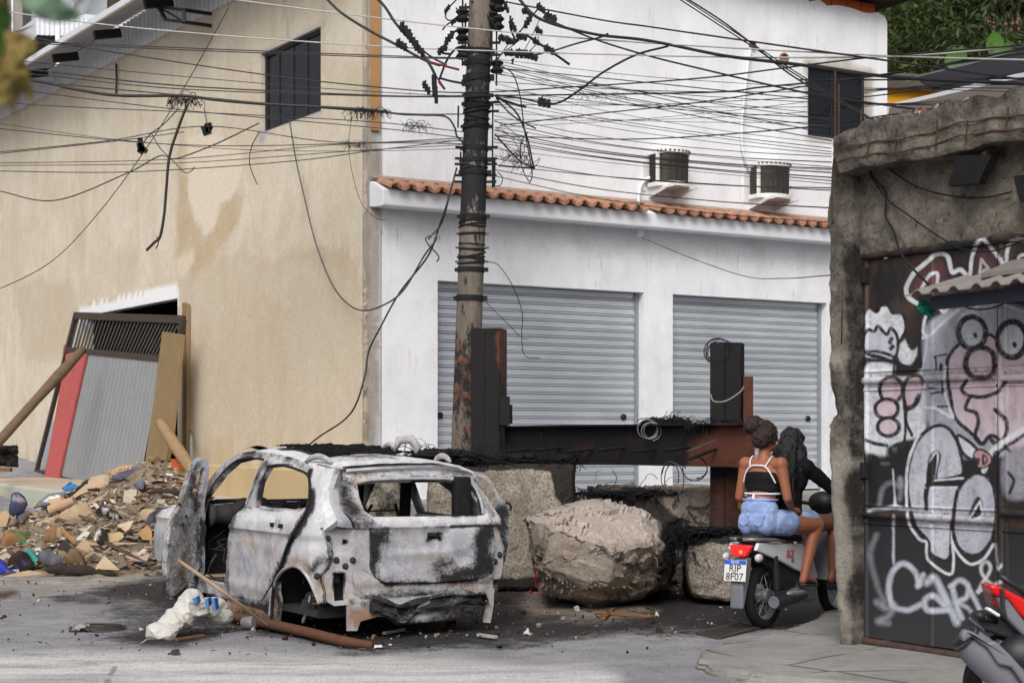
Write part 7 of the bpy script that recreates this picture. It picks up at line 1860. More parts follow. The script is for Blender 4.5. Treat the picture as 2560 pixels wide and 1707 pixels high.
pz('wrapper','small red and white wrapper near the foot of the heap','wrapper',[(1570,1240),(1650,1160),(1705,1165),(1690,1215),(1620,1250)],S(206,196,192),crumple=.02,seed=19,marks=[(zz_((1655,1200),(1690,1165),(1705,1175),(1690,1212)),S(200,40,44)),(zz_((1590,1230),(1660,1215),(1650,1250)),S(190,50,56))])
pz('panel','oval tan panel with charred rim in the right half of the heap','panel',[(1210,1040),(1260,985),(1380,965),(1428,1010),(1380,1060),(1280,1085)],S(186,160,124),lift=.09,sp=True)
pz('panel','cracked light board edged in blue at the right foot of the heap','panel',[(1390,1262),(1560,1190),(1730,1220),(1690,1310),(1520,1305)],S(168,150,128),lift=.06,marks=[(zz_((1480,1290),(1700,1290),(1690,1315),(1510,1312)),S(52,84,128))])
def stickz(label,a,c,r,col,cat='stick',name='wood_strip',fl=1):
 p,q=heap_hit(*zz_(a)[0])+V((0,-.08,.09)),heap_hit(*zz_(c)[0])+V((0,-.08,.07));b=MB();b.bar(p,q,r*2,r*2*fl);b.build(name,simple(name,col,.9,var=.3),label=label,cat=cat,bevel=.004)
stickz('short tan batten slanting beside the dark open box',(742,1030),(885,1150),.022,S(160,122,84));stickz('long dark board edge running down to the burnt car door',(1230,1160),(1765,1405),.03,S(84,70,60),fl=.5)
stickz('thin pale slat near the triangular board',(1005,1335),(1112,1268),.014,S(186,160,120));stickz('thin brown lath in the centre of the heap',(930,852),(1125,905),.014,S(104,80,62));stickz('pale lath at the left end of the heap',(60,985),(215,870),.022,S(178,164,146))
stickz('tan plank under the shiny tray on the left shoulder',(420,730),(745,645),.035,S(190,166,130));stickz('rusty stick near the cement tile',(1590,655),(1655,600),.012,S(120,80,60))
p,q=heap_hit(*zz_((600,765))[0])+V((0,-.1,.06)),heap_hit(*zz_((880,668))[0])+V((0,-.1,.08));b=MB();b.tube([p,p.lerp(q,.5),q],[.07,.075,.06],14);b.build('roll',simple('rolled_paper',S(176,146,120),.9),label='pinkish brown paper roll tied with a white band on the heap',cat='roll',smooth=True,auto=50)
b=MB();b.tube([P(390,1375,19.6),P(378,1358,19.6),P(386,1345,19.7),P(402,1352,19.7)],.05,8,flat=.4);b.build('pipe_shell',simple('brown_pipe',S(150,122,100),.8),label='curved brown half pipe behind the open front door of the car',cat='pipe',smooth=True)
for k,(x,y,r,lab)in enumerate(((320,850,.17,'long rough concrete lump left of centre on the heap'),(870,840,.16,'tan broken concrete lump in the centre of the heap'),(1290,1125,.09,'small rounded stone by the oval panel'),(560,880,.10,'grey lump beside the taped sack'),(1700,820,.10,'dark clod behind the car front wing'))):
 c=heap_hit(*zz_((x,y))[0]);rr=random.Random(k);rock('concrete_lump',[c+V((rr.gauss(0,1)*r*1.4,rr.gauss(0,.6)*r,rr.gauss(.3,.7)*r))for _ in range(16)],lab,'lump',simple('lump',S(172,150,124),.95,var=.3,sc=14,bump=.8,bd=.02),amp=.012,fr=8)
M_WOVEN=simple('woven_white_sack',S(188,185,178),.7,var=.12,sc=7,bump=.6,bd=.01);I4=Matrix.Identity(4)
sk=thing('sack','crumpled white woven sack with blue print lying on the soot beside the car','sack',gp(450,1580));Ys=14.4
blob('sack_body',[('c',P(422,1567,14.2),P(442,1547,14.3),.09,.085),('c',P(442,1547,14.3),P(480,1515,14.4),.085,.11),('c',P(480,1518,14.4),P(508,1524,14.5),.11,.06),('c',P(505,1522,14.5),P(552,1524,14.6),.06,.09),('e',P(405,1580,14.1),(.1,.1,.07))],.010,M_WOVEN,sk,1,hair=(4.2,.075,1),M=I4,facet=.07)
for poly in([(480,1496),(490,1492),(494,1504),(486,1506)],[(527,1498),(536,1496),(540,1524),(530,1526),(533,1510)],[(512,1498),(520,1496),(522,1514),(514,1516)]):
 b=MB();b.prism([P(x,y,14.22)for x,y in poly],V((0,.16,0)));b.build('print',simple('blue_print',S(70,110,170),.8),sk)
def gtube2(name,pts,r,mat,label,cat,z=None,n=10):
 b=MB();b.tube([V(x)for x in spline(pts,6)],r,n);return b.build(name,mat,label=label,cat=cat,smooth=True)
gtube2('wood_pole',[gp(565,1540,.06)+V((0,.1,.0)),gp(640,1552,.06),gp(760,1578,.06),gp(860,1602,.05),gp(930,1612,.045)],[.042,.046,.044,.042,.03],simple('rusty_brown_bark',S(92,64,50),.85,var=.4,sc=14,bump=.5,bd=.01),'long reddish brown pole lying on the road under the rear of the car','pole')
gtube2('stick',[P(446,1400,14.55),P(560,1480,14.2),gp(682,1574,.01)],[.016,.017,.012],simple('pale_wood',S(150,130,108),.85,var=.35,sc=10),'thin pale stick leaning from the open car door down to the road','stick')
b=MB();c=gp(622,1572,.0)+V((0,0,.055));b.lathe([(.001,-.06),(.05,-.058),(.056,-.05),(.056,.05),(.05,.058),(.001,.058)],c,(.9,-.4,.15),18);b.build('can',simple('scorched_can',S(128,126,128),.6,.3,var=.7,sc=9),label='scorched grey can lying on the road under the brown pole',cat='can',smooth=True,auto=40)
coil(gp(255,1566,.03),.19,14,'flat tangle of thin rusty wire on the road left of the white sack',wr=.0028,seed=9,mat=simple('thin_wire',S(70,64,60),.7),tilt=(.02,.03,1))
cloth('crumpled_foil',gp(198,1570,.03),.10,.08,'crumpled grey plastic at the left end of the wire tangle',simple('grey_plastic_film',S(128,126,124),.5),'plastic scrap',4,.3,flat=True,amp=.05)
cloth('paper_scrap',gp(926,1616,.005),.11,.06,'white paper scrap on the road by the end of the brown pole',simple('white_paper',S(214,212,204),.8),'paper scrap',6,.1,flat=True,amp=.012)
for a,c,r,lab in(((1490,1530),(1632,1540),.035,'short brown plank on the ground in front of the boulder'),((1508,1546),(1532,1522),.02,'small stick crossing the brown plank'),((1196,1586),(1240,1592),.022,'charred pale slat on the soot behind the car'),((960,1582),(1010,1572),.018,'grey metal strip under the car tail'),((440,1598),(510,1588),.012,'thin brown splinter on the road by the white sack')):
 p,q=gp(*a,.02),gp(*c,.02);b=MB();b.bar(p,q,r*2,.025);b.build('plank',simple('old_plank',S(116,84,62)if 'brown' in lab or 'stick' in lab else S(150,146,142),.9,var=.3),label=lab,cat='plank',bevel=.004)
for px,py,s,lab in((1320,1583,.05,'pale shard on the road edge between car and boulder'),(1642,1540,.035,'pale chip on the soot right of the brown plank'),(1326,1482,.05,'red scrap on the ground at the boulder left foot')):
 cloth('scrap',gp(px,py,.01),s,s*.5,lab,simple('scrap',S(190,186,180)if 'red' not in lab else S(160,44,36),.8),'scrap',int(px),1.0,flat=True,amp=.03,n=8)
TL,TR,BL=P(190,787,31.8),P(458,797,27.25),P(91,1178,32.9)
gn=(TR-TL).cross(BL-TL).normalized();gn=-gn if gn.y>0 else gn
gpx=lambda x,y,off=0:on_plane(x,y,TL+gn*off,gn)
lg=thing('leaning_gate','old rusty framed gate with upper bars and ribbed panel leaning on the beige wall','gate',BL)
M_RIB=simple('ribbed_grey_sheet',S(140,142,144),.75,0,var=.12,sc=3);M_RFR=simple('rusty_frame_steel',S(74,66,62),.8,.1,var=.3,sc=10)
for a,c,wd in(((188,789),(459,799),.13),((171,874),(407,897),.10),((190,785),(91,1180),.09),((459,797),(448,850),.10),((90,1180),(330,1245),.12),((218,884),(146,1200),.05)):
 b=MB();b.bar(gpx(*a,.02),gpx(*c,.02),wd,.07,gn);b.build('frame_bar',M_RFR,lg)
for k in range(29):
 t=(k+.5)/29;a,c=(192+262*t,794+10*t),(172+232*t,876+21*t);b=MB();b.bar(gpx(*a,.01),gpx(*c,.01),.035,.02,gn);b.build('bar',simple('thin_bar',S(92,88,86),.7,.2)if k==0 else bpy.data.materials['thin_bar'],lg)
vs=[];n=80
for k in range(n):
 t=k/(n-1);a,c=gpx(222+182*t,884+17*t,.03+.010*(k%4<2)),gpx(148+196*t,1202+40*t,.03+.010*(k%4<2));vs+=[a,c]
nmesh('ribbed_panel',np.array([tuple(x)for x in vs]),grid_faces(n,2),M_RIB,lg,smooth=False)
def leanboard(name,poly,off,th,col,label,sc=5):
 b=MB();b.prism([gpx(x,y,off)for x,y in poly],gn*th);b.build(name,simple(name+'_wood',col,.9,var=.22,sc=sc),label=label,cat='board',bevel=.006)
leanboard('red_board',[(172,884),(221,886),(149,1206),(116,1198)],.05,.05,S(178,92,90),'faded red board standing inside the frame of the leaning gate')
leanboard('red_board',[(164,862),(172,862),(160,1040),(146,1052)],-.1,.04,S(182,84,84),'narrow red strip behind the left bar of the leaning gate')
leanboard('tan_plank',[(417,830),(464,837),(436,1100),(420,1178),(372,1172),(396,1000)],.22,.08,S(136,116,86),'wide tan plank leaning against the right edge of the ribbed gate',3)
leanboard('fibre_sheet',[(128,1054),(150,1054),(134,1172),(112,1160)],-.25,.06,S(150,156,162),'end of a grey corrugated sheet behind the gate frame')
M_LOG=simple('weathered_log',S(110,90,72),.9,var=.35,sc=8,bump=.6,bd=.02)
gtube2('log',[P(-60,1160,28),P(0,1100,28.2),P(90,1000,28.8),P(150,935,29.2),P(208,872,29.6)],[.09,.085,.08,.10,.07],M_LOG,'long dark wooden prop leaning across the left side of the old gate','log')
gtube2('log',[P(400,1056,26.0),P(432,1105,25.6),P(470,1160,25.2),P(500,1205,24.9)],[.08,.10,.09,.08],simple('pale_log',S(148,124,96),.9,var=.35,sc=8,bump=.6,bd=.02),'thick pale branch leaning at the foot of the tan plank','log')
b=MB();b.box(P(448,1160,25.6),(.22,.2,.16));b.build('brick',M_BRICK,label='single orange brick behind the pale branch',cat='brick',bevel=.01)
gtube2('pipe',[BF.w(*BF(480,1185,.78),.78),BF.w(*BF(478,1080,.05),.05)],.025,simple('green_grey_pipe',S(120,130,128),.6),'thin green grey pipe standing against the beige wall','pipe')
cloth('dark_bundle',P(8,1140,29.5),.26,.2,'dark bundle under the wooden prop at the left edge',simple('dark_bundle',S(40,36,34),.8,var=.6),'bundle',8,0,amp=.15,th=.02)
b=MB();b.bar(P(-60,1172,31.5),P(28,1174,31.5),.16,.07);b.build('plank',simple('short_timber',S(112,84,58),.9),label='short brown timber on the pavement at the left edge',cat='plank')
# --- overhead cables
ORD=['topmost']+'2nd 3rd 4th 5th 6th 7th 8th 9th 10th 11th 12th 13th 14th 15th 16th 17th 18th 19th 20th 21st 22nd 23rd 24th 25th 26th 27th 28th 29th 30th'.split()
M_WBLK=simple('black_cable',S(30,30,32),.55);M_WLT=simple('pale_grey_cable',S(176,174,170),.6)
def ydep(px):return float(np.interp(px,[-300,0,1180,2080,2560,2900],[21.6,21.2,20.42,16.0,14.0,12.5]))
def cable(pts,r,label,mat=None,group=None,nn=8):
 q=[P(p[0],p[1],p[2]if len(p)>2 else ydep(p[0]))for p in pts];b=MB();b.tube([V(x)for x in spline(q,nn)],r,6,caps=False)
 b.build('overhead_cable',mat or M_WBLK,smooth=True,label=label,cat='cable',group=group)
GL='cables crossing in front of the buildings'
cable([(540,-6),(810,29),(1220,76),(1620,108),(2220,140),(2700,154)],.0085,'upper pale grey cable crossing the whole view in front of the pole',M_WLT,GL)
cable([(-120,10),(200,55),(540,88),(940,116),(1230,128),(1750,142),(2220,142),(2560,116),(2800,98)],.0085,'lower pale grey cable crossing the whole view in front of the pole',M_WLT,GL)
LEFT=[([(86,95),(240,124),(652,186),(940,218),(1160,232),(1430,218),(1750,196),(2010,164),(2220,140),(2700,104)],.008),([(-150,100),(92,106),(500,122),(940,139),(1170,146)],.007),([(-150,104),(92,110),(500,127),(940,143),(1170,148)],.007),([(-100,135),(100,158),(652,209),(940,230),(1165,242)],.005),([(-150,158),(75,175),(440,214),(940,239),(1165,240),(1750,232),(1908,218),(2220,186),(2560,122),(2700,96)],.009),([(-150,172),(80,186),(440,222),(940,241),(1165,243)],.007),([(-100,190),(80,204),(300,225),(470,240),(700,262),(1000,284),(1160,286)],.008),([(-200,225),(52,260),(592,286),(940,306),(1158,330)],.006),([(-100,200),(86,230),(460,276),(940,320),(1158,345)],.006),([(-100,300),(0,310),(280,348),(600,374),(900,378),(1158,372)],.004),([(-100,312),(0,322),(344,356),(600,365),(940,358),(1158,360)],.006),([(-100,388),(0,380),(272,352),(520,316),(840,356),(1158,346)],.006),([(-100,392),(0,384),(280,354),(460,330)],.006),([(-100,409),(0,408),(440,398),(840,362),(1158,352)],.005),([(-100,414),(0,414),(440,408),(880,378),(1158,362)],.005),([(-100,427),(0,428),(328,430),(720,404),(940,376),(1158,350)],.006),([(-100,455),(0,478),(140,501),(320,432),(400,390),(440,397),(540,360),(648,308)],.008)]
for k,(pts,r)in enumerate(LEFT):cable(pts,r,f'black cable over the beige wall, {ORD[k]} from the top at the left edge',None,GL)
cable([(-150,190),(80,202),(180,222),(280,238),(370,240),(460,240),(540,250),(656,260),(800,268),(942,276)],.020,'thickest black cable bundle sagging over the beige wall to the tangled joint',None,GL)
cable([(942,276),(1002,286),(1060,288),(1114,292),(1136,318),(1142,340),(1158,358)],.013,'thick black cable curving down into the pole at its left side',None,GL)
cable([(572,20,22.5),(460,220,21.2),(360,380,21.4),(240,540,21.8),(120,660,22.2),(-40,740,22.6)],.006,'thin cable slanting steeply down the beige wall to the left edge')
cable([(468,262),(446,320),(424,390),(416,470),(410,540),(400,592),(386,606),(366,626)],.018,'thick cut black cable hanging straight down from the tangled joint on the beige wall')
cable([(392,592),(396,606),(390,622)],.008,'frayed tip of the hanging cut cable')
cable([(448,270),(410,310),(376,336),(360,356),(358,366)],.007,'short lead drooping from the joint to a burnt connector')
cable([(510,270),(514,290),(518,310),(524,330)],.006,'short curly lead below the joint right of the cut cable')
cable([(380,335),(400,370),(440,410),(462,432),(478,428),(486,418)],.006,'dangling wire with a hooked end over the light plaster patch')
cable([(648,330),(628,370),(624,410),(634,440),(644,462)],.006,'loose black wire hanging left below the beige wall window')
cable([(724,304,23.8),(740,400,23.6),(760,490,23.4),(790,610,23.1),(830,710,22.7),(870,760,22.3),(910,776,21.8),(960,762,21.2),(1010,724,20.9),(1060,640,20.6),(1090,600,20.4),(1086,582,20.4),(1070,600,20.4)],.011,'long grey drop cable looping from the window sill to the pole',simple('grey_drop_cable',S(84,84,86),.7))
cable([(1142,420,20.45),(1120,500,20.4),(1100,560,20.4),(1070,640,20.6),(1000,730,21),(950,820,21.4),(922,878,21.7),(912,940,21.6),(890,1010,21.6),(860,1050,21.8),(800,1090,22.0),(757,1124,22.2)],.012,'long black cable sweeping down from the pole across the wall corner to the ground')
cable([(1128,470,20.4),(1108,550,20.4),(1084,584,20.4),(1064,600,20.4),(1096,640,20.4),(1092,655,20.4)],.009,'looped cable end dangling left of the pole')
cable([(1218,655,20.4),(1245,662,20.4),(1280,712,20.4),(1305,780,20.4),(1304,840,20.4),(1312,888,20.4),(1350,895,20.4)],.006,'wire hanging from the lower pole over the left shutter')
cable([(1210,750,20.4),(1260,800,20.4),(1300,840,20.4),(1320,849,20.4)],.005,'short wire slanting over the left shutter')
cable([(1604,594,24.0),(1720,642,22.5),(1860,690,20),(1960,696,17),(2075,688,13.3)],.005,'thin wire from the spout sagging to the concrete pillar')
cable([(880,290),(872,380),(900,500),(940,545),(965,550)],.004,'hair thin wire hanging along the corner of the beige wall')
for px,py,a,s,lab in((358,366,1.2,.9,'burnt cable connector hanging alone on the beige wall'),(518,322,1.3,.8,'burnt cable connector dangling below the joint on the beige wall')):
 rr=random.Random(px);c=P(px,py,21);b=MB()
 for k in range(5):b.bar(c+V((rr.uniform(-.05,.05),0,rr.uniform(-.08,.06))),c+V((rr.uniform(-.07,.07),0,rr.uniform(-.1,.1))),.05,.06)
 b.build('cable_connector',M_CHAR,label=lab,cat='connector')
tangle(P(462,256,21.0),(.18,.05,.08),46,.007,'burnt tangled joint on the thick cable over the beige wall',mat=M_CHAR,seed=21,droop=.22,name='cable_joint',cat='cable joint')
tangle(P(920,282,20.6),(.22,.05,.05),40,.006,'frayed burnt splice on the thick cable at the wall corner',mat=M_CHAR,seed=22,droop=.25,name='cable_splice',cat='cable joint')
tangle(P(888,362,20.7),(.16,.05,.04),26,.004,'fine knot of wires at the corner below the window level',mat=M_CHAR,seed=23,droop=.12,name='wire_knot',cat='cable joint')
tangle(P(1040,320,20.5),(.14,.05,.08),30,.004,'frayed wire tuft hanging left of the pole',mat=M_CHAR,seed=24,droop=.3,name='wire_tuft',cat='cable joint')
tangle(P(1500,240,19.4),(.28,.05,.05),30,.0022,'curl of hair thin wire on the cables right of the pole',mat=M_CHAR,seed=25,droop=.15,name='wire_curl',cat='cable joint')
tangle(P(1290,400,20.3),(.16,.08,.12),30,.004,'tangle of fine wires beside the pole brackets',mat=M_CHAR,seed=26,droop=.2,name='wire_tuft',cat='cable joint')
for pts,r,lab in(([(800,-20),(850,30),(920,75),(990,112),(1060,150),(1100,164)],.018,'thick black cable entering at the top and ending in a red stub, lower of two'),([(924,-20),(960,15),(990,60),(1030,105),(1060,140),(1084,180),(1088,200)],.02,'thick black cable entering at the top beside the timber strip'),([(1010,80),(1050,120),(1082,145),(1116,163)],.014,'short thick cut cable with connectors left of the pole'),([(1072,150),(1082,178),(1100,205),(1112,223)],.012,'burnt red ended cable stub left of the pole')):
 cable(pts,r,lab)
for a,c in(((1075,156),(1148,175)),((1096,204),(1112,224))):
 b=MB();b.tube([P(*a,20.38),P(*c,20.38)],.014,8);b.build('cable_stub',simple('red_insulation',S(112,52,46),.7),label='reddish %s bare cable stub left of the pole'%('upper' if a[1]<180 else 'lower'),cat='cable stub',smooth=True)
for px,py,a,s in((1014,78,.8,1.5),(1034,105,.8,1.3),(1048,125,.7,1.2),(1004,114,.5,1.2),(1086,214,1.5,1.6),(1066,220,.9,1.1),(1090,240,1.5,1.2),(1376,46,.4,1.2)):clampet(px,py,a,s)
FAN=[([(1290,-10),(1350,48),(1480,85),(1620,102),(1812,140),(1996,162),(2220,192),(2560,210),(2700,214)],.018,'twisted thick black cable, highest bundle right of the pole'),([(1268,6),(1500,50),(1620,67),(1750,86),(2060,130),(2560,200),(2700,222)],.010,'grey black cable just above the twisted bundle at the pole'),([(1358,44),(1480,96),(1610,137),(1750,172),(2012,232),(2220,264),(2300,275)],.011,'black cable dropping from the twisted bundle to the end of the concrete beam'),([(1240,238),(1300,246),(1362,258),(1400,256),(1450,225),(1510,180),(1590,138),(1670,116)],.012,'thick jumper cable curling up from the pole to the twisted bundle'),([(1376,130),(1440,110),(1500,94),(1520,85)],.010,'short jumper beneath the twisted bundle'),([(1250,314),(1500,284),(1750,256),(2150,195),(2560,134),(2700,112)],.007,'wire rising from mid pole to the right edge'),([(1240,340),(1600,348),(2000,320),(2220,288),(2560,240),(2700,220)],.007,'lowest wire rising to the right edge over the shards'),([(1670,-20),(1876,114),(2020,206),(2196,310)],.007,'left of three slanting wires over the white wall'),([(1684,-20),(1890,116),(2030,206),(2210,316)],.006,'middle of three slanting wires over the white wall'),([(1706,-10),(1800,50),(1880,110),(1990,196),(2180,300)],.009,'right of three slanting wires over the white wall, thickest'),([(1240,170),(1600,205),(1900,236),(2220,262),(2600,250)],.006,'wire crossing the right window below the twisted bundle'),([(1240,160),(1560,226),(1800,280),(2000,320),(2080,345)],.005,'wire bending across toward the lower frame of the right window'),([(2000,200),(2220,200),(2560,196),(2700,190)],.008,'grey cable level with the yellow wall at the right'),([(2050,250),(2220,236),(2560,180)],.006,'wire rising over the dark roof at the right edge'),([(2080,320),(2220,300),(2400,268),(2560,232)],.006,'wire just over the concrete beam')]
for pts,r,lab in FAN:cable(pts,r,lab)
ys=[(150,300),(165,318),(176,330),(182,352),(208,360),(240,371),(252,380),(262,386),(290,392),(304,406),(318,418),(326,422),(334,426),(340,432),(348,444),(356,452),(372,460),(396,470),(412,476),(424,520),(440,556)]
for k,(a,c)in enumerate(ys):
 r=rng.uniform(.003,.0065);s=rng.uniform(4,30);cable([(1236,a,20.4),(1500,a+(c-a)*.33+s*.7),(1800,a+(c-a)*.68+s*.6),(2078,c,13.6)],r,f'thin wire in the fan from pole to concrete pillar, {ORD[k]} from the top')
for k in range(10):
 a,c,r=148+19*k,236+14*((k*7)%10)-9*k,rng.uniform(.003,.005);cable([(1238,a),(1600,a+(c-a)*.3+16),(2000,a+(c-a)*.62+14),(2300,a+(c-a)*.85),(2700,c)],r,f'hair thin wire from the pole to the right edge, {ORD[k]} from the top')
# --- vegetation and roofs behind
def m_leaf(name,a,b_,tr=.25):
 m=Mat(name);c=m.mix(m.ramp(m.noise(1.2,5,.7),[(.3,0),(.7,1)]),a,b_)
 c=m.mix(m.attr('tint'),c,[min(1,x*2.1)for x in b_])
 m.out(c,.55,0,spec=.35);tl=m.node('ShaderNodeBsdfTranslucent');m.put(tl.inputs[0],c);mx=m.node('ShaderNodeMixShader');mx.inputs[0].default_value=tr
 m.nt.links.new(m.b.outputs[0],mx.inputs[1]);m.nt.links.new(tl.outputs[0],mx.inputs[2]);m.nt.links.new(mx.outputs[0],m.nt.nodes['Material Output'].inputs[0])
 return m.m
def leaf_cloud(centres,n,size,rr,asp=.3,droop=.5):
 """n leaf blades gathered in clumps round the centres; returns verts, faces, tint"""
 k=nrng.integers(0,len(centres),n);c=np.array([x[:3]for x in centres])[k];R=np.array([x[3]for x in centres])[k]
 d=nrng.normal(size=(n,3));d/=np.linalg.norm(d,axis=1,keepdims=True);rad=nrng.uniform(.35,1,n)**.5
 p=c+d*(R*rad)[:,None]*np.array([1,1,.75])
 ax=nrng.normal(size=(n,3))+d*.8;ax[:,2]-=droop;ax/=np.linalg.norm(ax,axis=1,keepdims=True)
 sd=np.cross(ax,nrng.normal(size=(n,3)));sd/=np.linalg.norm(sd,axis=1,keepdims=True)+1e-9
 L_=(size*nrng.uniform(.6,1.3,n))[:,None];nm=np.cross(ax,sd)
 v=np.stack([p,p+ax*L_*.45+sd*L_*asp*.5+nm*L_*.06,p+ax*L_,p+ax*L_*.45-sd*L_*asp*.5+nm*L_*.06],1).reshape(-1,3)
 f=np.arange(n*4).reshape(n,4)
 t=np.repeat(np.clip(nrng.normal(.12,.22,len(centres)),0,.8)[k]*nrng.uniform(.3,1.2,n),4)
 return v,f,t
M_BARK=simple('bark',S(70,60,52),.9,var=.3,sc=6,bump=.6,bd=.02)
M_MANGO=m_leaf('mango_leaves',S(30,44,24),S(62,80,38));M_LIGHTLEAF=m_leaf('olive_leaves',S(52,64,30),S(104,116,56))
def tree(base,h,r,ncl,nl,lsize,label,mat,seed):
 rr=random.Random(seed);t=thing('tree',label,'tree',base,None,'trees on the slope behind the yellow wall')
 b0=V(base);b=MB();top=b0+V((rr.uniform(-.5,.5),0,h*.55));b.tube([b0+V((0,0,-2)),b0.lerp(top,.5)+V((.2,0,0)),top],[.28,.22,.16],10);cs=[]
 for k in range(ncl):
  a,e,q=rr.uniform(0,6.28),rr.uniform(-.75,1),rr.uniform(.35,1);s=math.sqrt(max(0,1-e*e))
  c=V((b0.x+r*q*s*math.cos(a),b0.y+r*q*s*math.sin(a),b0.z+h*.66+e*q*h*.42));cs.append((*c,r*rr.uniform(.2,.36)))
  if k%3==0:b.tube([top.lerp(b0,rr.uniform(0,.4)),top.lerp(c,.5)+V((0,0,.2)),c],[.09,.05,.02],6,caps=False)
 b.build('trunk',M_BARK,t,smooth=True)
 v,f,tn=leaf_cloud(cs,nl,lsize,rr)
 nmesh('crown',v,f,mat,t,smooth=False,attrs={'tint':tn},recalc=False)
 return t
hz=lambda px,py,Y:P(px,py,Y)
gx_,gy_=np.meshgrid(np.linspace(6,40,50),np.linspace(33,80,50),indexing='ij');g=np.column_stack([gx_.ravel(),gy_.ravel()])
nmesh('hill',np.column_stack([g,-.5+np.clip(g[:,1]-34,0,60)*.42+fbm(g*.3,4,3)*1.5]),grid_faces(50,50),simple('hillside_soil',S(52,54,34),.95,var=.5,sc=1.2),kind='structure')
for px,Y,z,h,r,lab,mt,sd in((2270,40,3.2,13,3.2,'bushy olive green tree just right of the white building corner',M_LIGHTLEAF,2),(2400,43,3.6,14,3.6,'rounded dark green tree between the bushy one and the mango tree',M_MANGO,3),(2530,39,3.0,14,3.6,'tall dark mango tree with hanging pink fruit at the right edge',M_MANGO,4)):
 x=(px-CX)*Y/F;t=tree((x,Y,z-1.2),h,r,60,20000,.24,lab,mt,sd)
 if sd==4:
  for k in range(9):
   q=P(rng.choice((2478,2516,2530,2542,2548,2490))+rng.uniform(-8,8),rng.uniform(50,84),35.4);b=MB();b.ball(q,(.04,.04,.06),8,6);b.tube([q,q+V((0,0,.2))],.006,4);b.build('mango',simple('pink_mango',S(104,62,62),.6),t,smooth=True)
tree((14.5,50,3),17,6.5,80,22000,.3,'broad dark tree filling the top of the slope behind the others',M_MANGO,9)
yh=thing('yellow_house','yellow walled house with a tiled eave glimpsed between the white building and the roofs','house',(7.4,30,0))
b=MB();b.add([P(2150,205,30),P(2480,232,30),P(2480,400,30),P(2150,400,30)],[(0,1,2,3)]);b.v+=[(x,y+3,z)for x,y,z in b.v];b.f+=[(4,5,6,7),(0,1,5,4)];b.mi+=[0,0]
b.build('wall',simple('yellow_paint',S(214,152,44),.8,var=.08,sc=1),yh)
b=MB()
for k in range(26):
 p,q=P(2195,206,29.8).lerp(P(2490,226,29.8),k/26),P(2195,198,30.4).lerp(P(2490,218,30.4),k/26);b.tube([p,q+V((0,1.5,.4))],.09,7)
b.build('eave_tiles',simple('old_grey_tile',S(92,86,78),.9,var=.3,sc=4),yh)
def sheet(name,TL,TR,BR,BL,n,dep,mat,parent):
 vs=[]
 for i in range(n):
  f=i/(n-1);o=V((0,0,dep*(i%2)));vs+=[TL.lerp(BL,f)+o,TR.lerp(BR,f)+o]
 v=np.array([tuple(x)for x in vs]);f=grid_faces(n,2);tr=np.vstack([f[:,[0,1,2]],f[:,[0,2,3]]]);sv,ff=shell(v,tr,.01,(0,0,1));return nmesh(name,sv,ff,mat,parent,smooth=False)
rf=thing('corrugated_roof','brown corrugated roof with a white edge strip behind the concrete beam','roof',(5.6,22,2))
sheet('roof_sheet',P(2222,274,23),P(2640,176,19),P(2640,330,15),P(2222,330,18),26,.03,simple('brown_sheet',S(96,88,84),.8,var=.15,sc=2),rf)
b=MB();b.bar(P(2222,272,22.9),P(2640,174,18.9),.06,.10);b.build('edge_strip',M_STEEL_W,rf)
b=MB();b.add([P(2222,300,18.2),P(2640,300,15.2),P(2640,800,15.2),P(2222,800,18.2)],[(0,1,2,3)]);b.build('wall',M_DARK,rf)
rf=thing('dark_roof','dark curved shed roof against the trees at the right edge','roof',(8.6,27,3))
sheet('roof_sheet',P(2290,196,29),P(2660,100,27),P(2660,215,22),P(2330,226,26),30,.04,simple('dark_sheet',S(44,44,48),.7,var=.2,sc=2),rf)
b=MB();b.bar(P(2268,202,28.9),P(2660,100,26.9),.05,.06);b.build('roof_edge',simple('roof_edge_grey',S(110,110,112),.6),rf)
M_BANANA=m_leaf('banana_leaf',S(50,88,32),S(86,128,52),.3)
def blade(a,c,w,bend,n=9,fold=.25):
 a,c=V(a),V(c);d=c-a;s=d.cross(V((0,1,.2))).normalized();nn=s.cross(d.normalized());v,f=[],[]
 for i in range(n):
  t=i/(n-1);p=a+d*t+nn*bend*math.sin(t*2.6);ww=w*math.sin(math.pi*min(1,.04+.95*t**1.7))**.8
  v+=[p+s*ww+nn*ww*fold,p,p-s*ww+nn*ww*fold]
 for i in range(n-1):f+=[(3*i,3*i+1,3*i+4,3*i+3),(3*i+1,3*i+2,3*i+5,3*i+4)]
 return np.array([tuple(x)for x in v]),f
for lab,base,tips in(('left banana plant with two upright leaves beside the dark roof',(2400,230),((2388,122,.16),(2408,118,.12),(2424,165,.07))),('taller banana plant with broad leaves above the dark roof',(2515,200),((2486,82,.16),(2540,128,.12),(2525,105,.09),(2478,110,.05)))):
 bp=P(base[0],base[1],31);t=thing('banana_plant',lab,'banana plant',(bp.x,bp.y,bp.z-2));b=MB();b.tube([bp+V((0,0,-2)),bp+V((0,0,.3))],[.12,.07],10);b.build('stem',simple('banana_stem',S(110,120,60),.7),t,smooth=True)
 for x,y,w in tips:
  v,f=blade(P(base[0]+(x-base[0])*.3,base[1]-30,31),P(x,y-6,31.0),w*1.05,.1,17);nmesh('leaf',v,f,M_BANANA,t,smooth=True,attrs={'tint':np.full(len(v),.1)})
sh_=thing('white_shed','white corrugated metal shed roof on slim white posts behind the eaves','shed',P(200,150,42))
sheet('roof_sheet',P(215,36,44),P(420,62,42),P(420,84,40),P(110,62,40),2,.0,M_STEEL_W,sh_)
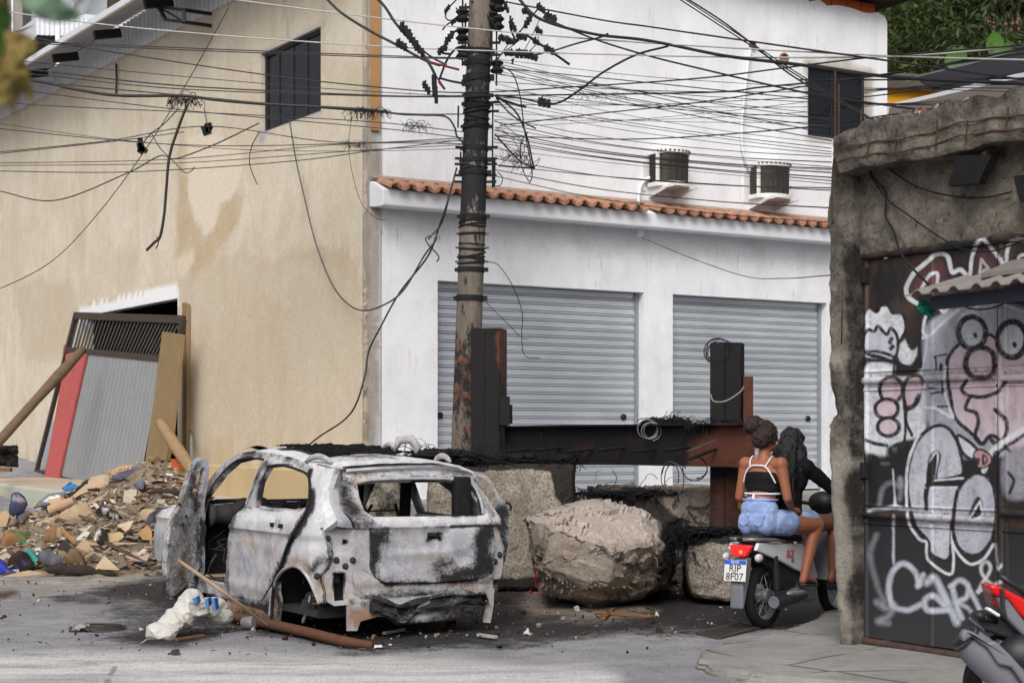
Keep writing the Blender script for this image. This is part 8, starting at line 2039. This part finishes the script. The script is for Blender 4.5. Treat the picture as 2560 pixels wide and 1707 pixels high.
def zig(a,c,h,n,name,mat):
 vs=[]
 for i in range(n):p=V(a).lerp(V(c),i/(n-1));o=V((.03*(i%2),-.05*(i%2),0));vs+=[p+o,p+o-V((0,0,h))]
 v=np.array([tuple(x)for x in vs]);f=grid_faces(n,2);return nmesh(name,v,f,mat,sh_,smooth=False)
zig(P(90,44,40),P(330,52,40),.42,40,'fascia_sheet',M_STEEL_W);zig(P(90,44,40),P(20,96,46),.5,24,'fascia_sheet',M_STEEL_W)
b=MB();b.add([P(88,62,40.2),P(440,66,40.2),P(440,300,44),P(-40,300,50),P(10,90,46)],[(0,1,2,3,4)]);b.build('underside',simple('brown_soffit',S(108,98,92),.9,var=.12,sc=3),sh_)
b=MB();b.bar(P(145,66,39.6),P(145,200,39.6),.10,.10);b.build('post',M_STEEL_W,sh_)
br=thing('brick_house','unplastered brick house at the top left corner behind the leaves','house',P(20,100,52))
b=MB();b.box(P(-30,60,54),(1.5,2,3));b.build('brick_wall',M_BRICK,br);b=MB();b.box(P(46,60,54),(.55,1,3));b.build('grey_wall',M_CONC,br);b=MB();b.bar(P(31,-30,52),P(31,130,52),.05,.05);b.build('pole',M_STEEL_W,br)
pt=thing('palm_tree','palm tree crown with drooping fronds above the white shed','palm',P(280,200,50));pc=P(285,-40,50)
b=MB();b.tube([P(285,240,50),pc],.2,10);b.build('trunk',M_BARK,pt,smooth=True);M_PALM=m_leaf('palm_frond',S(58,66,36),S(112,116,64))
for k in range(20):
 a=rng.uniform(0,6.28);e=pc+V((math.cos(a)*1.5,math.sin(a)*.9,rng.uniform(-1.4,.6)));v,f=[],[];n=26
 mid=[pc.lerp(e,t)+V((0,0,.45*math.sin(t*3.0)))for t in np.linspace(0,1,n)]
 for i in range(2,n):
  d=(mid[i]-mid[i-1]).normalized();s=d.cross(V((0,0,1))).normalized()
  for sg in(-1,1):q=mid[i];tip=q+s*sg*.34+d*.22+V((0,0,-.26));b0=len(v);v+=[tuple(q),tuple(q+d*.03),tuple(tip)];f.append((b0,b0+1,b0+2))
 nmesh('frond',np.array(v),f,M_PALM,pt,smooth=False,attrs={'tint':np.full(len(v),rng.uniform(0,.4))})
tb=thing('tree_branch','near out of focus branch with a green and a withered leaf at the left edge','branch',P(-40,150,2.6))
YL=2.6
def near_leaf(name,pts,mat,curl,seed,tint=0):
 v2,tr=cdt([tuple(p)for p in spline(pts,5,True)],[],7);y=YL+curl*(fbm(v2/60,3,seed)-.5)+.0006*(v2[:,0]-60)
 v=np.column_stack([(v2[:,0]-CX)*y/F,y,H-(v2[:,1]-HY)*y/F]);sv,f=shell(v,tr,.0006,(0,1,0));nmesh(name,sv,f,mat,tb,smooth=True,attrs={'tint':np.full(len(sv),tint)})
near_leaf('leaf',[(30,-30),(100,-50),(160,5),(200,35),(196,50),(170,56),(120,55),(80,35),(50,5)],m_leaf('grey_green_leaf',S(92,122,98),S(140,166,142),.2),.05,3)
near_leaf('leaf',[(-30,-30),(10,0),(30,40),(28,60),(16,70),(10,120),(-30,160)],m_leaf('deep_green_leaf',S(40,70,24),S(84,130,40),.3),.04,4)
m=Mat('withered_leaf');c=m.mix(m.ramp(m.noise(22,5,.7),[(.35,0),(.65,1)]),S(66,52,24),S(150,132,78));M_DRY=m.out(c,.7,0,m.bump(m.noise(50,4),.6,.004))
near_leaf('withered_leaf',[(20,78),(50,80),(82,95),(92,120),(84,140),(66,140),(76,200),(86,245),(70,250),(60,230),(44,250),(36,286),(26,270),(10,262),(-30,270),(-30,100)],M_DRY,.05,5)
b=MB();b.tube([P(-60,-80,YL),P(0,0,YL),P(24,84,YL-.01)],.003,6);b.build('twig',M_BARK,tb)
b=MB();b.tube([P(-80,1492,3.2),P(10,1486,3.2),P(34,1480,3.2),P(50,1482,3.2)],[.008,.007,.005,.002],8);b.build('stick_end',simple('brown_stick',S(84,62,52),.8),label='blurred tip of a brown stick poking in at the left edge',cat='stick',smooth=True)
